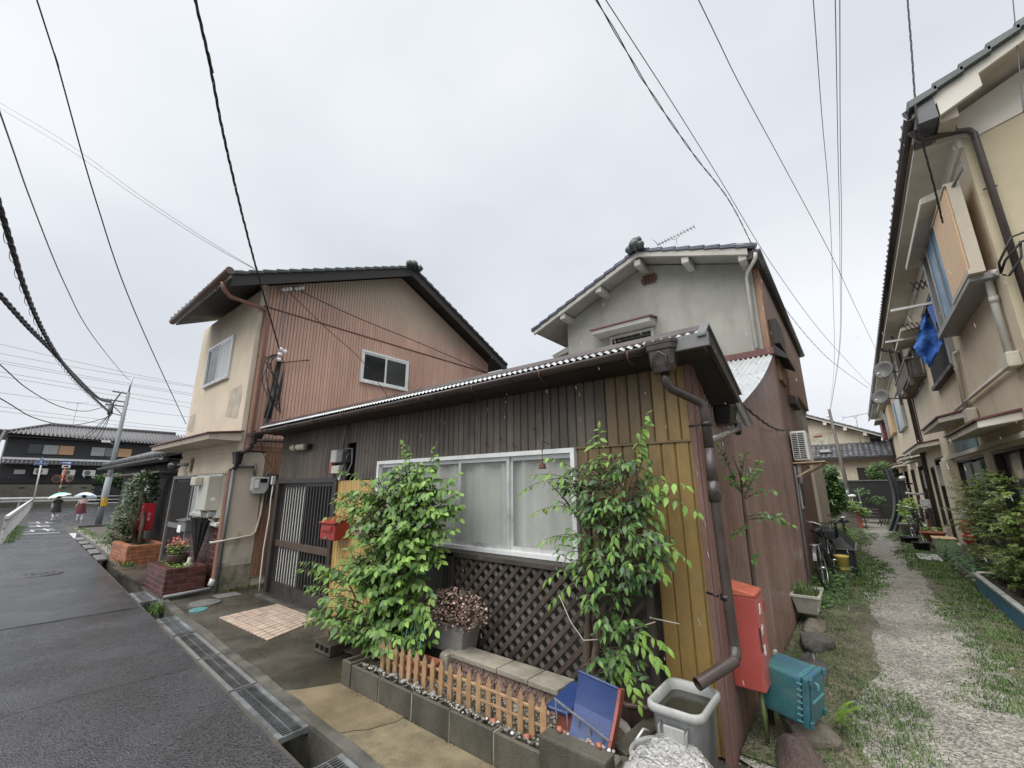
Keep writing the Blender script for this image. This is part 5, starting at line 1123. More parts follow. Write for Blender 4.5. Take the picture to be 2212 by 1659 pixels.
m = MB(); m.prism([(RX-.10, RY0-.02, 6.40), (2.02, RY0-.02, 6.34), (8, RY0-.02, 7.85), (8, RY0-.02, 9.5), (RX-.10, RY0-.02, 6.75)], (0, .02, 0)); m.build('gable_band', 'stucco_white', rh)
m = MB(); m.box(RX-.14, RY0, 6.25, RX-.10, RY1, 6.5); m.build('wall_band', 'stucco_white', rh)
def rz(x): return 6.80+.45*(x-1.40)
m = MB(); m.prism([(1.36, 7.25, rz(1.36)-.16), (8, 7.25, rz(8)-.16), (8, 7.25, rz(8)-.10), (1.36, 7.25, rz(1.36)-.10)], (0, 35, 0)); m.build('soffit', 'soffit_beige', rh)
m = MB(); m.prism([(1.5, 7.2, rz(1.5)-.22), (8, 7.2, rz(8)-.22), (8, 7.2, rz(8)-.05), (1.5, 7.2, rz(1.5)-.05)], (0, .05, 0)); m.build('barge_board', 'stucco_white', rh)
m = MB(); m.prism([(1.34, 7.22, rz(1.34)-.09), (8, 7.22, rz(8)-.09), (8, 7.22, rz(8)), (1.34, 7.22, rz(1.34))], (0, 35, 0)); m.build('roof', 'roof_tile_green', rh)
for i in range(14):
    a = 1.32+i*.27; b = a+.31; m = MB(); m.prism([(a, 7.12, rz(a)-.07), (b, 7.12, rz(b)-.10), (b, 7.12, rz(b)-.01), (a, 7.12, rz(a)+.05)], (0, .28, 0)); m.build('roof_tile', 'roof_tile_green', rh, bevel=.008)
for i in range(120):
    y = 7.3+i*.288; m = MB(); m.tube([(1.30, y, rz(1.30)-.02), (1.7, y, rz(1.7)-.0)], .06, 6); m.build('eave_tile', 'roof_tile', rh)
m = MB(); m.prism([(1.60, 7.195, rz(1.6)-.42), (2.02, 7.195, rz(2.02)-.42), (2.02, 7.195, rz(2.02)-.2), (1.60, 7.195, rz(1.6)-.2)], (0, .06, 0)); m.build('barge_end', 'stucco_white', rh)
m = MB(); m.hexa([(1.60, 7.3, 6.42), (1.78, 7.3, 6.42), (1.78, 7.8, 6.42), (1.60, 7.8, 6.42), (1.60, 7.22, 6.70), (1.78, 7.22, 6.78), (1.78, 7.8, 6.78), (1.60, 7.8, 6.70)]); m.build('eave_block', 'soffit_beige', rh)
m = MB(); m.hexa([(1.38, 7.18, 6.45), (1.58, 7.18, 6.45), (1.58, 7.8, 6.45), (1.38, 7.8, 6.45), (1.38, 7.18, 6.74), (1.58, 7.18, 6.82), (1.58, 7.8, 6.82), (1.38, 7.8, 6.74)]); m.build('eave_end', 'roof_tile', rh)
m = MB(); m.box(1.40, 7.8, 6.50, RX-.10, 42, 6.56); m.build('eave_soffit', 'stucco_white', rh)
gutter(MB(), (1.30, 7.1, 6.56), (1.30, 42.1, 6.44), .058).build('gutter', 'gutter_brown', rh)
m = MB(); m.tube([(1.31, 7.3, 6.46), (1.42, 7.45, 6.36), (1.80, 7.68, 6.44), (1.92, 7.715, 6.42), (1.96, 7.72, 6.34), (1.965, 7.72, 3.0)], .04, 12); m.build('downpipe', 'gutter_brown', rh)
m = MB(); m.tube([(1.90, 7.76, 5.5), (1.96, 7.70, 5.5), (2.02, 7.76, 5.5)], .012, 6); m.build('clip', 'gutter_brown', rh)
for (y, z0, z1) in ((19.7, .05, 6.2), (32.6, .05, 6.2)):
    m = MB(); m.tube([(1.78, y, z0), (1.78, y, z1), (1.35, y, 6.42)], .06, 10); m.build('downpipe', 'gutter_brown', rh)
    m = MB(); m.tube([(1.84, y-.35, 2.6), (1.84, y-.35, 6.2)], .02, 6); m.build('wall_cable', 'wood_grey', rh)
# recess backs and joinery
def recess(y0, y1, z0, z1, mat): m = MB(); m.box(RX+.0, y0, z0, RX+.018, y1, z1); m.build('pane', mat, rh)
for (y0, y1, z0, z1), mt in zip(openings, ['glass_mid', 'curtain_teal', 'glass_dark', 'storm_grey', 'glass_dark', 'glass_dark', 'wood_dark', 'glass_mid', 'wood_dark', 'glass_mid', 'glass_mid', 'glass_dark', 'glass_mid', 'glass_dark', 'curtain_grey', 'glass_mid']):
    recess(y0, y1, z0, z1, mt)
    f = MB(); x0 = RX-.085
    f.box(x0, y0, z0, RX, y0+.05, z1); f.box(x0, y1-.05, z0, RX, y1, z1); f.box(x0, y0+.05, z1-.05, RX, y1-.05, z1); f.box(x0+.02, (y0+y1)/2-.025, z0, RX, (y0+y1)/2+.025, z1-.05); f.build('window_frame' if z0 > .2 else 'door_frame', 'wood_dark' if z0 < 3 else 'metal_grey', rh)
for (y0, y1) in ((8.4, 8.9), (12.2, 12.9), (13.2, 13.9), (21, 21.6)):
    for j in range(5): m = MB(); yy = y0+j*(y1-y0)/5; m.box(RX-.07, yy, .4, RX-.05, yy+.08, 2.1); m.build('slat', 'storm_grey', rh)
m = MB(); m.box(RX-.16, 8.0, 2.26, RX-.10, 16.05, 2.34); m.build('sill_band', 'stucco_white', rh)
m = MB(); m.box(RX-.13, 11.6, 2.36, RX-.105, 13.9, 2.66); m.build('transom_pane', 'curtain_teal', rh)
m = MB(); m.box(RX-.22, 14.55, .0, RX-.10, 15.9, 2.24); m.build('pillar', 'stucco_row', rh)
# hoods over doors
for (y0, y1, xo, z) in ((8.63, 11.4, 1.46, 2.52), (12.1, 14.9, 1.50, 2.98), (16.1, 20.9, 1.45, 2.73), (20.1, 22.4, 1.48, 2.50), (23.2, 25.5, 1.48, 2.72), (27.0, 31.5, 1.42, 2.55), (32, 34.5, 1.45, 2.75), (35.5, 39, 1.42, 2.5)):
    xo -= .05; m = MB(); m.hexa([(xo, y0, z-.10), (RX-.1, y0, z-.02), (RX-.1, y1, z-.02), (xo, y1, z-.10), (xo, y0, z), (RX-.1, y0, z+.10), (RX-.1, y1, z+.10), (xo, y1, z)]); h_ = m.build('door_hood', 'stucco_white', rh, bevel=.008)
    m = MB(); m.hexa([(xo-.03, y0-.03, z+.002), (RX-.1, y0-.03, z+.102), (RX-.1, y1+.03, z+.102), (xo-.03, y1+.03, z+.002), (xo-.03, y0-.03, z+.03), (RX-.1, y0-.03, z+.135), (RX-.1, y1+.03, z+.135), (xo-.03, y1+.03, z+.03)]); m.build('hood_sheet', 'maroon', h_)
# first storm window: hood, frame, tan shutter
m = MB(); m.hexa([(1.42, 8.5, 5.93), (RX-.1, 8.5, 5.98), (RX-.1, 11.2, 5.98), (1.42, 11.2, 5.93), (1.42, 8.5, 6.03), (RX-.1, 8.5, 6.14), (RX-.1, 11.2, 6.14), (1.42, 11.2, 6.03)]); m.build('window_hood', 'stucco_white', rh, bevel=.01)
f = MB(); f.box(1.58, 7.95, 4.33, RX-.1, 10.9, 4.42); f.box(1.62, 10.75, 4.42, RX-.1, 10.9, 5.92); f.box(1.62, 10.2, 4.42, RX-.1, 10.35, 5.92); f.build('storm_frame', 'storm_grey', rh)
m = MB(); m.box(1.63, 9.1, 4.42, 1.67, 10.2, 5.9); m.build('pane', 'blue_panel', rh); m = MB(); m.box(1.61, 9.62, 4.42, 1.63, 9.68, 5.9); m.build('sash_bar', 'storm_grey', rh)
m = MB(); m.box(1.60, 7.86, 4.46, 1.72, 9.1, 5.78); sb = m.build('storm_shutter', 'shutter_tan', rh)
for i in range(14): m = MB(); y = 7.90+i*.086; m.box(1.585, y, 4.47, 1.602, y+.074, 5.77); m.build('slat', 'shutter_tan', sb)
m = MB(); m.box(1.57, 7.84, 4.40, 1.73, 9.12, 4.47); m.box(1.57, 7.84, 5.77, 1.73, 9.12, 5.80); m.box(1.60, 7.84, 4.47, 1.73, 7.87, 5.77); m.build('shutter_frame', 'soffit_beige', sb)
m = MB(); m.tube([(1.66, 7.84, 5.72), (1.75, 7.70, 5.85), (1.75, 7.7, 6.0)], .018, 6); m.build('bracket', 'metal_grey', sb)
# second window: sill, bars, frames
m = MB(); m.box(RX-.22, 11.5, 3.88, RX-.10, 14.3, 3.96); m.build('window_ledge', 'wood_dark', rh)
for i in range(24): m = MB(); y = 11.65+i*.108; m.box(RX-.17, y, 3.96, RX-.15, y+.035, 4.75); m.build('bar', 'wood_black', rh)
m = MB(); m.box(RX-.18, 11.55, 4.74, RX-.14, 14.25, 4.79); m.build('rail', 'wood_dark', rh)
m = MB(); m.box(RX-.20, 11.45, 3.9, RX-.10, 11.58, 4.9); m.build('jamb', 'storm_grey', rh)
m = MB(); m.hexa([(1.45, 14.4, 5.55), (RX-.1, 14.4, 5.6), (RX-.1, 16.6, 5.6), (1.45, 16.6, 5.55), (1.45, 14.4, 5.62), (RX-.1, 14.4, 5.74), (RX-.1, 16.6, 5.74), (1.45, 16.6, 5.62)]); m.build('window_hood', 'stucco_white', rh)
m = MB(); m.hexa([(1.45, 28, 5.8), (RX-.1, 28, 5.86), (RX-.1, 32, 5.86), (1.45, 32, 5.8), (1.45, 28, 5.88), (RX-.1, 28, 5.98), (RX-.1, 32, 5.98), (1.45, 32, 5.88)]); m.build('window_hood', 'stucco_white', rh)
m = MB(); m.hexa([(1.42, 36, 5.7), (RX-.1, 36, 5.75), (RX-.1, 39, 5.75), (1.42, 39, 5.7), (1.42, 36, 5.8), (RX-.1, 36, 5.9), (RX-.1, 39, 5.9), (1.42, 39, 5.8)]); m.build('window_hood', 'stucco_white', rh)
# laundry arms and scissor brackets
for (y, z, xe) in ((11.75, 5.32, 1.10), (14.9, 5.45, 1.14)):
    m = MB(); m.bar((RX-.1, y, z), (xe, y, z+.0), .055, .05); tag(m.build('laundry_arm', 'alu_white'), 'pale metal laundry arm above the barred window with the blue sheet' if y < 12 else 'pale laundry arm beside the wooden balcony', 'laundry arm')
for (y, z) in ((11.8, 5.78), (14.4, 5.62)):
    m = MB()
    for k in range(4):
        xa = RX-.10-k*.085
        m.bar((xa, y, z-.10), (xa-.085, y, z+.10), .014, .02); m.bar((xa, y+.02, z+.10), (xa-.085, y+.02, z-.10), .014, .02)
    tag(m.build('scissor_bracket', 'wood_black'), 'dark folding scissor bracket above the first laundry arm' if y < 12 else 'dark folding scissor bracket above the second laundry arm', 'bracket')
# blue sheet
rs = random.Random(4)
def tarp(u, v):
    w = .02+.27*(v/.55 if v < .55 else (1.03-v)/.48)
    x = 1.60-.12*v+(u-.5)*w*1.5; y = 11.78+.05*math.sin(u*9+v*4)+.04*math.sin(v*17+u*5); z = 5.14-1.14*v-.10*abs(u-.6)*math.sin(math.pi*v)
    return (x+rs.uniform(-.01, .01), y+rs.uniform(-.03, .03), z+rs.uniform(-.01, .01))
m = MB(); m.grid(tarp, 12, 30); tag(m.build('blue_sheet', 'blue_tarp'), 'crumpled bright blue plastic sheet hung from a laundry arm', 'sheet')
m = MB(); m.grid(lambda u, v: (RX-.13+.02*math.sin(u*14), lerp(11.9, 13.0, u)-.4*v, 5.55-.75*v*u+.02*math.sin(v*20)), 14, 10); tag(m.build('blue_cover', 'blue_tarp'), 'dark blue plastic cover tucked inside the barred window', 'sheet')
# balcony with posts
bc = thing('wooden_balcony', 'brown weathered wooden balcony hung on the row house wall', 'balcony', (1.6, 17.4, 4.5))
m = MB(); m.box(1.54, 15.4, 4.50, 1.85, 19.4, 4.56); m.build('floor', 'balc_brown', bc)
for i in range(26): m = MB(); y = 15.45+i*.152; m.box(1.495, y, 4.56, 1.515, y+.09, 5.0); m.build('slat', 'balc_brown', bc)
m = MB(); m.box(1.48, 15.35, 5.0, 1.53, 19.45, 5.06); m.box(1.53, 15.35, 5.0, 1.85, 15.41, 5.06); m.build('rail', 'wood_grey', bc)
for i in range(6): m = MB(); x = 1.54+i*.055; m.box(x, 15.38, 4.56, x+.03, 15.4, 5.0); m.build('slat', 'balc_brown', bc)
for y in (15.5, 17.6, 19.3): m = MB(); m.box(1.50, y-.05, 4.3, 1.57, y+.05, 6.3 if y > 16 else 5.1); m.build('post', 'balc_brown', bc)
# pipes and boxes near the corner
m = MB(); m.tube([(1.85, 7.9, 4.36), (1.81, 8.02, 4.42), (1.79, 8.12, 4.36), (1.79, 8.15, 4.25), (1.79, 8.18, 3.32)], .042, 10); m.tube([(1.79, 8.14, 4.12), (1.79, 8.15, 4.04)], .05, 10); tag(m.build('service_pipe', 'pipe_white'), 'pale plastic service pipe bent at the near corner of the row house', 'pipe')
m = MB(); m.box(1.72, 8.02, 3.12, 1.85, 8.34, 3.32); tag(m.build('junction_box', 'pipe_cream', bevel=.015), 'square cream junction box below the bent service pipe', 'junction box')
m = MB(); m.tube([(1.80, 8.36, 3.2), (1.80, 12.6, 3.17)], .028, 8); tag(m.build('conduit', 'pipe_white'), 'long pale conduit running along the wall above the door hoods', 'pipe')
m = MB(); m.tube([(1.85, 11.2, 4.1), (1.80, 11.28, 4.1), (1.79, 11.3, 4.0), (1.79, 11.6, 2.75)], .038, 10); tag(m.build('conduit', 'pipe_cream'), 'short vertical cream pipe below the barred window', 'pipe')
m = MB(); m.box(1.70, 10.95, 2.74, 1.84, 11.35, 3.0); tag(m.build('meter', 'pipe_cream', bevel=.02), 'cream meter box on top of the nearest door hood', 'meter')
m = MB(); m.tube([(1.82, 7.72, 4.30), (1.80, 7.60, 4.38), (1.95, 7.55, 4.66), (2.3, 7.6, 4.75)], .014, 6); m.tube([(1.82, 7.74, 4.28), (1.86, 7.62, 4.40), (2.02, 7.58, 4.58), (2.35, 7.62, 4.66)], .014, 6); m.tube([(1.84, 7.74, 4.26), (1.86, 7.66, 4.2), (2.0, 7.64, 4.4), (2.02, 7.6, 4.6)], .014, 6); tag(m.build('service_cable', 'cable'), 'black looped cables at the near corner of the row house', 'cable')
def dish(c, r, label):
    t = thing('satellite_dish', label, 'satellite dish', c); c = Vector(c); nr = Vector((-.55, -.80, .22)).normalized(); u_ = nr.orthogonal().normalized(); w2 = nr.cross(u_)
    m = MB(); vs = []; nn = 24
    for (rr_, h) in ((.001, -.02), (.35, .0), (.7, .035), (1.0, .09), (1.0, .07), (.6, -.005), (.001, -.05)):
        vs += [tuple(c+(u_*math.cos(2*math.pi*k/nn)+w2*math.sin(2*math.pi*k/nn))*r*rr_+nr*h) for k in range(nn)]
    m.add(vs, [(i*nn+k, i*nn+(k+1) % nn, (i+1)*nn+(k+1) % nn, (i+1)*nn+k) for i in range(6) for k in range(nn)], True); m.build('reflector', 'dish_grey', t)
    m = MB(); m.tube([tuple(c-nr*.05), (c.x+.15, c.y+.1, c.z-.05), (1.86, c.y+.25, c.z-.1)], .025, 6); m.build('bracket', 'metal_grey', t)
    m = MB(); e = c+nr*.34-Vector((0, 0, .22)); m.tube([tuple(c-Vector((0, 0, r))), tuple(e)], .012, 6); m.ball(tuple(e), .05, 8, 6); m.build('receiver', 'pipe_white', t)
dish((1.24, 18.4, 5.38), .31, 'larger grey satellite dish nearest the wooden balcony'); dish((1.22, 22.2, 5.08), .31, 'grey satellite dish farther along under the row house eave')
t = thing('roof_aerial', 'small white television aerial under the eave by the far dish', 'antenna', (1.05, 22.8, 5.25)); m = MB(); m.tube([(.95, 22.8, 5.28), (1.35, 22.8, 5.33)], .015, 6); m.build('boom', 'white_paint', t)
m = MB()
for k in range(7): m.tube([(.96+k*.055, 22.65, 5.285+k*.006), (.96+k*.055, 22.95, 5.285+k*.006)], .008, 5)
m.build('elements', 'white_paint', t)
# blue edged window farther on
m = MB(); m.box(1.74, 22.7, 3.92, 1.85, 25.5, 5.2); bwn = m.build('window', 'glass_frost', rh); m = MB(); m.box(1.72, 25.0, 3.9, 1.86, 25.6, 5.22); m.build('blue_frame', 'blue_panel', bwn)
for (y0, y1, mt) in ((28.2, 30.5, 'shutter_tan'), (31, 33, 'storm_grey'), (36.5, 38.5, 'red_rust')):
    m = MB(); m.box(1.70, y0, 4.2, 1.86, y1, 5.6); m.build('storm_shutter', mt, rh)
m = MB(); m.box(1.74, 16.85, 1.62, 1.86, 17.05, 2.18); tag(m.build('tube_lamp', 'pipe_white', bevel=.01), 'slanting white fluorescent lamp case beside the open row house door', 'lamp')
t = thing('globe_lamp', 'round white globe lamp at a doorway far along the row house', 'lamp', (1.55, 26.5, 1.9)); m = MB(); m.ball((1.55, 26.3, 1.96), .11, 14, 10, sz=.8, sx=1.15, sy=1.15); m.build('globe', 'white_paint', t); m = MB(); m.tube([(1.55, 26.3, 1.86), (1.6, 26.3, 1.7), (1.86, 26.3, 1.7)], .035, 8); m.build('arm', 'plastic_black', t)
t = thing('mirror_cover', 'grey oval panel hanging on the wall beside the brown downpipe', 'panel', (1.6, 19.9, 1.7)); m = MB(); m.box(1.74, 20.0, 1.5, 1.86, 20.5, 2.15); m.build('panel', 'storm_grey', t, bevel=.03)
# hanging grey sheet on a post
rs = random.Random(9)
m = MB(); m.grid(lambda u, v: (.86+.14*math.sin(v*3.1)-.18*(v**3)*1.2+(u-.5)*(.20+.08*v)+.02*math.sin(u*20), 21.0+.06*math.sin(u*12+v*3), 2.22*(1-v)+.02), 12, 16); tag(m.build('hanging_cover', 'sheet_grey'), 'tall dark grey plastic cover hanging beside the far row house doors', 'cover')
# ================================================================== the end of the alley
fw = thing('dark_fence', 'tall dark painted wall closing the end of the alley', 'wall', (-.2, 28, 0))
m = MB(); m.box(-2.6, 28, 0, 1.72, 28.14, 1.84); m.build('panel', 'black_wall', fw); m = MB(); m.box(-2.65, 27.95, 1.84, 1.72, 28.2, 1.90); m.build('coping', 'metal_grey', fw)
ah = thing('alley_end_house', 'cream house with gabled upper storey and tiled lower roof behind the dark wall', 'house', (-1, 35, 0))
m = MB(); m.box(-6.5, 33.6, 0, 2.6, 35.3, 3.3); m.build('lower_wall', 'stucco_beige', ah)
m = MB(); m.prism([(-6, 35.3, 2), (.95, 35.3, 2), (.95, 35.3, 4.85), (-2.25, 35.3, 6.15), (-6, 35.3, 4.7)], (0, 6, 0)); m.build('upper_wall', 'stucco_beige', ah)
m = MB(); m.box(-3.5, 35.27, 4.2, -.95, 35.29, 5.1); m.build('wall_patch', 'soffit_beige', ah); m = MB(); m.box(-1.72, 35.24, 3.9, -1.18, 35.27, 4.78); m.build('boarded_window', 'pot_cream', ah)
m = MB(); m.box(-1.95, 35.18, 4.88, -1.5, 35.27, 4.93); m.build('ledge', 'orange', ah)
m = MB(); m.prism([(-6.5, 33.0, 3.24), (-6.5, 35.4, 4.28), (-6.5, 35.4, 4.34), (-6.5, 33.0, 3.30)], (9.3, 0, 0)); m.build('lower_roof', 'roof_tile', ah)
tm = MB(); 
tm.grid(lambda u, v: ((u-.5)*.27, v*.30, .035*math.cos((u-.5)*6.0)-.02*v), 6, 1); tm.add([(-.135, 0, -.03), (.135, 0, -.03), (.135, 0, .0), (0, -.004, .037), (-.135, 0, .0)], [(0, 1, 2, 3, 4)])
tme = tm.mesh('roof_tile', 'roof_tile_grey')
for r in range(9):
    for c in range(22):
        inst(tme, 'roof_tile', ah, (-3.4+c*.272, 33.0+r*.272, 3.335+r*.117), (math.atan(.433), 0, 0))
m = MB(); m.box(-6.5, 33.0, 3.16, 2.8, 33.06, 3.26); m.build('eave_board', 'gutter_brown', ah)
m = MB(); m.box(.0, 33.57, 1.9, .95, 33.59, 2.68); m.build('lattice_window', 'wood_dark', ah)
for i in range(8): m = MB(); m.box(.04+i*.115, 33.54, 1.92, .08+i*.115, 33.57, 2.66); m.build('bar', 'wood_black', ah)
m = MB(); m.box(-1.75, 33.5, 3.66, -1.05, 33.75, 3.9); sk = m.build('roof_light', 'wood_grey', ah); m = MB(); m.box(-1.66, 33.48, 3.70, -1.14, 33.5, 3.86); m.build('pane', 'glass_frost', sk)
for (a_, b_) in (((-2.25, 6.40), (1.55, 4.72)), ((-2.25, 6.40), (-6.2, 4.7))):
    m = MB(); m.prism([(a_[0], 34.7, a_[1]-.18), (b_[0], 34.7, b_[1]-.18), (b_[0], 34.7, b_[1]-.06), (a_[0], 34.7, a_[1]-.06)], (0, .06, 0)); m.build('barge_board', 'stucco_white', ah)
    m = MB(); m.prism([(a_[0], 34.76, a_[1]-.12), (b_[0], 34.76, b_[1]-.12), (b_[0], 34.76, b_[1]), (a_[0], 34.76, a_[1])], (0, 6.6, 0)); m.build('roof', 'roof_tile', ah)
    for i in range(14): 
        p, q_ = (lerp(a_[0], b_[0], i/14), lerp(a_[1], b_[1], i/14)), (lerp(a_[0], b_[0], (i+1)/14), lerp(a_[1], b_[1], (i+1)/14)); m = MB(); m.prism([(p[0], 34.65, p[1]-.06), (q_[0], 34.65, q_[1]-.04), (q_[0], 34.65, q_[1]+.06), (p[0], 34.65, p[1]+.03)], (0, .3, 0)); m.build('roof_tile', 'roof_tile_grey', ah)
m = MB(); m.tube([(-2.25, 34.7, 6.48), (-2.25, 41, 6.48)], .14, 8); m.ball((-2.25, 34.65, 6.55), .2, 8, 6, jit=.12, rng=rr); m.build('ridge', 'roof_tile_grey', ah)
for x in (-2.25, -1.2, -.2, .75): m = MB(); z = 6.15-abs(x+2.25)*.44; m.box(x-.09, 34.72, z-.14, x+.09, 35.3, z+.06); m.build('beam_end', 'stucco_white', ah)
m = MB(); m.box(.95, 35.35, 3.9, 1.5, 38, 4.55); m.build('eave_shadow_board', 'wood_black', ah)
antenna((.45, 34.0, 3.6), rad(8), 1.25, 'thin aerial rising from the tiled lower roof at the alley end', 2.25, 6, 'pipe_grey')
t = thing('wooden_pole', 'leaning grey wooden pole with an insulator at the end of the alley', 'utility pole', (-.5, 26, 0)); m = MB(); m.tube([(-.47, 26, 0), (-.49, 26, 1.5), (-.62, 26, 5.33)], [.085, .085, .06], 10); m.build('pole', 'wood_grey', t); m = MB(); m.lathe([(.02, 0), (.05, .03), (.05, .1), (.02, .12)], (-.72, 25.95, 4.92), 8); m.build('insulator', 'insulator', t)
pb = thing('stone_planter', 'low grey block planter with red brick corner at the alley end', 'planter', (-.4, 22.2, 0)); m = MB(); m.box(-.9, 22, 0, -.30, 22.2, .74); m.box(-.9, 22.2, 0, -.75, 23.2, .74); m.build('wall', 'block_far', pb); m = MB(); m.box(-.295, 21.98, 0, -.14, 22.22, .76); m.build('brick_corner', 'red_rust', pb); m = MB(); m.box(-.75, 22.2, .3, -.14, 23.2, .66); m.build('soil', 'soil', pb)
t = thing('crane_figure', 'small white crane figure standing behind the block planter', 'figurine', (-.33, 22.6, .9))
m = MB(); m.ball((-.33, 22.6, 1.22), .10, 10, 8, sx=1.5, sz=.7); m.tube([(-.43, 22.6, 1.25), (-.47, 22.6, 1.35), (-.45, 22.6, 1.43)], [.035, .022, .02], 8); m.tube([(-.45, 22.6, 1.43), (-.52, 22.6, 1.42)], [.02, .003], 6); m.tube([(-.33, 22.6, 1.2), (-.33, 22.6, .66)], .012, 6); m.build('body', 'white_paint', t)
t = thing('small_gate_frame', 'thin grey metal frame standing behind the block planter', 'frame', (-.1, 23.4, .6)); m = MB(); m.tube([(-.42, 23.4, .0), (-.42, 23.4, 1.5), (-.10, 23.4, 1.5), (-.05, 23.4, .0)], .02, 6); m.build('frame', 'pipe_grey', t)
ls = thing('lattice_screen', 'small dark diamond lattice screen at the end of the gravel lane', 'screen', (.65, 23, 0)); m = MB(); m.box(.40, 22.98, .82, .95, 23.02, .88); m.box(.40, 22.98, .05, .44, 23.02, .82); m.build('frame', 'wood_dark', ls)
for i in range(7):
    for s in (1, -1):
        x0 = .42+i*.085; z0, z1 = (.1, .8); m = MB(); m.bar((x0-.1*s, 23-.006*s, z0), (x0+.25*s, 23-.006*s, z1), .03, .01, up=(0, 1, 0)); m.build('slat', 'wood_dark', ls)
t = thing('slat_bench', 'low weathered slatted step in front of the dark wall', 'step', (.2, 25, 0))
for k in range(5): m = MB(); m.box(-.12, 24.6+k*.16, .06+k*.13, .50, 24.72+k*.16, .10+k*.13); m.build('slat', 'wood_grey', t)
# ================================================================== raised bed on the right of the alley
rb_ = thing('raised_bed', 'long raised bed with blue painted side under the feathery shrub', 'raised bed', (1.5, 7, 0))
m = MB(); m.box(1.19, 5.0, 0, 1.215, 10.2, .275); m.build('side_panel', 'blue_panel', rb_); m = MB(); m.box(1.17, 5.0, .276, 1.235, 10.2, .305); m.build('top_rail', 'alu', rb_)
m = MB(); m.box(1.19, 10.25, 0, 1.215, 12.6, .22); m.build('side_panel', 'wood_grey', rb_)
rs = random.Random(12); m = MB(); m.grid(lambda u, v: (lerp(1.216, 1.74, u), lerp(5.0, 14.6, v), .20+rs.uniform(-.02, .03)), 8, 60); m.build('soil', 'soil', rb_)
m = MB(); m.tube([(1.22, 10.1, .31), (1.35, 10.05, .33), (1.55, 9.95, .31), (1.7, 9.9, .3)], .02, 8); tag(m.build('hose', 'pipe_white'), 'short white hose lying across the blue raised bed', 'hose')
# ================================================================== front garden: block wall, fence, edging
bk = thing('block_wall', 'low wall of grey concrete blocks along the apron with pebbles in its holes', 'wall', (-2.6, 2.33, 0))
def conc_block(x0, x1, y0, y1, z0, z1, parent, name='block', mat='block_grey', holes=3, along='x'):
    """a block with open cells on top"""
    m = MB(); w = .026; tz = z1
    nx = holes
    m.box(x0, y0+w, z0, x1, y1-w, z1-.06)
    m.box(x0, y0, z0, x1, y0+w, tz, 0); m.box(x0, y1-w, z0, x1, y1, tz)
    for i in range(nx+1):
        xa = lerp(x0, x1-w, i/nx); m.box(xa, y0+w+.001, z1-.061, xa+w, y1-w-.001, tz-.002)
    return m.build(name, mat, parent, bevel=.004)
bxs = [-3.60, -3.205, -2.80, -2.395, -2.0]
for i in range(4):
    conc_block(bxs[i]+.006, bxs[i+1]-.006, 2.275+RN.uniform(-.004, .004), 2.375, .0, .195+RN.uniform(-.004, .004), bk, holes=3)
conc_block(-1.994, -1.62, 2.278, 2.378, 0, .19, bk)
for i in range(1, 5): m = MB(); m.box(bxs[i]-.009, 2.283, .0, bxs[i]+.009, 2.36, .185); m.build('mortar_joint', 'edging_top', bk)
conc_block(-3.74, -3.61, 2.27, 2.66, 0, .205, bk, holes=1)
conc_block(-3.745, -3.61, 2.67, 2.98, 0, .16, bk, holes=1)
m = MB(); m.box(-1.575, 2.17, 0, -1.175, 2.275, .345); m.build('block', 'block_grey', bk, bevel=.012, seg=2)
m = MB(); m.box(-1.575, 2.275, 0, -1.175, 2.36, .30); m.build('block', 'block_top', bk, bevel=.01)
m = MB(); m.hexa([(-1.30, 2.50, 0), (-1.20, 2.46, 0), (-1.16, 2.93, 0), (-1.27, 2.95, 0), (-1.30, 2.50, .26), (-1.20, 2.46, .26), (-1.16, 2.93, .26), (-1.27, 2.95, .26)]); m.build('block', 'block_grey', bk, bevel=.01)
m = MB(); m.hexa([(-1.17, 2.20, 0), (-1.03, 2.24, 0), (-1.10, 2.44, 0), (-1.22, 2.42, 0), (-1.17, 2.20, .27), (-1.03, 2.24, .27), (-1.10, 2.44, .27), (-1.22, 2.42, .27)]); m.build('block', 'block_grey', bk, bevel=.012)
# pebbles on the wall and in the bed, one by one where they show
rp_ = random.Random(21)
def stone_mesh(name, mat, seed, sx=1, sy=1, sz=.7):
    r = random.Random(seed); bm = bmesh.new(); bmesh.ops.create_icosphere(bm, subdivisions=1, radius=1)
    for v in bm.verts: v.co *= 1+r.uniform(-.22, .22); v.co.x *= sx; v.co.y *= sy; v.co.z *= sz
    me = bpy.data.meshes.new(name); bm.to_mesh(me); bm.free(); me.materials.append(MATS[mat]); me.polygons.foreach_set('use_smooth', [True]*len(me.polygons)); return me
PEB = [stone_mesh('pebble', 'pebble', 30+i, 1.2, .9) for i in range(4)]; PEBW = stone_mesh('pebble', 'pot_white', 44, 1.1, .9); PEBR = stone_mesh('brick_chip', 'terra_pot', 45, 1.2, .8, .6)
pw = thing('pebble_row', 'pale pebbles and chips laid along the top of the low block wall', 'pebbles', (-2.5, 2.33, .19), None)
for k in range(150):
    x = rp_.uniform(-3.55, -1.65); y = rp_.uniform(2.305, 2.36); s = rp_.uniform(.006, .014)
    inst(PEBW if k % 11 == 0 else PEB[k % 4], 'pebble', pw, (x, y, .196+s*.3+rp_.uniform(0, .004)), (rp_.uniform(-.4, .4), rp_.uniform(-.4, .4), rp_.uniform(0, 6)), (s,)*3)
for k in range(26):
    x = rp_.uniform(-1.55, -1.2); y = rp_.uniform(2.285, 2.35); s = rp_.uniform(.009, .018)
    inst(PEBW if k % 6 == 0 else (PEBR if k % 7 == 1 else PEB[k % 4]), 'pebble', pw, (x, y, .303+s*.4), (0, 0, rp_.uniform(0, 6)), (s,)*3)
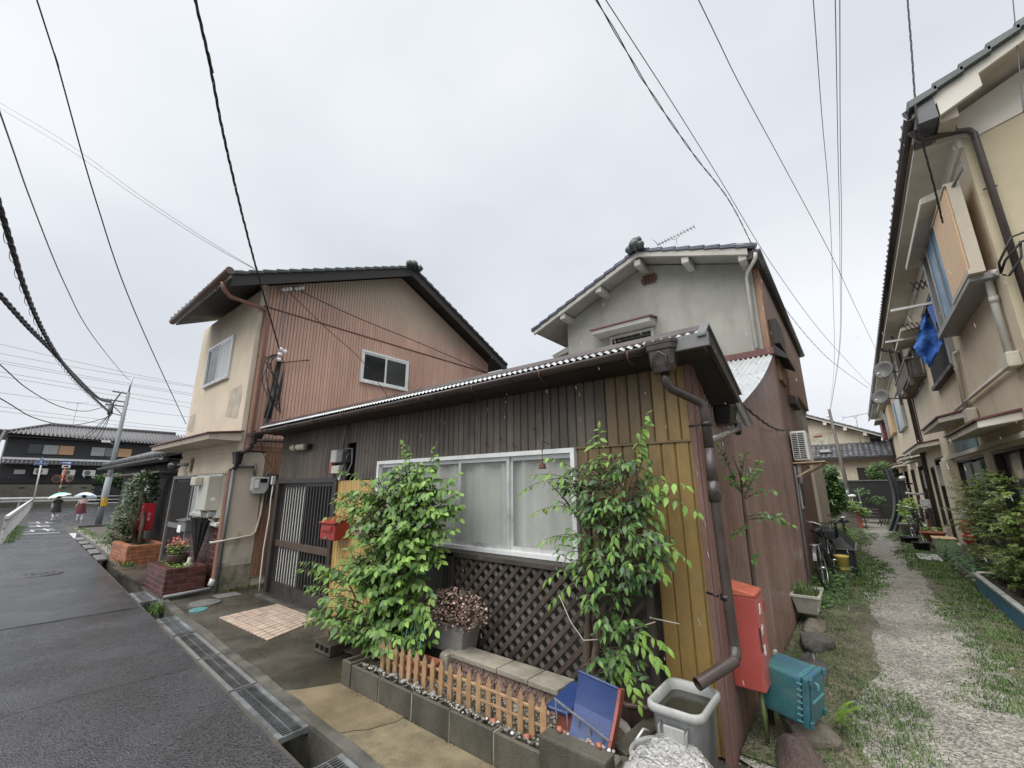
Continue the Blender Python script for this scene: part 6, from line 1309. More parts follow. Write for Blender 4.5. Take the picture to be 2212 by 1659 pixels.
for (x, y, z, s) in ((-2.05, 2.34, .205, .03), (-1.78, 2.34, .205, .028), (-1.50, 2.27, .352, .03), (-1.26, 2.27, .352, .026), (-4.02, 2.55, .03, .05), (-4.1, 2.62, .03, .045)):
    inst(PEBR, 'brick_chip', pw, (x, y, z), (.3, .2, rp_.uniform(0, 6)), (s, s, s))
# white frog shaped stones? -> small carved stones lying on the wall
st_me = MB(); st_me.ball((0, 0, 0), 1, 8, 6, sx=1.3, sy=.7, sz=.5); st_me.ball((.8, .35, -.1), .4, 6, 5, sz=.6); st_me.ball((.8, -.35, -.1), .4, 6, 5, sz=.6); st_me.ball((-.7, .4, -.1), .45, 6, 5, sz=.6); st_me.ball((-.7, -.4, -.1), .45, 6, 5, sz=.6); st_me.ball((1.15, 0, .15), .35, 6, 5)
sme = st_me.mesh('animal_stone', 'pot_grey')
for i, x in enumerate((-3.27, -3.12, -2.96, -2.84, -2.62)):
    o = bpy.data.objects.new('animal_stone', sme); COL.objects.link(o); o.location = (x, 2.335+.008*(i % 2), .212); o.rotation_euler = (0, 0, .6*i); o.scale = (.026,)*3
    tag(o, 'small pale stone ornament on the block wall, '+['nearest the shrub', 'second from the shrub', 'middle of the five', 'fourth from the shrub', 'farthest from the shrub'][i], 'ornament', 'stone ornaments on the block wall')
# bed soil
rs = random.Random(14)
m = MB(); m.grid(lambda u, v: (lerp(-3.6, -1.22, u), lerp(2.37, 3.18, v), .155+rs.uniform(-.012, .014)), 60, 22); o = m.build('bed_soil', 'soil'); o['kind'] = 'structure'
m = MB(); m.grid(lambda u, v: (lerp(-4.75, -3.62, u), lerp(2.62, 3.19, v), .03+.06*u+rs.uniform(-.012, .014)), 30, 16); o = m.build('bed_soil', 'soil'); o['kind'] = 'structure'
pm_ = MB()
for k in range(1500):
    x = rs.uniform(-3.5, -1.25); y = rs.uniform(2.38, 2.70); s = rs.uniform(.005, .011); z = .162
    a = rs.uniform(0, 6); pts = [(x+s*1.3*math.cos(a+j*2.1), y+s*1.3*math.sin(a+j*2.1), z) for j in range(3)]+[(x, y, z+s)]
    pm_.add(pts, [(0, 1, 3), (1, 2, 3), (2, 0, 3)], True)
o = pm_.build('bed_gravel', 'pebble'); o['kind'] = 'stuff'; o['label'] = 'small gravel scattered over the flower bed'
# picket fence
pf = thing('picket_fence', 'low tan picket fence behind the block wall', 'fence', (-2.5, 2.40, .14))
def picket(x, y):
    m = MB(); w = .0225; z0, z1, z2 = .165+RN.uniform(-.012, .006), .375+RN.uniform(-.004, .004), .413
    y0, y1 = y-.009, y+.006
    p = [(x-w, z0), (x+w, z0), (x+w, z1-.012), (x+w*.72, z1-.002), (x+w*.72, z1), (x, z2+RN.uniform(-.003, .003)), (x-w*.72, z1), (x-w*.72, z1-.002), (x-w, z1-.012)]
    m.prism([(a, y0, b) for a, b in p], (0, y1-y0, 0)); m.build('picket', 'picket_brown', pf, bevel=.002)
for i in range(19): 
    x = -3.34+i*(1.64/18); picket(x, 2.400-.012*math.sin(i*.35))
for z in (.255, .335): m = MB(); m.bar((-3.42, 2.413, z), (-1.66, 2.405, z), .012, .017); m.build('rail', 'picket_brown', pf, bevel=.002)
# edging wall of pink blocks with pale coping under the lattice
ew = thing('garden_edging', 'pinkish split stone edging with pale coping in front of the lattice', 'edging', (-2.3, 2.8, .15))
for i in range(9):
    x0 = -2.86+i*.118; m = MB(); m.grid(lambda u, v: (lerp(x0+.003, x0+.115, u), 2.735+rs.uniform(-.008, .006), lerp(.12, .285, v)), 8, 8, smooth=False); m.box(x0+.003, 2.745, .12, x0+.115, 2.79, .285); m.build('edging_stone', 'edging_pink', ew)
for (xa, xb, y_) in ((-2.86, -2.36, 2.72), (-2.352, -2.06, 2.718), (-2.052, -1.80, 2.71)):
    m = MB(); m.hexa([(xa, y_, .285), (xb, y_-.002, .285), (xb, 2.94, .285), (xa, 2.94, .285), (xa, y_, .325), (xb, y_-.004, .325), (xb, 2.94, .318), (xa, 2.94, .318)]); m.build('coping_stone', 'edging_top', ew, bevel=.008, seg=2)
m = MB(); m.hexa([(-3.02, 2.70, .15), (-2.88, 2.69, .15), (-2.88, 2.86, .15), (-3.05, 2.86, .15), (-3.0, 2.72, .30), (-2.9, 2.70, .315), (-2.9, 2.84, .31), (-3.02, 2.84, .30)]); m.build('corner_stone', 'edging_top', ew, bevel=.02)
# lattice panels
lt = thing('garden_lattice', 'dark diamond lattice of weathered slats under the window', 'lattice', (-2.25, 3.1, .15))
LX0, LX1, LZ0, LZ1 = -3.20, -1.24, .16, 1.0
def clip(px, pz, dx, dz):
    t0, t1 = -9, 9
    for p, d, a, b in ((px, dx, LX0, LX1), (pz, dz, LZ0, LZ1)):
        ta, tb = (a-p)/d, (b-p)/d
        if ta > tb: ta, tb = tb, ta
        t0, t1 = max(t0, ta), min(t1, tb)
    return t0, t1
c45 = math.sqrt(.5)
for s, y in ((1, 3.055), (-1, 3.068)):
    for i in range(-2, 26):
        px = LX0-1.0+i*.122; px = px if s > 0 else px
        t0, t1 = clip(px, LZ0, s*c45, c45) if s > 0 else clip(px+.2, LZ0, s*c45, c45)
        if t1-t0 < .06: continue
        q0 = px if s > 0 else px+.2
        m = MB(); m.bar((q0+s*c45*t0, y, LZ0+c45*t0), (q0+s*c45*t1, y, LZ0+c45*t1),   .011, .036, up=(-s*c45, 0, c45)); m.build('lattice_slat', 'wood_lattice' if s > 0 else 'wood_grey', lt)
m = MB(); m.box(-3.26, 3.03, .15, -3.19, 3.09, 1.04); m.box(-3.34, 3.04, .15, -3.28, 3.09, 1.04); m.build('post', 'wood_dark', lt, bevel=.004)
m = MB(); m.box(-1.27, 3.03, .15, -1.23, 3.09, 1.04); m.build('post', 'wood_dark', lt, bevel=.004)
m = MB(); m.box(-3.26, 3.03, 1.0, -1.23, 3.09, 1.045); m.build('rail', 'wood_dark', lt, bevel=.004)
# breeze blocks by the tile patch
def breeze(x0, x1, y0, y1, z0, z1, label):
    t = thing('breeze_block', label, 'concrete block', ((x0+x1)/2, (y0+y1)/2, z0), 'concrete blocks by the tiles')
    m = MB(); w = .024
    m.box(x0, y0, z0, x1, y1, z0+w); m.box(x0, y0, z1-w, x1, y1, z1)
    n = 4
    for i in range(n): 
        xa = lerp(x0, x1-w, i/(n-1)); m.box(xa, y0+.001, z0+w, xa+w, y1-.001, z1-w)
    m.box(x0+w, (y0+y1)/2-.01, z0+w, x1-w, (y0+y1)/2+.01, z1-w)
    m.build('shell', 'block_grey', t, bevel=.003)
breeze(-4.68, -4.36, 2.50, 2.68, .018, .118, 'hollow concrete block lying on the apron, lower of the two by the tiles')
breeze(-4.78, -4.46, 2.70, 2.86, .05, .15, 'hollow concrete block just behind the other, under the bright shrub')
# terracotta trough, pots
def trough(t, x0, x1, y0, y1, z0, z1, mat, th=.012, taper=.85, rim=.012, soil=True):
    cx_, cy_ = (x0+x1)/2, (y0+y1)/2
    def rc(s, z, g=0): return [(cx_+(x-cx_)*s+(g if x > cx_ else -g), cy_+(y-cy_)*s+(g if y > cy_ else -g), z) for x, y in ((x0, y0), (x1, y0), (x1, y1), (x0, y1))]
    rings = [rc(taper, z0), rc(1, z1-rim*1.6), rc(1, z1-rim*1.6, rim*.7), rc(1, z1, rim*.7), rc(1, z1, -th), rc(taper, z0+.02, -th)]
    m = MB(); vs = sum(rings, []); m.add(vs, [tuple(reversed(range(4)))]+[(i*4+k, i*4+(k+1) % 4, (i+1)*4+(k+1) % 4, (i+1)*4+k) for i in range(5) for k in range(4)]+[(20, 21, 22, 23)])
    m.build('trough', mat, t, bevel=.006, seg=2)
    if soil:
        q2 = rc(.98, z1-.03, -th); m = MB(); m.add(q2, [(0, 1, 2, 3)]); m.build('soil', 'soil', t)
t = thing('terracotta_trough', 'terracotta plastic trough behind the picket fence', 'planter', (-3.1, 2.6, .16)); trough(t, -3.32, -2.90, 2.50, 2.66, .15, .275, 'terra_pot')
t = thing('grey_trough', 'grey plastic trough holding the pink speckled plant', 'planter', (-3.05, 2.92, .2)); trough(t, -3.32, -2.80, 2.80, 3.02, .27, .50, 'pot_grey', th=.014)
m = MB(); m.box(-3.28, 2.84, .15, -2.86, 2.99, .269); tag(m.build('support_block', 'block_grey', bevel=.01), 'rough stone block under the grey trough', 'stone')
t = thing('octagonal_pot', 'empty octagonal brown pot behind the blue board', 'pot', (-1.36, 2.93, .2)); m = MB(); m.lathe([(.001, .0), (.10, .0), (.15, .12), (.165, .125), (.165, .145), (.135, .145), (.09, .02), (.001, .02)], (-1.34, 2.94, .20), 8, smooth=False); m.build('pot', 'pot_brown', t, bevel=.004)
m = MB(); m.box(-1.44, 2.86, .15, -1.25, 3.02, .199); tag(m.build('pot_stand', 'wood_dark', bevel=.006), 'dark slab under the octagonal brown pot', 'stand')
t = thing('round_pot', 'round pot of dark soil with pale rim behind the blue board', 'pot', (-1.42, 2.62, .1)); m = MB(); m.lathe([(.001, .0), (.15, .0), (.185, .16), (.20, .165), (.20, .185), (.178, .185), (.165, .14)], (-1.46, 2.62, .06), 26); m.build('pot', 'pot_grey', t); m = MB(); m.lathe([(.166, .15), (.08, .165), (.001, .155)], (-1.46, 2.62, .06), 20); m.build('soil', 'soil', t)
# blue curved board with red edge, blue lidded red box, grey rack
t = thing('curved_board', 'curved blue plastic board with a red edge leaning in the flower bed', 'board', (-1.4, 2.45, .2))
def cb(u, v): 
    x = lerp(-1.50, -1.245, u)-.05*(1-v)*0; 
    y = 2.45-.10*(1-v)**2*1.0+.10*v**2*.4+.03*u; z = .27+.30*v-.06*(1-v)*(1-v)*0
    return (x+.0*v-.035*(1-v)*(u), y-.02*u, z-.035*u)
m = MB(); m.grid(cb, 12, 20); k0 = len(m.v); m.grid(lambda u, v: (cb(u, v)[0], cb(u, v)[1]+.008, cb(u, v)[2]-.004), 12, 20); m.build('board', 'blue_plastic', t)
m = MB(); pts = [cb(1, v/14) for v in range(15)]
for i in range(14): a, b = pts[i], pts[i+1]; m.bar((a[0]+.008, a[1]+.02, a[2]), (b[0]+.008, b[1]+.02, b[2]), .018, .055, up=(0, 1, 0))
m.build('side_edge', 'red_rust', t)
m = MB(); pts = [cb(u/10, 1.0) for u in range(11)]; m.tube([(p[0], p[1]+.004, p[2]+.002) for p in pts], .008, 6); m.build('top_edge', 'blue_pale', t)
m = MB(); m.grid(lambda u, v: (cb(u*.97+.01, v*.52)[0], cb(u, v*.52)[1]-.004, cb(u*.97, v*.52)[2]+.003), 10, 12); m.build('faded_area', 'blue_pale', t)
t = thing('lidded_box', 'small red box with blue lid beside the curved blue board', 'box', (-1.62, 2.52, .2)); m = MB(); m.box(-1.655, 2.47, .16, -1.545, 2.64, .335); m.build('body', 'red_rust', t, bevel=.006); m = MB(); m.hexa([(-1.70, 2.42, .34), (-1.55, 2.44, .33), (-1.53, 2.68, .385), (-1.67, 2.68, .40), (-1.70, 2.42, .365), (-1.55, 2.44, .355), (-1.53, 2.68, .41), (-1.67, 2.68, .425)]); m.build('lid', 'blue_plastic', t, bevel=.006)
t = thing('wire_rack', 'small grey plastic rail leaning over the end block before the blue board', 'rail', (-1.4, 2.37, .3)); m = MB(); m.bar((-1.61, 2.385, .435), (-1.255, 2.37, .335), .008, .009)
for k in range(5): x = -1.60+k*.075; z = lerp(.435, .335, (x+1.61)/.355); m.bar((x, 2.385, z), (x, 2.392, z-.10), .007, .007)
m.build('rack', 'galv', t)
# ------------------------------------------------------------------ bins at the corner
t = thing('rain_bin', 'grey plastic bin full of dark rain water under the downpipe spout', 'bin', (-.92, 2.65, 0))
def rrect(cx_, cy_, w, h, r, z, n=6):
    pts = []
    for (sx, sy, a0) in ((1, 1, 0), (-1, 1, 90), (-1, -1, 180), (1, -1, 270)):
        for k in range(n+1): a = rad(a0+90*k/n); pts.append((cx_+sx*(w-r)+r*math.cos(a), cy_+sy*(h-r)+r*math.sin(a), z))
    return pts
def ringmesh(m, rings, cap0=True):
    n = len(rings[0]); m.add(sum(rings, []), [(i*n+k, i*n+(k+1) % n, (i+1)*n+(k+1) % n, (i+1)*n+k) for i in range(len(rings)-1) for k in range(n)]+([tuple(reversed(range(n)))] if cap0 else []), True); return m
BX, BY = -.932, 2.655
m = MB(); ringmesh(m, [rrect(BX, BY, .10, .145, .05, .02), rrect(BX, BY, .128, .178, .055, .50), rrect(BX, BY, .132, .182, .055, .505)]); m.build('body', 'trash_grey', t)
m = MB(); ringmesh(m, [rrect(BX, BY, .132, .182, .055, .50), rrect(BX, BY, .146, .198, .06, .50), rrect(BX, BY, .150, .202, .062, .515), rrect(BX, BY, .148, .200, .06, .535), rrect(BX, BY, .139, .190, .056, .542), rrect(BX, BY, .127, .176, .05, .536), rrect(BX, BY, .119, .168, .048, .50), rrect(BX, BY, .113, .162, .046, .44)], False); m.build('rim', 'trash_rim', t)
m = MB(); pts = rrect(BX, BY, .120, .169, .048, .492); m.add(pts, [tuple(range(len(pts)))]); m.build('water', 'water_dark', t)
m = MB(); y_ = BY-.186; m.box(-.99, y_-.006, .395, -.88, y_+.01, .455); m.build('label', 'trash_rim', t, bevel=.004)
m = MB(); y_ = BY-.195; m.tube([(-1.005, y_+.02, .46), (-1.005, y_-.012, .45), (-1.0, y_-.016, .37), (-.985, y_-.018, .352), (-.885, y_-.018, .352), (-.87, y_-.016, .37), (-.865, y_-.012, .45), (-.865, y_+.02, .46)], .007, 6); m.build('handle', 'metal_grey', t)
t = thing('foil_bucket', 'round metal bucket covered with crumpled aluminium foil', 'bucket', (-.96, 2.42, 0))
KX, KY = -.945, 2.36
m = MB(); m.lathe([(.001, .0), (.12, .0), (.162, .30), (.172, .305), (.174, .32), (.166, .325), (.156, .31), (.12, .05)], (KX, KY, .055), 36); m.build('body', 'bucket_metal', t)
rf = random.Random(31)
import mathutils.noise as mn
def foil(u, v):
    x = lerp(-.125, .185, u); y = lerp(-.215, .15, v); a = rad(-12); X_ = KX+x*math.cos(a)-y*math.sin(a)+.005; Y_ = KY+x*math.sin(a)+y*math.cos(a)
    rr_ = math.hypot(x, y); z = .392+.05*max(0, y)-.10*(x*x*14)-.25*max(0, rr_-.165)*3.2
    n1 = mn.noise((x*13, y*13, 1.7)); n2 = mn.noise((x*30, y*30, 6.1)); z += .034*abs(n1)+.010*abs(n2)+rf.uniform(-.003, .003)
    return (X_+rf.uniform(-.002, .002), Y_+rf.uniform(-.002, .002), z)
m = MB(); m.grid(foil, 34, 38); m.build('foil_cover', 'foil', t)
m = MB(); m.tube([(KX-.172, KY+.03, .365), (KX-.15, KY+.10, .405), (KX-.13, KY+.12, .395)], .007, 6); m.build('handle', 'bucket_metal', t)
m = MB(); m.tube([(-.83, 2.72, .05), (-.72, 2.62, .04), (-.66, 2.5, .035)], .02, 10); tag(m.build('green_hose', 'green_pipe'), 'short green pipe lying behind the grey rain bin', 'pipe')
# ------------------------------------------------------------------ red extinguisher box
t = thing('extinguisher_box', 'tall salmon red extinguisher box on the alley wall behind the downpipe', 'extinguisher box', (-.75, 3.4, .4))
RX0, RX1, Ry0, Ry1, Rz0, Rz1 = -.856, -.672, 3.42, 3.66, .36, .925
m = MB(); m.box(RX0, Ry0, Rz0, RX1, Ry1, Rz1); m.build('case', 'red_box', t, bevel=.008, seg=2)
m = MB(); m.hexa([(RX0, Ry0-.006, Rz1+.001), (RX1+.006, Ry0-.006, Rz1+.001), (RX1+.006, Ry1+.006, Rz1+.001), (RX0, Ry1+.006, Rz1+.001), (RX0, Ry0-.006, Rz1+.055), (RX1+.006, Ry0-.006, Rz1+.02), (RX1+.006, Ry1+.006, Rz1+.02), (RX0, Ry1+.006, Rz1+.055)]); m.build('sloping_lid', 'red_box_top', t, bevel=.004)
m = MB(); m.box(RX1, Ry0+.006, Rz0+.01, RX1+.006, Ry1-.006, Rz1-.02); dr_ = m.build('door', 'red_box_faded', t, bevel=.002)
for i, ch in enumerate('消火器'):
    text_obj('lettering', ch, .072, 'white_paint', dr_, basis((RX1+.0068, 3.525, .83-i*.125), (0, 1, 0), (0, 0, 1)))
m = MB(); m.box(RX1+.006, Ry0+.002, .60, RX1+.012, Ry0+.012, .74); m.build('pull', 'plastic_black', dr_)
for z in (.45, .83): m = MB(); m.box(RX1-.004, Ry1-.008, z-.03, RX1+.012, Ry1+.006, z+.03); m.build('hinge', 'red_deep', dr_)
m = MB(); m.tube([(-.72, 3.50, .36), (-.715, 3.50, .05)], .014, 8); m.build('stand', 'stem_green', t)
# ------------------------------------------------------------------ teal crate on the stones
t = thing('teal_crate', 'teal plastic crate lying on the stones beside the red extinguisher box', 'crate', (-.58, 3.8, .2))
# the crate lies on its side, its open rim to the right; built around its own axes
o_ = Vector((-.575, 3.70, .20)); ex = Vector((.93, -.20, -.11)).normalized(); ez = (Vector((0, 0, 1))-ex*ex.z).normalized(); ey = ez.cross(ex)
def cp(a, b, c): return tuple(o_+ex*a+ey*b+ez*c)
def cbox(m, a0, a1, b0, b1, c0, c1): m.hexa([cp(a0, b0, c0), cp(a1, b0, c0), cp(a1, b1, c0), cp(a0, b1, c0), cp(a0, b0, c1), cp(a1, b0, c1), cp(a1, b1, c1), cp(a0, b1, c1)])
m = MB(); cbox(m, -.14, .095, -.15, .15, 0, .275); m.build('body', 'teal_plastic', t, bevel=.016, seg=2)
m = MB(); cbox(m, .10, .135, -.155, .155, -.005, .28); m.build('rim', 'teal_plastic', t, bevel=.008, seg=2)
for i in range(7):
    m = MB(); c0 = .02+i*.036; cbox(m, .072, .102, -.158, -.148, c0, c0+.008); cbox(m, .072, .102, .148, .158, c0, c0+.008); b0 = -.13+i*.04; cbox(m, .072, .102, b0, b0+.008, .272, .282); m.build('rib', 'teal_edge', t)
for (b0, c0) in ((-.15, .245), (.11, .245), (-.15, .0), (.11, .0)): m = MB(); cbox(m, .135, .152, b0, b0+.04, c0, c0+.04); m.build('corner_lug', 'teal_plastic', t, bevel=.005)
m = MB(); cbox(m, .136, .14, -.12, .12, .03, .25); m.build('base_panel', 'teal_plastic', t, bevel=.002)
m = MB(); cbox(m, .14, .148, -.10, .10, .13, .142); m.tube([cp(.14, -.05, .24), cp(.158, -.05, .235), cp(.158, -.045, .20), cp(.14, -.045, .195)], .007, 6); m.build('handle', 'teal_edge', t)
m = MB(); cbox(m, -.155, -.14, .10, .14, .24, .285); m.build('clasp', 'pot_cream', t)
# ------------------------------------------------------------------ stones along the alley wall
def rock(c, s, mat, seed, label, rot=0, group=None):
    r = random.Random(seed); bm = bmesh.new(); bmesh.ops.create_icosphere(bm, subdivisions=4, radius=1)
    of = Vector((r.uniform(0, 50), r.uniform(0, 50), r.uniform(0, 50)))
    pl = [(Vector((r.uniform(-1, 1), r.uniform(-1, 1), r.uniform(-.3, 1))).normalized(), r.uniform(.50, .80)) for _ in range(12)]
    for v in bm.verts:
        for nr, d_ in pl:
            e = v.co.dot(nr)-d_
            if e > 0: v.co -= nr*e*.9
        v.co *= 1+.26*mn.noise(v.co*1.6+of)+.07*mn.noise(v.co*4+of)+.03*mn.noise(v.co*11+of)
        v.co.x *= s[0]; v.co.y *= s[1]; v.co.z *= s[2]
    me = bpy.data.meshes.new('stone'); bm.to_mesh(me); bm.free(); me.materials.append(MATS[mat]); me.polygons.foreach_set('use_smooth', [True]*len(me.polygons))
    o = bpy.data.objects.new('stone', me); COL.objects.link(o); o.location = c; o.rotation_euler = (0, 0, rot); return tag(o, label, 'stone', group)
rock((-.53, 3.38, .03), (.19, .24, .19), 'rock_red', 3, 'big wet reddish stone nearest the camera in front of the teal crate', .3)
rock((-.52, 3.82, .05), (.22, .26, .15), 'rock_tan', 5, 'flat tan stone under the teal crate', .2)
rock((-.58, 4.95, .05), (.16, .36, .17), 'rock_grey', 8, 'dark grey rounded stone at the alley edge behind the teal crate', .1)
rock((-.63, 5.75, .06), (.17, .36, .16), 'rock_grey', 11, 'mottled stone below the cream planter by the brown wall', -.1)
rock((-.68, 6.45, .04), (.16, .30, .12), 'rock_tan', 14, 'flat pale stone under the cream planter', .1)
rock((-.62, 4.35, .02), (.12, .20, .12), 'rock_red', 17, 'small brown stone behind the upper side of the teal crate', .4)
t = thing('cream_planter', 'cream plastic planter with wilted grass by the brown corrugated wall', 'planter', (-.7, 6.7, .17)); trough(t, -.86, -.58, 6.45, 7.05, .16, .38, 'pot_cream', th=.014, taper=.72, rim=.02)
# gravel by the wall foot: pebbles
pm_ = MB(); rs = random.Random(77)
for k in range(9000):
    y = 2.2+12*rs.random()**2.0; x = rs.uniform(-.84, 1.2) if y > 3.2 else rs.uniform(-.6, 1.8); s = rs.uniform(.004, .009)
    z = alz(x, y)+.012; a = rs.uniform(0, 6)
    pm_.add([(x+s*1.4*math.cos(a+j*1.57), y+s*1.4*math.sin(a+j*1.57), z-.003) for j in range(4)]+[(x+rs.uniform(-s, s)*.3, y, z+s*.8)], [(0, 1, 4), (1, 2, 4), (2, 3, 4), (3, 0, 4)], True)
o = pm_.build('alley_pebbles', 'pebble'); o['kind'] = 'stuff'; o['label'] = 'loose pale gravel over the alley ground'
# ================================================================== foliage
def leaf_geo(L, Wd, fold=.25, curl=.25, pointed=.5):
    """a folded, curled leaf along +Y with its face up +Z"""
    v = [(0, 0, 0), (-Wd*.42, L*.22, fold*Wd*.4), (0, L*.25, 0), (Wd*.42, L*.22, fold*Wd*.4), (-Wd*.5, L*.5, fold*Wd*.45-curl*L*.06), (0, L*.55, -curl*L*.08), (Wd*.5, L*.5, fold*Wd*.45-curl*L*.06), (-Wd*.25, L*.8, fold*Wd*.2-curl*L*.22), (Wd*.25, L*.8, fold*Wd*.2-curl*L*.22), (0, L, -curl*L*.38)]
    f = [(0, 2, 1), (0, 3, 2), (1, 2, 5, 4), (2, 3, 6, 5), (4, 5, 7), (5, 6, 8), (5, 9, 7), (5, 8, 9)]
    return v, f
def simple_leaf(L, Wd, fold=.3, curl=.25):
    v = [(0, 0, 0), (-Wd*.5, L*.45, fold*Wd*.4), (Wd*.5, L*.45, fold*Wd*.4), (0, L*.5, 0), (0, L, -curl*L*.35)]
    return v, [(0, 3, 1), (0, 2, 3), (1, 3, 4), (3, 2, 4)]
def leaf_frame(pos, d, up, s):
    d = Vector(d).normalized(); up = Vector(up); x = d.cross(up)
    if x.length < 1e-4: x = d.orthogonal()
    x.normalize(); z = x.cross(d)
    m = Matrix((x, d, z)).transposed().to_4x4(); m = m @ Matrix.Scale(s, 4); m.translation = Vector(pos); return m
class Leaves:
    def __init__(s): s.items = []
    def put(s, pos, d, up, sc, mat): s.items.append((leaf_frame(pos, d, up, sc), mat))
    def build(s, parent, geo, mats, individuals=0, name='leaves', lname='leaf', key=None):
        it = s.items
        if individuals:
            it = sorted(it, key=key or (lambda q: (q[0].translation-Vector((0, 0, 1.66))).length))
            mes = {}
            P0 = Vector(ORG[parent.name])
            for (mx_, mt) in it[:individuals]:
                if mt not in mes:
                    b = MB(); b.add(geo[0], geo[1], True); mes[mt] = b.mesh('leaf', mt)
                o = bpy.data.objects.new(lname, mes[mt]); COL.objects.link(o); o.parent = parent
                q_ = mx_.copy(); q_.translation = mx_.translation-P0; o.matrix_local = q_
            it = it[individuals:]
        b = MB()
        for (mx_, mt) in it: b.add([tuple(mx_ @ Vector(v)) for v in geo[0]], geo[1], True, mats.index(mt))
        if b.v: return b.build(name, mats, parent, kind='stuff')
def bez(a, b, c, t): 
    a, b, c = Vector(a), Vector(b), Vector(c); return a*(1-t)**2+b*2*t*(1-t)+c*t*t
def shrub(t, rng, trunks, shoots, L, mats, step, leafy, size, br=.006, lat=.8, droop=.35, up=(0, -.55, .85), young=.15, barkm='bark'):
    """trunks: list of (polyline, radii); shoots: list of (from, tip, bend)"""
    tm_ = MB()
    for pl, rads in trunks: tm_.tube(pl, rads, 8)
    if tm_.v: tm_.build('trunk', barkm, t)
    bm_ = MB(); lv = Leaves(); 
    for (a, c, bend) in shoots:
        a, c = Vector(a), Vector(c); mid = a.lerp(c, .5)+Vector(bend); n = 8
        pts = [bez(a, mid, c, i/n) for i in range(n+1)]; bm_.tube(pts, [br*(1-.75*i/n) for i in range(n+1)], 4, cap=False)
        ln = (c-a).length; k = int(ln*leafy/step); 
        for i in range(k):
            tt = 1-leafy*(1-(i+.5)/k) if k else 1
            p = bez(a, mid, c, tt); tg = (bez(a, mid, c, min(1, tt+.02))-bez(a, mid, c, tt-.02)).normalized()
            sd = tg.cross(Vector(up)).normalized()*(1 if i % 2 else -1)
            d_ = tg*rng.uniform(.25, .7)+sd*lat*rng.uniform(.6, 1.2)+Vector((rng.uniform(-.35, .35), rng.uniform(-.35, .25), rng.uniform(-.3, .3)-droop))
            u_ = Vector(up)+Vector((rng.uniform(-.6, .6), rng.uniform(-.5, .5), rng.uniform(-.4, .4)))
            tip = i > k*(1-young)
            mt = mats[2] if tip else (mats[0] if rng.random() < .6 else mats[1])
            lv.put(p, d_, u_, size*rng.uniform(.42, 1.28)*(1 if not tip else .8), mt)
        lv.put(c, (c-mid)+Vector((0, 0, -.1)), up, size*.8, mats[2])
    bm_.build('branches', barkm, t, kind='stuff')
    return lv
def ell(rng, c, r, inner=.0):
    while True:
        p = [rng.uniform(-1, 1) for _ in range(3)]; q_ = math.sqrt(sum(x*x for x in p))
        if inner <= q_ <= 1: return tuple(c[i]+p[i]*r[i] for i in range(3))
LG = leaf_geo(1, .58); LGN = leaf_geo(1, .42, curl=.4); LS = simple_leaf(1, .6); LSR = simple_leaf(1, .85)
# ---- bright shrub by the door
r1 = random.Random(101)
t = thing('shrub', 'bright green broad leaved shrub growing beside the mailbox', 'shrub', (-3.85, 2.72, .08))
tr = [([(-3.88, 2.74, .06), (-3.86, 2.73, .5), (-3.78, 2.76, .95), (-3.6, 2.80, 1.5)], [.022, .018, .014, .008]), ([(-3.82, 2.72, .06), (-3.7, 2.72, .5), (-3.45, 2.76, 1.0), (-3.3, 2.8, 1.5)], [.018, .015, .011, .006]), ([(-3.92, 2.72, .06), (-4.1, 2.66, .45), (-4.4, 2.62, .75)], [.017, .012, .007])]
def trunk_pt(rng, z):
    return (-3.85+.25*min(1.5, z)*rng.uniform(-.6, 1.0), 2.73+rng.uniform(-.05, .08), z)
sh = []
clumps = [((-3.70, 2.66, 1.30), (.72, .34, .52), 110), ((-4.02, 2.56, .60), (.82, .32, .42), 110), ((-3.25, 2.72, 1.42), (.42, .26, .46), 62), ((-3.5, 2.60, .95), (.62, .32, .38), 80), ((-3.40, 2.53, .45), (.50, .22, .34), 56), ((-4.30, 2.63, 1.45), (.42, .2, .30), 36), ((-3.55, 2.70, 1.75), (.42, .22, .22), 40)]
for (c, r, n) in clumps:
    for k in range(n):
        tip = ell(r1, c, r, .55); z0 = max(.12, tip[2]-r1.uniform(.05, .40)); a = trunk_pt(r1, z0)
        a = tuple(lerp(a[i], tip[i], r1.uniform(.05, .45)) for i in range(3)); sh.append((a, tip, (0, -.02, r1.uniform(.02, .12))))
for tip, f0 in (((-5.42, 2.58, .70), (-4.3, 2.64, .60)), ((-5.15, 2.58, .56), (-4.2, 2.62, .5)), ((-5.2, 2.52, .82), (-4.3, 2.62, .70)), ((-4.80, 2.46, .34), (-4.0, 2.6, .40)), ((-4.98, 2.5, .22), (-4.0, 2.6, .35)), ((-4.82, 2.66, 1.86), (-3.9, 2.74, 1.5)), ((-4.65, 2.66, 1.60), (-3.9, 2.72, 1.2)), ((-3.72, 2.76, 2.10), (-3.62, 2.8, 1.45)), ((-3.60, 2.76, 2.02), (-3.6, 2.8, 1.45)), ((-3.66, 2.74, 1.98), (-3.62, 2.8, 1.4)), ((-3.22, 2.78, 2.05), (-3.3, 2.8, 1.45)), ((-3.15, 2.76, 1.92), (-3.3, 2.8, 1.4)), ((-2.82, 2.74, 1.60), (-3.35, 2.8, 1.3)), ((-2.86, 2.76, 1.78), (-3.35, 2.8, 1.35)), ((-2.88, 2.7, 1.28), (-3.4, 2.76, 1.05)), ((-2.80, 2.5, .55), (-3.4, 2.66, .6)), ((-2.92, 2.55, .75), (-3.4, 2.7, .8)), ((-4.9, 2.6, 1.32), (-4.0, 2.7, 1.2))):
    sh.append((f0, tip, (0, 0, .12)))
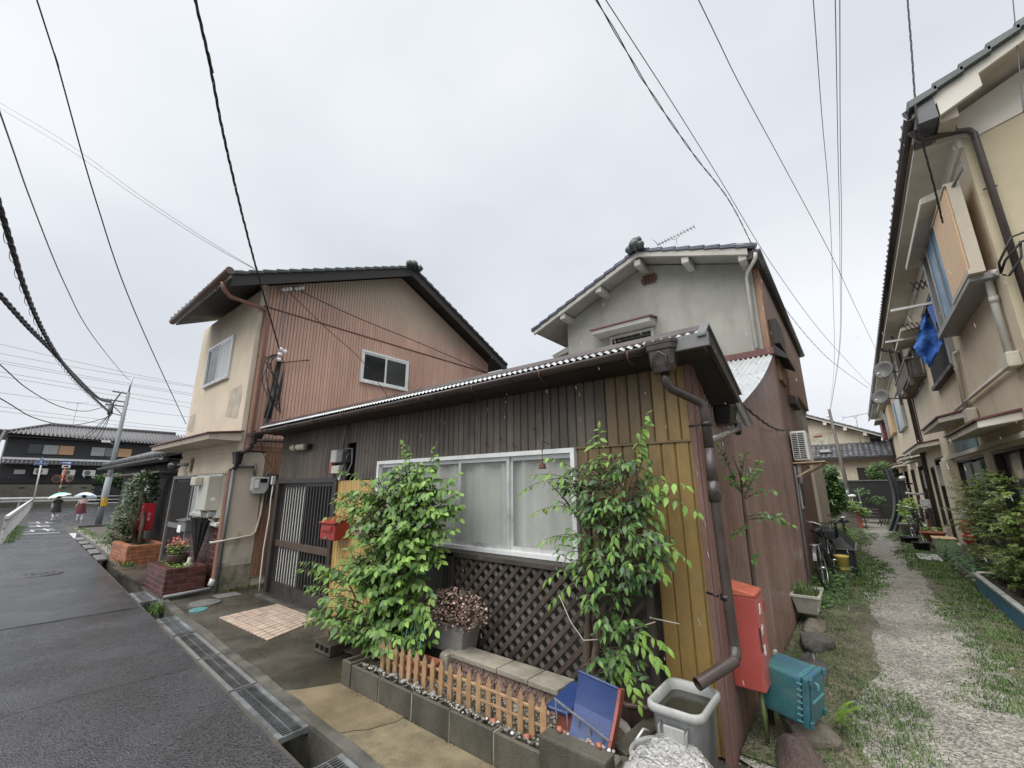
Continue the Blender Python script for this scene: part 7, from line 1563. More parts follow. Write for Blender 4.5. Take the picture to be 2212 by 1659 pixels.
lv = shrub(t, r1, tr, sh, LG, ['leaf_bright', 'leaf_mid', 'leaf_tender'], .034, .85, .084, droop=.5)
lv.build(t, LG, ['leaf_bright', 'leaf_mid', 'leaf_tender', 'leaf_deep'], 300)
# ---- citrus like tree before the ochre boards
r2 = random.Random(202)
t = thing('citrus_tree', 'slender twin trunked leafy tree before the right end of the window', 'tree', (-1.68, 2.92, .16))
tr = [([(-1.70, 2.93, .15), (-1.70, 2.94, .45), (-1.66, 2.93, .8), (-1.63, 2.93, 1.25), (-1.58, 2.94, 1.7)], [.042, .034, .022, .018, .010]), ([(-1.66, 2.92, .22), (-1.62, 2.92, .5), (-1.54, 2.90, .8), (-1.42, 2.90, 1.15), (-1.2, 2.9, 1.42)], [.036, .030, .022, .016, .009]), ([(-1.42, 2.9, 1.15), (-1.30, 2.9, 1.5), (-1.15, 2.88, 1.85)], [.012, .009, .005]), ([(-1.62, 2.93, 1.3), (-1.8, 2.9, 1.55), (-1.95, 2.88, 1.7)], [.012, .008, .004])]
sh = []
clumps = [((-1.45, 2.88, 1.62), (.48, .22, .26), 105), ((-1.28, 2.86, 1.28), (.36, .2, .30), 80), ((-1.62, 2.88, 1.20), (.28, .18, .22), 30), ((-1.42, 2.84, .80), (.25, .18, .34), 52), ((-1.35, 2.84, .45), (.20, .16, .16), 7), ((-1.25, 2.84, 1.78), (.25, .18, .16), 18)]
def tp2(rng, z): 
    return (lerp(-1.66, -1.30, min(1, z/1.7))+rng.uniform(-.15, .1), 2.91+rng.uniform(-.05, .04), z)
for (c, r, n) in clumps:
    for k in range(n):
        tip = ell(r2, c, r, .5); z0 = max(.3, tip[2]-r2.uniform(-.05, .28)); a = tp2(r2, z0); a = tuple(lerp(a[i], tip[i], r2.uniform(.1, .5)) for i in range(3)); sh.append((a, tip, (0, 0, r2.uniform(0, .08))))
lv = shrub(t, r2, tr, sh, LGN, ['leaf_mid', 'leaf_deep', 'leaf_bright'], .031, .8, .068, droop=.4, young=.12)
sh = []
for tip, f0 in (((-2.16, 2.80, 1.62), (-1.75, 2.88, 1.72)), ((-2.10, 2.80, 1.74), (-1.7, 2.88, 1.7)), ((-2.05, 2.80, 1.45), (-1.7, 2.88, 1.5)), ((-1.98, 2.78, 1.24), (-1.65, 2.88, 1.3)), ((-.80, 2.80, 1.50), (-1.2, 2.86, 1.62)), ((-.85, 2.80, 1.66), (-1.2, 2.86, 1.62)), ((-.90, 2.82, 1.22), (-1.15, 2.86, 1.3)), ((-1.08, 2.82, 2.14), (-1.17, 2.88, 1.75)), ((-1.15, 2.82, 2.02), (-1.17, 2.88, 1.75)), ((-1.45, 2.84, 2.08), (-1.45, 2.88, 1.7)), ((-1.52, 2.84, 2.0), (-1.45, 2.88, 1.7)), ((-1.90, 2.74, .98), (-1.66, 2.86, 1.08)), ((-1.86, 2.74, .84), (-1.65, 2.86, 1.0)), ((-1.04, 2.76, .72), (-1.35, 2.86, .72)), ((-1.06, 2.74, .62), (-1.35, 2.86, .68)), ((-1.22, 2.70, .40), (-1.4, 2.86, .5)), ((-1.38, 2.68, .34), (-1.45, 2.86, .5)), ((-1.30, 2.72, .55), (-1.4, 2.86, .62)), ((-1.55, 2.72, 1.05), (-1.5, 2.88, 1.2)), ((-1.18, 2.70, 1.28), (-1.28, 2.88, 1.42)), ((-1.02, 2.74, 1.12), (-1.2, 2.88, 1.32)), ((-1.34, 2.70, 1.22), (-1.36, 2.88, 1.36)), ((-1.0, 2.72, 1.48), (-1.2, 2.86, 1.6)), ((-1.78, 2.74, 1.70), (-1.6, 2.88, 1.7)), ((-1.88, 2.78, 1.88), (-1.62, 2.88, 1.72))):
    sh.append((f0, tip, (0, -.02, .07)))
lv2 = shrub(t, r2, [], sh, LGN, ['leaf_tender', 'leaf_bright', 'leaf_tender'], .028, .85, .076, br=.004, droop=.75, barkm='stem_green')
lv.items += lv2.items
lv.build(t, LGN, ['leaf_mid', 'leaf_deep', 'leaf_tender', 'leaf_bright'], 300)
m = MB(); m.tube([(-1.85, 2.84, .88), (-1.76, 2.84, .72), (-1.66, 2.84, .62), (-1.56, 2.86, .64)], .004, 5); m.tube([(-1.24, 3.0, .80), (-1.05, 3.02, .79)], .004, 5); m.tube([(-1.35, 2.95, .72), (-1.2, 3.0, .78)], .004, 5); tag(m.build('tie_string', 'pipe_cream'), 'thin pale string tying the slender tree to the lattice', 'string')
# ---- speckled pink plant in the grey trough
r3 = random.Random(303)
t = thing('speckled_plant', 'low plant with tiny pink and bronze leaves in the grey trough', 'plant', (-3.02, 2.9, .48))
lv = Leaves()
for k in range(1500):
    p = ell(r3, (-3.0, 2.87, .60), (.40, .20, .17), .35); a = r3.uniform(0, 6.3)
    if p[2] < .47 and r3.random() < .5: continue
    lv.put(p, (math.cos(a), math.sin(a)-.4, r3.uniform(-.5, .4)), (r3.uniform(-.5, .5), -.6, .8), r3.uniform(.018, .034), 'petal_pink' if r3.random() < .22 else 'leaf_bronze')
lv.build(t, LSR, ['petal_pink', 'leaf_bronze'], 120)
st_ = MB()
for k in range(40): p = ell(r3, (-3.0, 2.88, .60), (.35, .16, .14)); st_.tube([(-3.05+r3.uniform(-.15, .15), 2.91, .47), p], .003, 4, cap=False)
st_.build('stems', 'maroon', t)
# ---- spring onions behind the fence
t = thing('spring_onions', 'clump of thin blue green onion leaves behind the picket fence', 'plant', (-3.3, 2.58, .17))
for k in range(9):
    x = -3.42+.045*k+r3.uniform(-.015, .015); m = MB(); h_ = r3.uniform(.22, .38); m.tube([(x, 2.57, .17), (x+r3.uniform(-.02, .02), 2.56, .17+h_*.5), (x+r3.uniform(-.07, .06), 2.55+r3.uniform(-.04, .03), .17+h_)], [.007, .006, .002], 6); m.build('leaf', 'leaf_mid' if k % 2 else 'teal_edge', t)
# ---- sapling on the alley wall
t = thing('sapling', 'thin bare stemmed sapling with sparse leaves against the brown alley wall', 'sapling', (-.73, 3.86, .05))
tr = [([(-.74, 3.82, .02), (-.74, 3.84, .6), (-.735, 3.82, 1.05), (-.73, 3.80, 1.40), (-.72, 3.74, 1.55), (-.71, 3.70, 1.75), (-.72, 3.56, 1.88)], [.020, .018, .016, .014, .010, .007, .004])]
sh = [((-.73, 3.80, 1.42), (-.50, 3.86, 1.42), (0, 0, .05)), ((-.73, 3.80, 1.40), (-.44, 3.98, 1.36), (0, 0, .06)), ((-.72, 3.75, 1.55), (-.60, 3.84, 1.78), (0, 0, .03)), ((-.72, 3.75, 1.55), (-.52, 3.86, 1.62), (0, 0, .04)), ((-.71, 3.7, 1.7), (-.66, 3.70, 1.90), (0, 0, 0)), ((-.72, 3.72, 1.6), (-.78, 3.55, 1.72), (0, 0, .02)), ((-.72, 3.7, 1.62), (-.58, 3.78, 1.84), (0, 0, .02)), ((-.73, 3.8, 1.38), (-.80, 3.7, 1.30), (0, -.02, -.02)), ((-.735, 3.82, 1.1), (-.70, 3.78, 1.12), (0, 0, .01)), ((-.72, 3.74, 1.58), (-.80, 3.52, 1.95), (0, 0, .0)), ((-.72, 3.72, 1.66), (-.68, 3.62, 1.72), (0, 0, .0))]
lv = shrub(t, r3, tr, sh, LG, ['leaf_mid', 'leaf_mid', 'leaf_bright'], .020, .85, .055, br=.006, droop=.1)
lv.build(t, LG, ['leaf_mid', 'leaf_bright'], 200)
# ---- flowers in the dark brick planter
t = thing('begonia_pot', 'dark pot of coral red begonias standing in the dark brick planter', 'flower pot', (-9.2, 2.36, .38))
m = MB(); m.lathe([(.001, 0), (.11, 0), (.15, .17), (.155, .19), (.13, .19), (.12, .15)], (-9.2, 2.36, .39), 16); m.build('pot', 'pot_brown', t)
lv = Leaves()
for k in range(240): p = ell(r3, (-9.2, 2.34, .66), (.20, .15, .12)); a = r3.uniform(0, 6.3); lv.put(p, (math.cos(a), math.sin(a), .2), (r3.uniform(-.5, .5), -.4, .9), r3.uniform(.04, .07), r3.choice(['leaf_mid', 'leaf_bronze', 'leaf_yellow']))
for k in range(90): p = ell(r3, (-9.22, 2.32, .76), (.24, .14, .10)); a = r3.uniform(0, 6.3); lv.put(p, (math.cos(a), math.sin(a), .3), (r3.uniform(-.5, .5), -.6, .6), r3.uniform(.025, .045), 'petal_coral' if r3.random() < .75 else 'petal_pink')
lv.build(t, LSR, ['leaf_mid', 'leaf_bronze', 'leaf_yellow', 'petal_coral', 'petal_pink'])
t = thing('planter_greens', 'small pale green leaves filling the front of the dark brick planter', 'plant', (-9.2, 2.2, .38)); lv = Leaves()
for k in range(220): p = (r3.uniform(-9.58, -8.72), r3.uniform(2.19, 2.5), .39+abs(r3.gauss(0, .03))); a = r3.uniform(0, 6.3); lv.put(p, (math.cos(a), math.sin(a), .4), (0, -.3, 1), r3.uniform(.03, .06), 'leaf_bright' if r3.random() < .6 else 'leaf_mid')
lv.build(t, LS, ['leaf_bright', 'leaf_mid'])
m = MB(); m.lathe([(.001, 0), (.05, 0), (.07, .06), (.03, .10), (.025, .16), (.001, .16)], (-8.82, 2.42, .39), 12); tag(m.build('white_jug', 'pot_cream'), 'small cream jug at the pipe end of the dark brick planter', 'jug')
# ---- ivy clad shrub in the orange planter
r4 = random.Random(404)
t = thing('ivy_shrub', 'tall dense ivy leaved shrub growing from the orange brick planter', 'shrub', (-14, 2.6, .4))
m = MB(); m.tube([(-13.3, 2.62, .38), (-13.4, 2.62, .9), (-13.8, 2.62, 1.6)], [.05, .045, .03], 8); m.tube([(-13.6, 2.6, .38), (-13.9, 2.55, 1.2)], [.04, .02], 8); m.build('trunk', 'bark', t)
lv = Leaves()
for (c, r, n) in (((-14.05, 2.60, 1.55), (.50, .34, .52), 1700), ((-14.3, 2.55, 1.0), (.65, .36, .45), 1500), ((-14.55, 2.50, .62), (.72, .34, .36), 1100), ((-13.75, 2.60, 1.95), (.35, .25, .2), 350)):
    for k in range(n): p = ell(r4, c, r, .55); a = r4.uniform(0, 6.3); lv.put(p, (math.cos(a), math.sin(a)-.2, r4.uniform(-.8, .1)), (r4.uniform(-.3, .8), -.6, .6), r4.uniform(.05, .09), 'leaf_ivy' if r4.random() < (.8 if c[2] > .9 else .4) else 'leaf_deep')
lv.build(t, LS, ['leaf_ivy', 'leaf_deep'])
t = thing('bare_bush', 'wispy dark twigs beside the red box on the dark house', 'bush', (-13.6, 2.5, .9)); m = MB()
for k in range(22): a = (-13.6+r4.uniform(-.1, .1), 2.55, .5); b = ell(r4, (-13.5, 2.45, 1.25), (.25, .2, .4)); m.tube([a, V3(a, b, .5), b], [.008, .006, .003], 4)
m.build('twigs', 'bark', t); lv = Leaves()
for k in range(120): p = ell(r4, (-13.5, 2.45, 1.25), (.25, .2, .4)); lv.put(p, (r4.uniform(-1, 1), r4.uniform(-1, 1), -.3), (0, -.5, 1), .05, 'leaf_deep')
lv.build(t, LS, ['leaf_deep'])
# ---- weeds along the drain
def blades(mb, rng, x, y, z, h, n, spread, w=.006, lean=.5):
    for k in range(n):
        a = rng.uniform(0, 6.283); hh = h*rng.uniform(.5, 1.15); px, py = x+rng.uniform(-spread, spread), y+rng.uniform(-spread, spread); dx, dy = math.cos(a)*hh*lean*rng.uniform(.2, 1), math.sin(a)*hh*lean*rng.uniform(.2, 1)
        wx, wy = -math.sin(a)*w*.5, math.cos(a)*w*.5
        mb.add([(px-wx, py-wy, z), (px+wx, py+wy, z), (px+dx*.45+wx*.8, py+dy*.45+wy*.8, z+hh*.6), (px+dx*.45-wx*.8, py+dy*.45-wy*.8, z+hh*.6), (px+dx, py+dy, z+hh*.85)], [(0, 1, 2, 3), (3, 2, 4)], True)
rg = random.Random(505)
def stuff(mb, name, mat, label):
    o = mb.build(name, mat); o['kind'] = 'stuff'; o['label'] = label; return o
b = MB()
for k in range(260): x = rg.uniform(-14.2, -12.3); blades(b, rg, x, E(x)+.26+rg.uniform(0, .12), .0, .16, 5, .03, .012, .8)
for k in range(60): x = rg.uniform(-8.6, -7.6); blades(b, rg, -8.2+rg.uniform(-.12, .1), E(-8.2)+.10+rg.uniform(-.03, .1), -.08, .14, 4, .03, .012, .8)
for k in range(160): x = rg.uniform(-26, -15); blades(b, rg, x, rg.uniform(E(x)+.4, 3.05), .0, .10, 5, .12, .016, .9)
for k in range(160): x = rg.uniform(-30, -21.2); p = rl(x); blades(b, rg, p[0], p[1]+rg.uniform(-.1, .28), .0, .14, 5, .1, .014, .8)
stuff(b, 'weeds', 'grass', 'green weeds growing along the drain and the lane edge')
b = MB()
for k in range(260): blades(b, rg, rg.uniform(-3.5, -1.3), rg.uniform(2.40, 2.70), .16, .05, 3, .02, .006, .8)
for k in range(90): blades(b, rg, XL+rg.uniform(.0, .1), rg.uniform(2.8, 3.5), .012, .06, 4, .03, .008, .7)
for k in range(24): blades(b, rg, rg.uniform(-3.7, -1.4), 2.262, .012, .03, 3, .02, .006, .7)
stuff(b, 'weeds', 'moss', 'tiny tufts of moss and seedlings in the bed and by the walls')
# ---- grass of the alley
b = MB(); b2 = MB()
def dens(x, y):
    nz_ = mn.noise((x*1.3, y*.55, 3.3)); c0 = lerp(.02, .16, min(1, max(0, (y-4)/7)))+.10*math.sin(y*.7); w = .24+.05*math.sin(y*.9+1)
    dl = (x-c0); 
    if y < 5: c0 = .55+.05*(y-4); w = .38
    if y < 5 and x > .12: return .02
    e = abs(x-c0)-w+(.2 if x < c0 else -.06)
    return max(0, min(1, e*3.2+nz_*.9+.10))
cnt = 0
while cnt < 12500:
    y = 2.6*(27/2.6)**rg.random(); x = rg.uniform(-.84, 1.8 if y > 14.8 else (1.19 if y > 5 else 1.9))
    if y < 3.3 and x < -.55: continue
    cnt += 1
    if rg.random() > dens(x, y): continue
    tall = .034 if y < 9 else .05
    sc_ = min(1, .35+.65*dens(x, y)); blades(b, rg, x, y, alz(x, y)+.008, tall*sc_*rg.uniform(.7, 1.5), 8, .05, .006 if y < 8 else .011, .9)
for k in range(1100):
    y = rg.uniform(6.3, 15); x = rg.uniform(.72, 1.17) if rg.random() < .75 else rg.uniform(-.82, -.35); blades(b, rg, x, y, .0, .085*rg.uniform(.5, 1.4), 9, .06, .009, 1.0)
stuff(b, 'grass', 'grass', 'short wet grass and weeds on both sides of the gravel alley')
lv = Leaves(); gc = bpy.data.objects.new('ground_cover_base', None)
for k in range(3400):
    y = rg.uniform(7.2, 12.6); w_ = .42*math.sin(max(0, min(1, (y-6.8)/3.5))*math.pi*.5); x = -.84+abs(rg.gauss(0, .22))
    if x > -.84+w_+.12: continue
    z = max(.02, (.16+.12*math.sin(y*2.1))*rg.random()); a = rg.uniform(0, 6.3); lv.put((x, y, z), (math.cos(a), math.sin(a)-.4, .1), (rg.uniform(-.4, .5), -.5, .8), rg.uniform(.045, .085), 'ground_cover' if rg.random() < .8 else 'leaf_bright')
bpy.data.objects.remove(gc)
b = MB()
for (mx_, mt) in lv.items: b.add([tuple(mx_ @ Vector(v)) for v in LS[0]], LS[1], True, 0 if mt == 'ground_cover' else 1)
o = b.build('ground_cover', ['ground_cover', 'leaf_bright']); o['kind'] = 'stuff'; o['label'] = 'dark leafy ground cover at the foot of the brown alley wall'
b = MB()
for k in range(70): blades(b, rg, rg.uniform(-.84, -.6), rg.uniform(6.48, 7.02), .37, .10, 5, .03, .006, 1.0)
t = thing('planter_grass', 'wilted grass growing in the cream planter', 'plant', (-.7, 6.7, .36)); b.build('blades', 'grass', t, kind='stuff')
# fern by the teal crate
t = thing('fern', 'pale yellow green fern beside the teal crate on the stones', 'fern', (-.36, 3.98, .06))
for k in range(11):
    a = rg.uniform(-1.9, 1.0); l = rg.uniform(.14, .22); m = MB(); p0 = Vector((-.38, 4.0, .06)); p2 = p0+Vector((math.cos(a)*l, math.sin(a)*l, rg.uniform(.02, .12))); mid = p0.lerp(p2, .5)+Vector((0, 0, .08))
    for i in range(14):
        tt = .15+.85*i/14; p = bez(p0, mid, p2, tt); tg = (p2-p0).normalized(); sd = tg.cross(Vector((0, 0, 1))); w_ = .045*(1-tt*.75)
        for s in (1, -1):
            q1 = p+sd*s*w_+tg*.008; m.add([tuple(p-tg*.004), tuple(p+tg*.006), tuple(q1)], [(0, 1, 2)], True)
    m.build('frond', 'fern', t)
# ---- feathery maple like shrub on the right
r5 = random.Random(606)
t = thing('feathery_shrub', 'large feathery small leaved shrub before the row house door', 'shrub', (1.6, 9.3, .2))
def mtip():
    return ell(r5, (1.52, 9.7, 1.02), (.36, 2.6, .88), .2)
sh = []
tr = [([(1.6, 9.4, .15), (1.58, 9.4, .7), (1.55, 9.6, 1.4)], [.045, .035, .012]), ([(1.6, 9.4, .3), (1.55, 8.8, .8), (1.5, 8.2, 1.3)], [.03, .02, .01]), ([(1.6, 9.4, .3), (1.5, 10.2, .8), (1.4, 11.0, 1.2)], [.03, .02, .01])]
for k in range(620):
    tip = mtip(); ln_ = r5.uniform(.3, .55); dr_ = Vector((tip[0]-1.6, (tip[1]-9.4)*.5, 0)); dr_ = dr_.normalized() if dr_.length > .05 else Vector((-1, 0, 0)); a = (tip[0]-dr_.x*ln_*.5, tip[1]-dr_.y*ln_, tip[2]-r5.uniform(-.02, .10)); sh.append((a, tip, (0, 0, .05)))
for tip in ((1.22, 11.9, .98), (1.20, 12.8, .80), (1.25, 11.2, 1.62), (1.3, 11.6, 1.42), (1.2, 12.4, 1.2), (1.28, 10.9, 1.9), (1.22, 10.6, 1.7)): sh.append(((1.55, 9.9, .9), tip, (0, 0, .2)))
lv = shrub(t, r5, tr, sh, LS, ['leaf_maple', 'leaf_maple', 'leaf_maple'], .014, .95, .048, br=.003, lat=1.0, droop=.12, young=.05, up=(-.2, -.2, 1))
lv.build(t, LS, ['leaf_maple', 'leaf_yellow'], 100)
lv = Leaves(); t = thing('bed_creeper', 'low leafy creeper spilling along the far edge of the raised bed', 'plant', (1.25, 11, .2))
for k in range(900): p = (1.2+abs(r5.gauss(0, .12)), r5.uniform(9.9, 14.2), .12+abs(r5.gauss(0, .14))); a = r5.uniform(0, 6.3); lv.put(p, (math.cos(a), math.sin(a), -.1), (-.3, -.5, .8), r5.uniform(.05, .09), 'leaf_deep' if r5.random() < .6 else 'leaf_mid')
lv.build(t, LS, ['leaf_deep', 'leaf_mid'])
# ---- alley tree, clipped ball, far greenery, potted greens
def leafball(name, label, cat, base, clumps, mats, size, trunk=None, geo=LS, seed=1):
    r = random.Random(seed); t = thing(name, label, cat, base)
    m = MB()
    if trunk: 
        for pl, rads in trunk: m.tube(pl, rads, 7)
        m.build('trunk', 'bark', t)
    lv = Leaves()
    for (c, rr_, n) in clumps:
        for k in range(n): p = ell(r, c, rr_, .45); a = r.uniform(0, 6.3); lv.put(p, (math.cos(a), math.sin(a)-.3, r.uniform(-.7, .3)), (r.uniform(-.5, .5), -.6, .7), size*r.uniform(.6, 1.3), r.choice(mats))
    lv.build(t, geo, sorted(set(mats)), name='crown'); return t
leafball('alley_tree', 'round bushy green tree on the left side of the alley beyond the bicycles', 'tree', (-1.0, 18, 0), [((-.95, 17.9, 1.75), (.50, .5, .52), 900), ((-.85, 17.8, 1.25), (.52, .5, .5), 900), ((-1.05, 17.8, .95), (.45, .45, .42), 500), ((-.62, 17.7, 1.55), (.26, .3, .34), 260), ((-.75, 17.6, 2.1), (.3, .3, .22), 200)], ['leaf_mid', 'leaf_mid', 'leaf_deep', 'leaf_bright'], .13, [([(-1.0, 18, 0), (-.98, 18, .9), (-.95, 18, 1.6)], [.05, .04, .02])], seed=11)
leafball('clipped_tree', 'rounded clipped evergreen rising behind the dark wall', 'tree', (.98, 29.2, 0), [((.98, 29.2, 2.25), (.62, .6, .62), 2400)], ['leaf_mid', 'leaf_deep', 'leaf_maple', 'leaf_mid'], .11, [([(.98, 29.2, 0), (.98, 29.2, 2)], [.07, .05])], seed=12)
leafball('lane_tree', 'dark spreading tree in front of the black house right of the air conditioners', 'tree', (-57.5, 9.2, 0), [((-57.5, 8.3, 2.6), (.9, 1.4, .6), 700), ((-57.5, 9.6, 2.3), (.9, 1.5, .8), 700)], ['leaf_deep', 'leaf_mid', 'leaf_deep'], .30, [([(-57.5, 9.2, 0), (-57.5, 9.0, 2)], [.1, .06])], seed=13)
leafball('yellow_plant', 'yellow green potted plant beside the hanging grey cover', 'plant', (1.15, 20.4, 0), [((1.18, 20.3, .85), (.24, .4, .38), 260), ((1.2, 20.5, .5), (.25, .4, .25), 160)], ['leaf_yellow', 'leaf_yellow', 'leaf_bright', 'leaf_mid'], .11, [([(1.2, 20.4, .2), (1.18, 20.4, .9)], [.02, .01])], seed=14)
leafball('planter_bush', 'pale green bush spilling over the block planter at the alley end', 'bush', (-.3, 22.3, .6), [((-.45, 22.2, .85), (.35, .4, .22), 260), ((-.1, 22.1, .62), (.22, .3, .18), 140)], ['leaf_bright', 'leaf_mid', 'leaf_yellow'], .12, seed=15)
leafball('wall_shrub', 'thin shrub growing against the dark wall at the alley end', 'shrub', (.05, 27.4, 0), [((.05, 27.4, 1.35), (.28, .3, .22), 110), ((.5, 27.4, .95), (.35, .2, .22), 120)], ['leaf_deep', 'leaf_mid'], .12, [([(.05, 27.4, 0), (.05, 27.4, 1.4)], [.02, .008])], seed=16)
leafball('wispy_plant', 'tall thin leaved plant by the yellow plants at the row house', 'plant', (1.4, 23.5, 0), [((1.3, 23.6, .75), (.25, .5, .35), 160)], ['leaf_bright', 'leaf_mid'], .11, seed=17)
leafball('bicycle_grass', 'bright arching leaves behind the covered box in the alley', 'plant', (-.55, 12.6, 0), [((-.55, 12.6, .55), (.3, .5, .42), 260)], ['leaf_yellow', 'leaf_bright', 'leaf_mid'], .14, geo=simple_leaf(1, .2, curl=.8), seed=18)
# ================================================================== things along the alley
def bicycle(label, loc, rz, basket=True, first=None):
    t = thing('bicycle', label, 'bicycle', (0, 0, 0))
    for (y, nm) in ((-.52, 'wheel'), (.52, 'wheel')):
        m = MB(); n = 28
        m.tube([(0, y+.32*math.cos(2*math.pi*k/n), .34+.32*math.sin(2*math.pi*k/n)) for k in range(n+1)], .018, 6, cap=False); w = m.build('wheel', 'tyre', t)
        m = MB(); m.tube([(0, y+.295*math.cos(2*math.pi*k/n), .34+.295*math.sin(2*math.pi*k/n)) for k in range(n+1)], .009, 5, cap=False); m.build('rim', 'chrome', w)
        m = MB()
        for k in range(14): a = 2*math.pi*k/14; m.tube([(0, y, .34), (0, y+.29*math.cos(a), .34+.29*math.sin(a))], .0022, 3, cap=False)
        m.tube([(-.05, y, .34), (.05, y, .34)], .02, 8); m.build('spokes', 'chrome', w)
        m = MB(); m.grid(lambda u, v: ((v-.5)*.05, y+.36*math.cos(lerp(.4, 2.7, u)), .34+.36*math.sin(lerp(.4, 2.7, u))), 14, 1); m.build('mudguard', 'chrome', t)
    m = MB(); m.tube([(0, .18, .78), (0, .05, .30), (0, -.38, .72)], .016, 7); m.tube([(0, .16, .72), (0, -.40, .74)], .014, 7); m.tube([(0, .05, .30), (0, .52, .34), (0, .17, .70)], .010, 6); m.tube([(0, -.36, .92), (0, -.42, .66), (0, -.52, .34)], .015, 7); m.build('frame', 'bike_frame', t)
    m = MB(); m.tube([(-.28, -.16, 1.0), (-.25, -.26, 1.02), (-.12, -.36, .99), (0, -.36, .94), (.12, -.36, .99), (.25, -.26, 1.02), (.28, -.16, 1.0)], .011, 7); m.build('handlebar', 'chrome', t)
    for s in (-1, 1): m = MB(); m.tube([(.28*s, -.16, 1.0), (.29*s, -.05, .99)], .017, 7); m.build('grip', 'plastic_black', t)
    m = MB(); m.tube([(0, .18, .75), (0, .19, .86)], .012, 6); m.ball((0, .22, .89), .11, 10, 6, sx=.8, sy=1.25, sz=.35); m.build('saddle', 'plastic_black', t)
    m = MB(); m.tube([(-.09, .0, .28), (.09, .1, .32)], .010, 6); m.box(-.15, -.03, .25, -.08, .05, .275); m.box(.08, .07, .31, .15, .15, .335); m.build('pedals', 'plastic_black', t)
    if basket:
        m = MB()
        for i in range(9):
            x = -.16+.04*i
            for y in (-.78, -.46): m.tube([(x*.8, y*.97-.01, .70), (x, y, .96)], .004, 4)
        for i in range(7):
            y = -.78+.053*i
            for x in (-.16, .16): m.tube([(x*.8, y, .70), (x, y, .96)], .004, 4)
        for z in (.70, .78, .87, .96):
            s = lerp(.8, 1, (z-.7)/.26); m.tube([(-.16*s, -.78, z), (.16*s, -.78, z), (.16*s, -.46, z), (-.16*s, -.46, z), (-.16*s, -.78, z)], .005, 4)
        m.box(-.125, -.76, .695, .125, -.48, .70); m.build('basket', 'bike_frame', t)
    m = MB(); m.tube([(-.05, .36, .70), (-.06, .72, .70), (.06, .72, .70), (.05, .36, .70)], .008, 5); m.tube([(0, .52, .34), (-.05, .6, .70)], .006, 4); m.build('rear_rack', 'chrome', t)
    t.location = loc; t.rotation_euler = (0, 0, rz); return t
bicycle('old dark bicycle with bent back handlebars leaning by the brown wall', (-.60, 9.35, .02), rad(174), True).rotation_euler = (0, rad(5), rad(174))
bicycle('dark bicycle with a front basket parked before the row house', (1.12, 17.6, .02), rad(8), True)
t = thing('covered_box', 'dark plastic storage box with sloping lid beside the bicycle', 'storage box', (-.5, 10.9, 0)); m = MB(); m.box(-.78, 10.4, 0, -.28, 11.4, .50); m.build('body', 'cover_dark', t, bevel=.02); m = MB(); m.hexa([(-.80, 10.35, .505), (-.24, 10.35, .505), (-.24, 11.45, .505), (-.80, 11.45, .505), (-.78, 10.45, .80), (-.48, 10.45, .80), (-.48, 11.4, .80), (-.78, 11.4, .80)]); m.build('lid', 'cover_dark', t, bevel=.02); m = MB(); m.box(-.81, 10.33, .49, -.23, 11.47, .515); m.build('edge', 'metal_grey', t)
t = thing('yellow_bucket', 'yellow plastic bucket in the weeds beside the bicycle', 'bucket', (-.46, 10.0, .0)); m = MB(); m.lathe([(.001, .16), (.085, .16), (.105, .40), (.115, .405), (.115, .43), (.10, .43), (.09, .2)], (-.46, 10.0, .0), 20); m.build('body', 'yellow_pale', t)
m = MB(); m.box(-.56, 9.93, 0, -.36, 10.1, .158); tag(m.build('bucket_stand', 'block_grey'), 'grey block under the yellow bucket', 'block')
t = thing('parked_bicycle', 'second dark bicycle half hidden behind the covered box', 'bicycle', (-.35, 12.3, 0)); m = MB(); n = 24
for y in (11.9, 12.9): m.tube([(-.42, y+.32*math.cos(2*math.pi*k/n), .34+.32*math.sin(2*math.pi*k/n)) for k in range(n+1)], .02, 6, cap=False)
m.build('wheels', 'tyre', t); m = MB(); m.tube([(-.42, 11.9, .34), (-.42, 12.0, .95), (-.42, 12.6, .75), (-.42, 12.5, .35), (-.42, 12.0, .75)], .016, 6); m.build('frame', 'bike_frame', t); m = MB(); m.tube([(-.66, 12.1, 1.0), (-.42, 11.98, .97), (-.18, 12.1, 1.0)], .014, 6); m.build('handlebar', 'chrome', t); m = MB(); m.ball((-.42, 12.6, .85), .11, 8, 6, sy=1.2, sz=.4); m.build('saddle', 'plastic_black', t)
t = thing('green_crate', 'pale green plastic tub with a tan lid by the blue raised bed', 'crate', (1.38, 14.8, 0)); trough(t, 1.18, 1.56, 14.55, 15.05, .02, .40, 'fern', taper=.85, soil=False); bpy.data.objects
m = MB(); m.box(1.165, 14.53, .402, 1.575, 15.07, .43); m.build('lid', 'shutter_tan', t, bevel=.01)
MATS['leaf_pale_plastic'] = M('leaf_pale_plastic', (.26, .33, .19), .5, .12, 5, 60)
for o in t.children:
    if o.name.startswith('trough'): o.data.materials[0] = MATS['leaf_pale_plastic']
m = MB(); m.box(.78, 13.4, .0, 1.16, 14.4, .07); tag(m.build('white_slab', 'white_worn', bevel=.01), 'white flat slab in the grass before the pale green tub', 'slab')
t = thing('terracotta_bowl', 'wide terracotta bowl of plants in front of the basket bicycle', 'flower pot', (1.32, 16.0, 0)); m = MB(); m.lathe([(.001, .22), (.13, .22), (.25, .42), (.265, .42), (.265, .45), (.24, .45), (.2, .4), (.001, .40)], (1.30, 16.0, .0), 22); m.build('bowl', 'terra_pot', t); lv = Leaves(); r6 = random.Random(66)
for k in range(70): p = ell(r6, (1.3, 16, .5), (.2, .2, .07)); a = r6.uniform(0, 6.3); lv.put(p, (math.cos(a), math.sin(a), .3), (0, -.4, 1), .07, r6.choice(['leaf_yellow', 'leaf_bright']))
lv.build(t, LS, ['leaf_bright', 'leaf_yellow'])
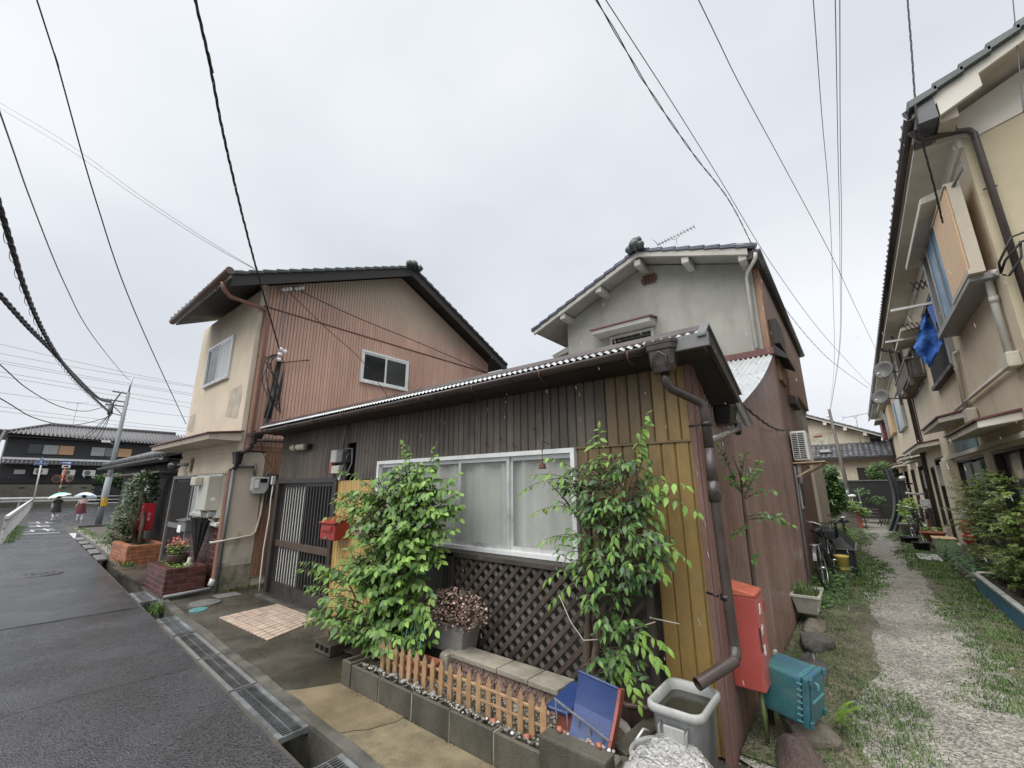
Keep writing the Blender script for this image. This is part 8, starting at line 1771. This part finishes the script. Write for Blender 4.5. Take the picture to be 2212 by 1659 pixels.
m = MB(); m.lathe([(.001, 0), (.14, 0), (.18, .215), (.1, .216), (.001, .216)], (1.30, 16.0, 0), 16); tag(m.build('pot_stand', 'pot_brown'), 'dark pot serving as a stand under the terracotta bowl', 'stand')
for (x, y, r_, h_, mt, lb) in ((.86, 17.1, .22, .20, 'plastic_black', 'black plastic basin in the gravel left of the basket bicycle'), (.98, 15.3, .17, .24, 'plastic_black', 'small black flower pot before the terracotta bowl'), (1.0, 19.6, .19, .42, 'pot_grey', 'tall grey green pot behind the basket bicycle'), (1.1, 20.3, .24, .30, 'terra_pot', 'terracotta pot under the yellow green plant')):
    m = MB(); m.lathe([(.001, .0), (r_*.75, .0), (r_, h_*.9), (r_*1.06, h_*.9), (r_*1.06, h_), (r_*.92, h_), (r_*.8, h_*.7), (.001, h_*.7)], (x, y, .0), 18); tag(m.build('flower_pot', mt), lb, 'pot')
t = thing('leaning_board', 'rusty red panel leaning on the wall behind the basket bicycle', 'panel', (1.5, 18.2, 0)); m = MB(); m.hexa([(1.36, 18.0, .0), (1.42, 18.0, 0), (1.52, 18.8, 0), (1.46, 18.8, 0), (1.40, 18.0, .95), (1.44, 18.0, .95), (1.56, 18.8, .85), (1.52, 18.8, .85)]); m.build('panel', 'red_rust', t, bevel=.01)
t = thing('red_bag', 'red and white bags hanging by the row house door behind the shrub', 'bag', (1.7, 14.3, .4)); m = MB(); m.ball((1.74, 14.2, .72), .13, 9, 7, sz=1.3, jit=.12, rng=r6); m.build('bag', 'orange', t); m = MB(); m.ball((1.73, 14.2, .48), .11, 9, 7, sz=1.2, jit=.12, rng=r6); m.build('bag_lower', 'red_deep', t); m = MB(); m.ball((1.72, 14.1, 1.0), .08, 8, 6, jit=.15, rng=r6); m.build('white_bag', 'white_paint', t)
m = MB(); m.box(1.6, 14.1, 0, 1.84, 14.35, .345); tag(m.build('bag_stand', 'wood_grey'), 'low wooden box under the red bags by the door', 'box')
m = MB(); m.tube([(1.55, 19.0, 1.38), (1.35, 18.8, 1.36), (1.1, 18.6, 1.40)], .035, 8); m.box(1.42, 18.7, .95, 1.62, 19.1, 1.2); t = tag(m.build('milk_box', 'white_worn'), 'white box and a pole on the wall above the rusty red panel', 'box')
# ================================================================== two children with umbrellas
def skin_mesh(name, pts, edges, radii, mat, parent, lv=1):
    P0 = Vector(ORG[parent.name]) if parent else Vector((0, 0, 0))
    me = bpy.data.meshes.new(name); me.from_pydata([tuple(Vector(p)-P0) for p in pts], edges, []); o = bpy.data.objects.new(name, me); COL.objects.link(o)
    md = o.modifiers.new('skin', 'SKIN'); md.use_smooth_shade = True
    for i, r in enumerate(radii):
        sv = me.skin_vertices[0].data[i]; sv.radius = (r, r) if not isinstance(r, tuple) else r
        sv.use_root = (i == 0)
    ss = o.modifiers.new('sub', 'SUBSURF'); ss.levels = lv; ss.render_levels = lv
    bpy.context.view_layer.update()
    m2 = bpy.data.meshes.new_from_object(o.evaluated_get(bpy.context.evaluated_depsgraph_get()))
    bpy.data.objects.remove(o); m2.materials.clear(); m2.materials.append(MATS[mat]); m2.name = name
    o2 = bpy.data.objects.new(name, m2); COL.objects.link(o2); ORG[o2.name] = tuple(P0)
    if parent: o2.parent = parent
    return o2
def child(x, y, label, skirt, shirt, hem, arm_out, step):
    t = thing('person', label, 'person', (x, y, 0)); s = 1.0
    J = {'pel': (0, 0, .72), 'che': (-.01, 0, .98), 'neck': (-.02, 0, 1.10), 'hd0': (-.03, 0, 1.17), 'hd': (-.035, 0, 1.25), 'hdt': (-.03, 0, 1.32),
         'hL': (0, -.07, .68), 'kL': (-.06*step, -.075, .39), 'aL': (.06*step, -.075, .08), 'tL': (-.04+.06*step, -.08, .035), 'hR': (0, .07, .68), 'kR': (.03*step, .075, .38), 'aR': (-.07*step, .075, .07), 'tR': (-.16*step, .08, .035),
         'sL': (-.01, -.13, 1.05), 'eL': (.0, -.18, .87), 'wL': (-.03, -.24 if arm_out else -.15, .72 if arm_out else .95), 'fL': (-.05, -.27 if arm_out else -.12, .65 if arm_out else 1.0), 'sR': (-.01, .13, 1.05), 'eR': (-.04, .16, .88), 'wR': (-.12, .08, .98), 'fR': (-.14, .06, 1.02)}
    nm = list(J); E_ = [('pel', 'che'), ('che', 'neck'), ('neck', 'hd0'), ('hd0', 'hd'), ('hd', 'hdt'), ('pel', 'hL'), ('hL', 'kL'), ('kL', 'aL'), ('aL', 'tL'), ('pel', 'hR'), ('hR', 'kR'), ('kR', 'aR'), ('aR', 'tR'), ('che', 'sL'), ('sL', 'eL'), ('eL', 'wL'), ('wL', 'fL'), ('che', 'sR'), ('sR', 'eR'), ('eR', 'wR'), ('wR', 'fR')]
    Rr = {'pel': .10, 'che': .105, 'neck': .04, 'hd0': .06, 'hd': .085, 'hdt': .06, 'hL': .075, 'kL': .05, 'aL': .032, 'tL': .03, 'hR': .075, 'kR': .05, 'aR': .032, 'tR': .03, 'sL': .045, 'eL': .034, 'wL': .024, 'fL': .022, 'sR': .045, 'eR': .034, 'wR': .024, 'fR': .022}
    skin_mesh('body', [(x+J[k][0], y+J[k][1], J[k][2]) for k in nm], [(nm.index(a), nm.index(b)) for a, b in E_], [Rr[k] for k in nm], 'skin', t)
    nn = 18; m = MB(); rows = [(.12, .90), (.15, .74), (.185, .58), (.215, hem)]
    vs = [(x+r_*math.cos(2*math.pi*k/nn)*(.8 if i == 0 else .85)*(1+.07*(k % 2)*(i > 1)), y+r_*math.sin(2*math.pi*k/nn)*(1+.07*(k % 2)*(i > 1)), z) for i, (r_, z) in enumerate(rows) for k in range(nn)]
    m.add(vs, [(i*nn+k, i*nn+(k+1) % nn, (i+1)*nn+(k+1) % nn, (i+1)*nn+k) for i in range(3) for k in range(nn)], True); m.build('skirt', skirt, t)
    m = MB(); m.lathe([(.125, .86), (.13, .98), (.125, 1.06), (.07, 1.11), (.045, 1.12)], (x-.01, y, 0), 16, sx=.85, sy=1.1); m.tube([(x-.01, y-.12, 1.06), (x, y-.18, .92)], [.055, .045], 8); m.tube([(x-.01, y+.12, 1.06), (x-.03, y+.165, .92)], [.055, .045], 8); m.build('shirt', shirt, t)
    for sd in ('L', 'R'):
        k_, a_, tt = J['k'+sd], J['a'+sd], J['t'+sd]; kk = V3(k_, a_, .12)
        m = MB(); m.tube([(x+kk[0], y+kk[1], kk[2]), (x+lerp(k_[0], a_[0], .5), y+k_[1], lerp(k_[2], a_[2], .5)), (x+a_[0], y+a_[1], a_[2])], [.054, .056, .042], 10); m.build('sock', 'sock_white', t)
        m = MB(); m.ball((x+(a_[0]+tt[0])/2-.02, y+tt[1], max(.035, a_[2]-.035)), .05, 10, 6, sx=1.9, sy=.85, sz=.8); m.build('shoe', 'sock_white', t)
    m = MB(); m.ball((x-.02, y, 1.27), .105, 12, 8, sz=1.1); m.build('hair', 'black_cloth', t)
    return t
child(-34.78, 2.97, 'child in black skirt and white socks walking away under a mint umbrella', 'skirt_black', 'shirt_black', .42, False, 1)
child(-33.92, 3.86, 'child in maroon skirt and pink top walking away under a white umbrella', 'skirt_maroon', 'shirt_pink', .36, True, -.6)
def umbrella(x, y, label, panels, edge, tilt):
    t = thing('umbrella', label, 'umbrella', (0, 0, 0)); n = 8; r_ = .47
    def pt(k, rr_): a = 2*math.pi*(k+.5)/n; return (rr_*r_*math.cos(a), rr_*r_*math.sin(a), .20*(1-rr_**2))
    for k in range(n):
        for (ra, rb, mt, nm) in ((.02, .72, panels[k % len(panels)], 'panel'), (.72, 1.0, edge[k % len(edge)], 'border_panel')):
            m = MB(); sag = lambda u, rr_: tuple(V3(pt(k, rr_), pt(k+1, rr_), u)[j]-(.025*math.sin(math.pi*u)*rr_ if j == 2 else 0) for j in range(3)); m.grid(lambda u, v: sag(u, lerp(ra, rb, v)), 5, 4); m.build(nm, mt, t)
    m = MB()
    for k in range(n): m.tube([pt(k, .03)[:2]+(pt(k, .03)[2]-.01,), pt(k, .5)[:2]+(pt(k, .5)[2]-.012,), pt(k, 1.02)], .004, 4)
    m.build('ribs', 'galv', t); m = MB(); m.tube([(0, 0, .26), (0, 0, -.42)], .009, 6); m.build('shaft', 'galv', t)
    t.location = (x, y, 1.27); t.rotation_euler = tilt; return t
umbrella(-34.9, 2.98, 'mint green umbrella with pale border held by the child in black', ['umbrella_mint'], ['umbrella_cream', 'umbrella_white', 'umbrella_cream'], (rad(12), rad(-6), .2))
umbrella(-34.05, 3.92, 'white umbrella with light blue border held by the child in maroon', ['umbrella_white'], ['umbrella_blue', 'umbrella_white', 'umbrella_blue'], (rad(-5), rad(-8), .1))
# ================================================================== wires
def smooth(pts, k=8):
    P = [Vector(p) for p in pts]; out_ = []
    for i in range(len(P)-1):
        p0, p1, p2, p3 = P[max(0, i-1)], P[i], P[i+1], P[min(len(P)-1, i+2)]
        for j in range(k):
            t_ = j/k; out_.append(.5*((2*p1)+(p2-p0)*t_+(2*p0-5*p1+4*p2-p3)*t_*t_+(3*p1-p0-3*p2+p3)*t_**3))
    return out_+[P[-1]]
def extend(pts, f=1.0):
    a, b = Vector(pts[0]), Vector(pts[1]); return [tuple(a+(a-b).normalized()*f*6)]+list(pts)
def wire(pts, r, label, mat='cable', twist=0, ext=True, group=None, name='overhead_wire', k=8, tw=.012, tl=.25):
    P = smooth(extend(pts) if ext else pts, k)
    m = MB()
    if twist:
        P = smooth([tuple(p) for p in P], 4); s = 0
        for w in range(twist):
            q_ = []; s = 0
            for i, p in enumerate(P):
                if i: s += (p-P[i-1]).length
                a = 2*math.pi*s/tl+w*2*math.pi/twist; q_.append(p+Vector((math.cos(a)*tw, math.cos(a)*tw*.3, math.sin(a)*tw)))
            m.tube(q_, r, 4, cap=False)
    else: m.tube(P, r, 5, cap=False)
    return tag(m.build(name, mat), label, 'wire', group)
wire([(-5.17, -.47, 6.0), (-5.56, -.28, 5.79), (-6.67, .26, 5.07), (-8.22, 1.01, 4.31), (-11.72, 2.72, 3.08)], .007, 'single dark wire sloping down to the left edge of the beige house')
wire([(-3.68, .40, 5.60), (-4.02, .61, 5.47), (-4.67, 1.0, 5.16), (-5.9, 1.76, 4.72), (-8.12, 3.10, 4.20)], .0065, 'thick twisted black cable running down to the mast on the terracotta gable', twist=3, tl=.4)
for d_, lb in ((0, 'upper of two thin wires rising from the gable of the beige house to the left'), (-.09, 'lower of two thin wires rising from the gable of the beige house to the left')):
    wire([(-18.92, -1.73, 13.3+d_*2), (-15.02, -.12, 10.59+d_*1.6), (-12.01, 1.12, 8.3+d_), (-9.7, 2.07, 6.63+d_*.6), (-8.2, 2.72, 5.60)], .007, lb, 'cable_grey')
wire([(-6.94, -.61, 5.8), (-8.62, -.25, 5.64), (-11.37, .35, 5.5), (-15.25, 1.19, 5.61), (-24.6, 3.21, 6.51), (-27.8, 3.92, 6.95)], .009, 'thin grey wire reaching the very top of the utility pole', 'cable_grey')
bund = [(-7.64, -.45, 5.0), (-9.73, -.05, 4.61), (-12.1, .4, 4.45), (-15.57, 1.06, 4.5), (-21, 2.05, 4.85), (-27.57, 3.36, 5.22)]
wire(bund, .020, 'thick black cable bundle wrapped with loops running to the utility pole', twist=3, tw=.028, tl=.6)
hel = smooth(extend(bund), 10); m = MB(); q_ = []; s = 0
hel = smooth([tuple(p) for p in hel], 6)
for i, p in enumerate(hel):
    if i: s += (p-hel[i-1]).length
    a = 2*math.pi*s/.42; q_.append(p+Vector((.07*math.cos(a), .03*math.cos(a), .07*math.sin(a)-.03)))
m.tube(q_, .004, 4, cap=False); tag(m.build('spiral_hanger', 'cable'), 'thin spiral hanger coiled round the thick black cable bundle', 'wire')
wire([(-11.32, -.37, 5.0), (-13.15, .05, 5.0), (-15.24, .53, 5.05), (-18.76, 1.33, 5.09), (-24, 2.5, 5.3), (-27.21, 3.27, 5.69)], .024, 'second thick black cable bundle lower left of the looped one', twist=3, tw=.035, tl=.8)
wire([(-16, -.2, 4.64), (-19, .41, 4.59), (-22, 1.34, 4.55), (-25, 2.36, 4.87), (-27.6, 3.39, 5.7)], .014, 'black wire sagging deepest to the left of the utility pole')
wire([(-16, -.05, 3.82), (-19, .75, 3.72), (-22, 1.8, 3.93), (-25, 3.03, 4.71), (-27.6, 3.45, 5.3)], .014, 'lowest sagging black wire left of the utility pole')
for k, p in enumerate([(-57, 4.2, 6.9), (-57, 4.9, 6.7), (-57, 5.8, 6.6), (-57, 6.4, 6.5)]):
    wire([(-27.6, 3.40, 5.2), V3((-27.6, 3.4, 5.0), p, .45)[:2]+(5.0,), p], .016, ['first', 'second', 'third', 'rightmost'][k]+' black service wire from the left, hanging from the pole to the black house roof', ext=False, group='service wires to the black house')
FL = [[(-48, -.78, 11.54), (-48, 4.23, 11.2), (-48, 10.93, 10.9)], [(-48, -.7, 11.1), (-48, 4.32, 10.62), (-48, 11.03, 10.16)], [(-48, -.6, 10.9), (-48, 4.4, 10.44), (-48, 11.03, 9.98)], [(-48, -.53, 10.18), (-48, 5.9, 9.72), (-48, 11.19, 9.07)], [(-48, -.49, 9.95), (-48, 5.66, 9.36), (-48, 11.27, 8.6)], [(-48, -.23, 8.58), (-48, 4.71, 8.34), (-48, 11, 8.0)], [(-48, -.02, 7.41), (-48, 4.96, 6.95), (-48, 10.51, 6.7)], [(-48, 0, 7.75), (-48, 5, 7.25), (-48, 11, 6.95)], [(-48, 2.3, 12.32), (-48, 5.6, 11.49), (-48, 10.91, 10.7)]]
FLN = ['topmost', 'second', 'third', 'fourth', 'fifth', 'sixth', 'eighth', 'seventh', 'steepest']
for p, w_ in zip(FL, FLN): wire([(a, b-(8 if i == 0 else 0)+(9 if i == 2 else 0), c+(.35 if i == 0 else 0)) for i, (a, b, c) in enumerate(p)], .014, w_+' of the thin power lines crossing the sky behind the utility pole', 'cable_grey', ext=False, group='distant power lines')
W8 = [(-1.15, 2.64, 5.82), (-1.09, 3.66, 5.72), (-1.02, 5.07, 5.84), (-.95, 7.04, 6.22), (-.95, 9.76, 6.43), (-.85, 13.53, 6.46), (-.18, 18.75, 6.16), (1.02, 26, 6.18)]
wire([p for i, p in enumerate(W8)], .0045, 'twisted dark wire crossing the sky right of the grey house', twist=2, tw=.007, tl=.9)
wire([(-1.11, 2.75, 5.91), (-.96, 4.0, 5.74), (-.86, 5.81, 5.81), (-.68, 8.46, 5.74), (-.26, 12.3, 5.54), (.31, 17.88, 5.77), (1.15, 26.0, 6.23)], .005, 'plain grey wire running just beside the twisted one', 'cable_grey')
wire([(-.45, 3.2, 5.81), (-.36, 4.62, 6.07), (-.13, 6.66, 6.16), (.27, 9.61, 5.91), (.65, 13.86, 6.21), (1.24, 20.0, 6.5)], .005, 'thin grey wire reaching the row house eave above the dishes', 'cable_grey')
wire([(.35, 4.0, 5.98), (.34, 5.82, 6.17), (.33, 8.46, 6.35), (.2, 12.3, 6.14), (-.06, 17.88, 5.67), (-.60, 26.0, 5.23)], .0045, 'left one of the steep wires to the wooden pole', 'cable_grey')
wire([(.49, 4.0, 5.84), (.48, 6.39, 6.16), (.39, 10.2, 6.13), (.13, 16.28, 5.74), (-.60, 26.0, 5.19)], .0045, 'right one of the steep wires to the wooden pole', 'cable_grey')
wire([(.525, 4.0, 5.86), (.51, 6.39, 6.18), (.42, 10.2, 6.15), (.15, 16.28, 5.76), (-.60, 26.0, 5.17)], .0045, 'steep wire running close beside the right one to the wooden pole', 'cable_grey')
wire([(1.62, 7.2, 8.5), (1.52, 7.17, 7.69), (1.42, 7.14, 6.92), (1.36, 7.12, 6.40), (1.39, 7.3, 6.05), (1.44, 7.6, 5.6), (1.5, 8.0, 5.3)], .005, 'twisted black wires dropping past the near eave corner of the row house', twist=3, tw=.008, tl=.55)
wire([(2.83, 8.21, 8.54), (2.31, 7.03, 6.74), (1.94, 6.18, 5.46)], .007, 'single black wire crossing the gable of the row house')
# service mast on the terracotta gable
t = thing('service_mast', 'dark service mast with white insulators and looped cables on the terracotta gable', 'mast', (-8.2, 3.1, 2.5))
m = MB(); m.tube([(-8.16, 2.98, 2.52), (-8.22, 3.08, 2.75), (-8.30, 3.14, 3.0), (-8.31, 3.2, 4.02)], .045, 10); m.tube([(-8.24, 3.10, 2.9), (-8.27, 3.17, 3.55)], .06, 8); m.build('pole', 'cable', t)
m = MB()
for dz, dx in ((0, 0), (.10, .01), (.20, .02)):
    m.lathe([(.02, 0), (.045, .02), (.045, .05), (.02, .07)], (-8.24+dx, 3.16, 4.0+dz), 8)
m.lathe([(.02, 0), (.04, .02), (.04, .05), (.02, .07)], (-8.20, 3.24, 4.17), 8); m.build('insulators', 'insulator', t)
m = MB()
for i in range(7):
    a = 3.05+.05*i; m.tube(smooth([(-8.24, 3.15, 4.15), (-8.2, 3.02-.05*(i % 3), 3.95), (-8.18, 3.0-.04*(i % 4)+.12*(i % 2)*2, 3.5), (-8.2, 3.12+.03*i, 3.25-.04*i), (-8.22, 3.22+.02*(i % 3), 3.35), (-8.22, 3.26, 3.9), (-8.24, 3.2, 4.1)], 6), .007, 5)
m.tube(smooth([(-8.2, 3.1, 2.9), (-8.12, 3.1, 2.66), (-8.05, 3.2, 2.58), (-7.9, 3.1, 2.62), (-7.7, 2.9, 2.60)], 6), .012, 5); m.tube(smooth([(-8.22, 3.14, 3.3), (-8.10, 3.0, 2.72), (-7.95, 2.85, 2.55), (-7.6, 2.82, 2.62)], 6), .012, 5); m.build('cables', 'cable', t)
m = MB(); m.tube([(-8.31, 3.24, 4.0), (-8.33, 3.72, 4.17)], .010, 5); m.ball((-8.33, 3.74, 4.17), .022, 6, 5); m.build('stay_rod', 'rust', t)
for k, (y, z) in enumerate(((3.13, 5.42), (3.36, 5.53))):
    t = thing('wire_insulator', 'white insulator cluster under the terracotta gable eave, ' + ('left of the two' if k == 0 else 'right of the two'), 'insulator', (-8.3, y, z)); m = MB()
    for j in range(3): m.lathe([(.02, 0), (.04, .02), (.04, .06), (.02, .08)], (-8.26+.03*j, y+.05*(j-1), z+.02*j), 8)
    m.build('insulator', 'insulator', t); m = MB(); m.tube([(-8.38, y, z+.05), (-8.25, y, z+.05)], .012, 5); m.build('bracket', 'rust', t)
wire([(-8.24, 3.40, 5.54), (-8.2, 4.68, 5.36), (-8.15, 6.6, 5.2), (-8.1, 8.9, 4.95)], .010, 'dark wire across the terracotta gable from the right insulator', ext=False)
wire([(-8.24, 3.18, 5.44), (-8.2, 4.0, 4.9), (-8.1, 4.82, 4.35), (-7.9, 5.6, 3.4)], .007, 'thin wire slanting down across the gable past the window', ext=False)
for j in range(2): wire([(-8.26, 3.12+.03*j, 5.42), (-8.27, 3.15+.03*j, 4.8), (-8.25, 3.18, 4.22)], .006, ['left', 'right'][j]+' one of two thin drop wires from the insulator to the mast', 'cable_grey', ext=False, group='drop wires on the gable')
wire([(-8.3, 3.17, 2.86), (-8.25, 3.9, 3.02), (-8.2, 5.2, 3.22), (-8.0, 6.5, 3.3)], .006, 'pale cord stretched low across the terracotta gable', 'petal_pink', ext=False)
wire([(-7.95, 2.95, 2.42), (-7.9, 3.0, 2.2), (-7.78, 3.1, 2.0)], .007, 'short dark wire slanting from the hopper to the door jamb', ext=False)

# ================================================================== falling rain drops
rn = random.Random(909); m = MB()
for k in range(280):
    y = 1.5+rn.random()**1.3*5.5; x = rn.uniform(-1.25, .28)*y; z = rn.uniform(.9, 1.2+.75*y); l = rn.uniform(.007, .015)*(.6+.13*y); r_ = .0007+.00026*y
    d_ = Vector((.16+rn.uniform(-.1, .1), .05, -1)).normalized()*l; p = Vector((x, y, z))
    m.tube([p-d_, p-d_*.3, p+d_*.7, p+d_], [r_*.2, r_*.8, r_, r_*.3], 4, cap=False)
o = m.build('rain', 'rain_water'); o['kind'] = 'stuff'; o['label'] = 'falling rain drops in front of the houses'
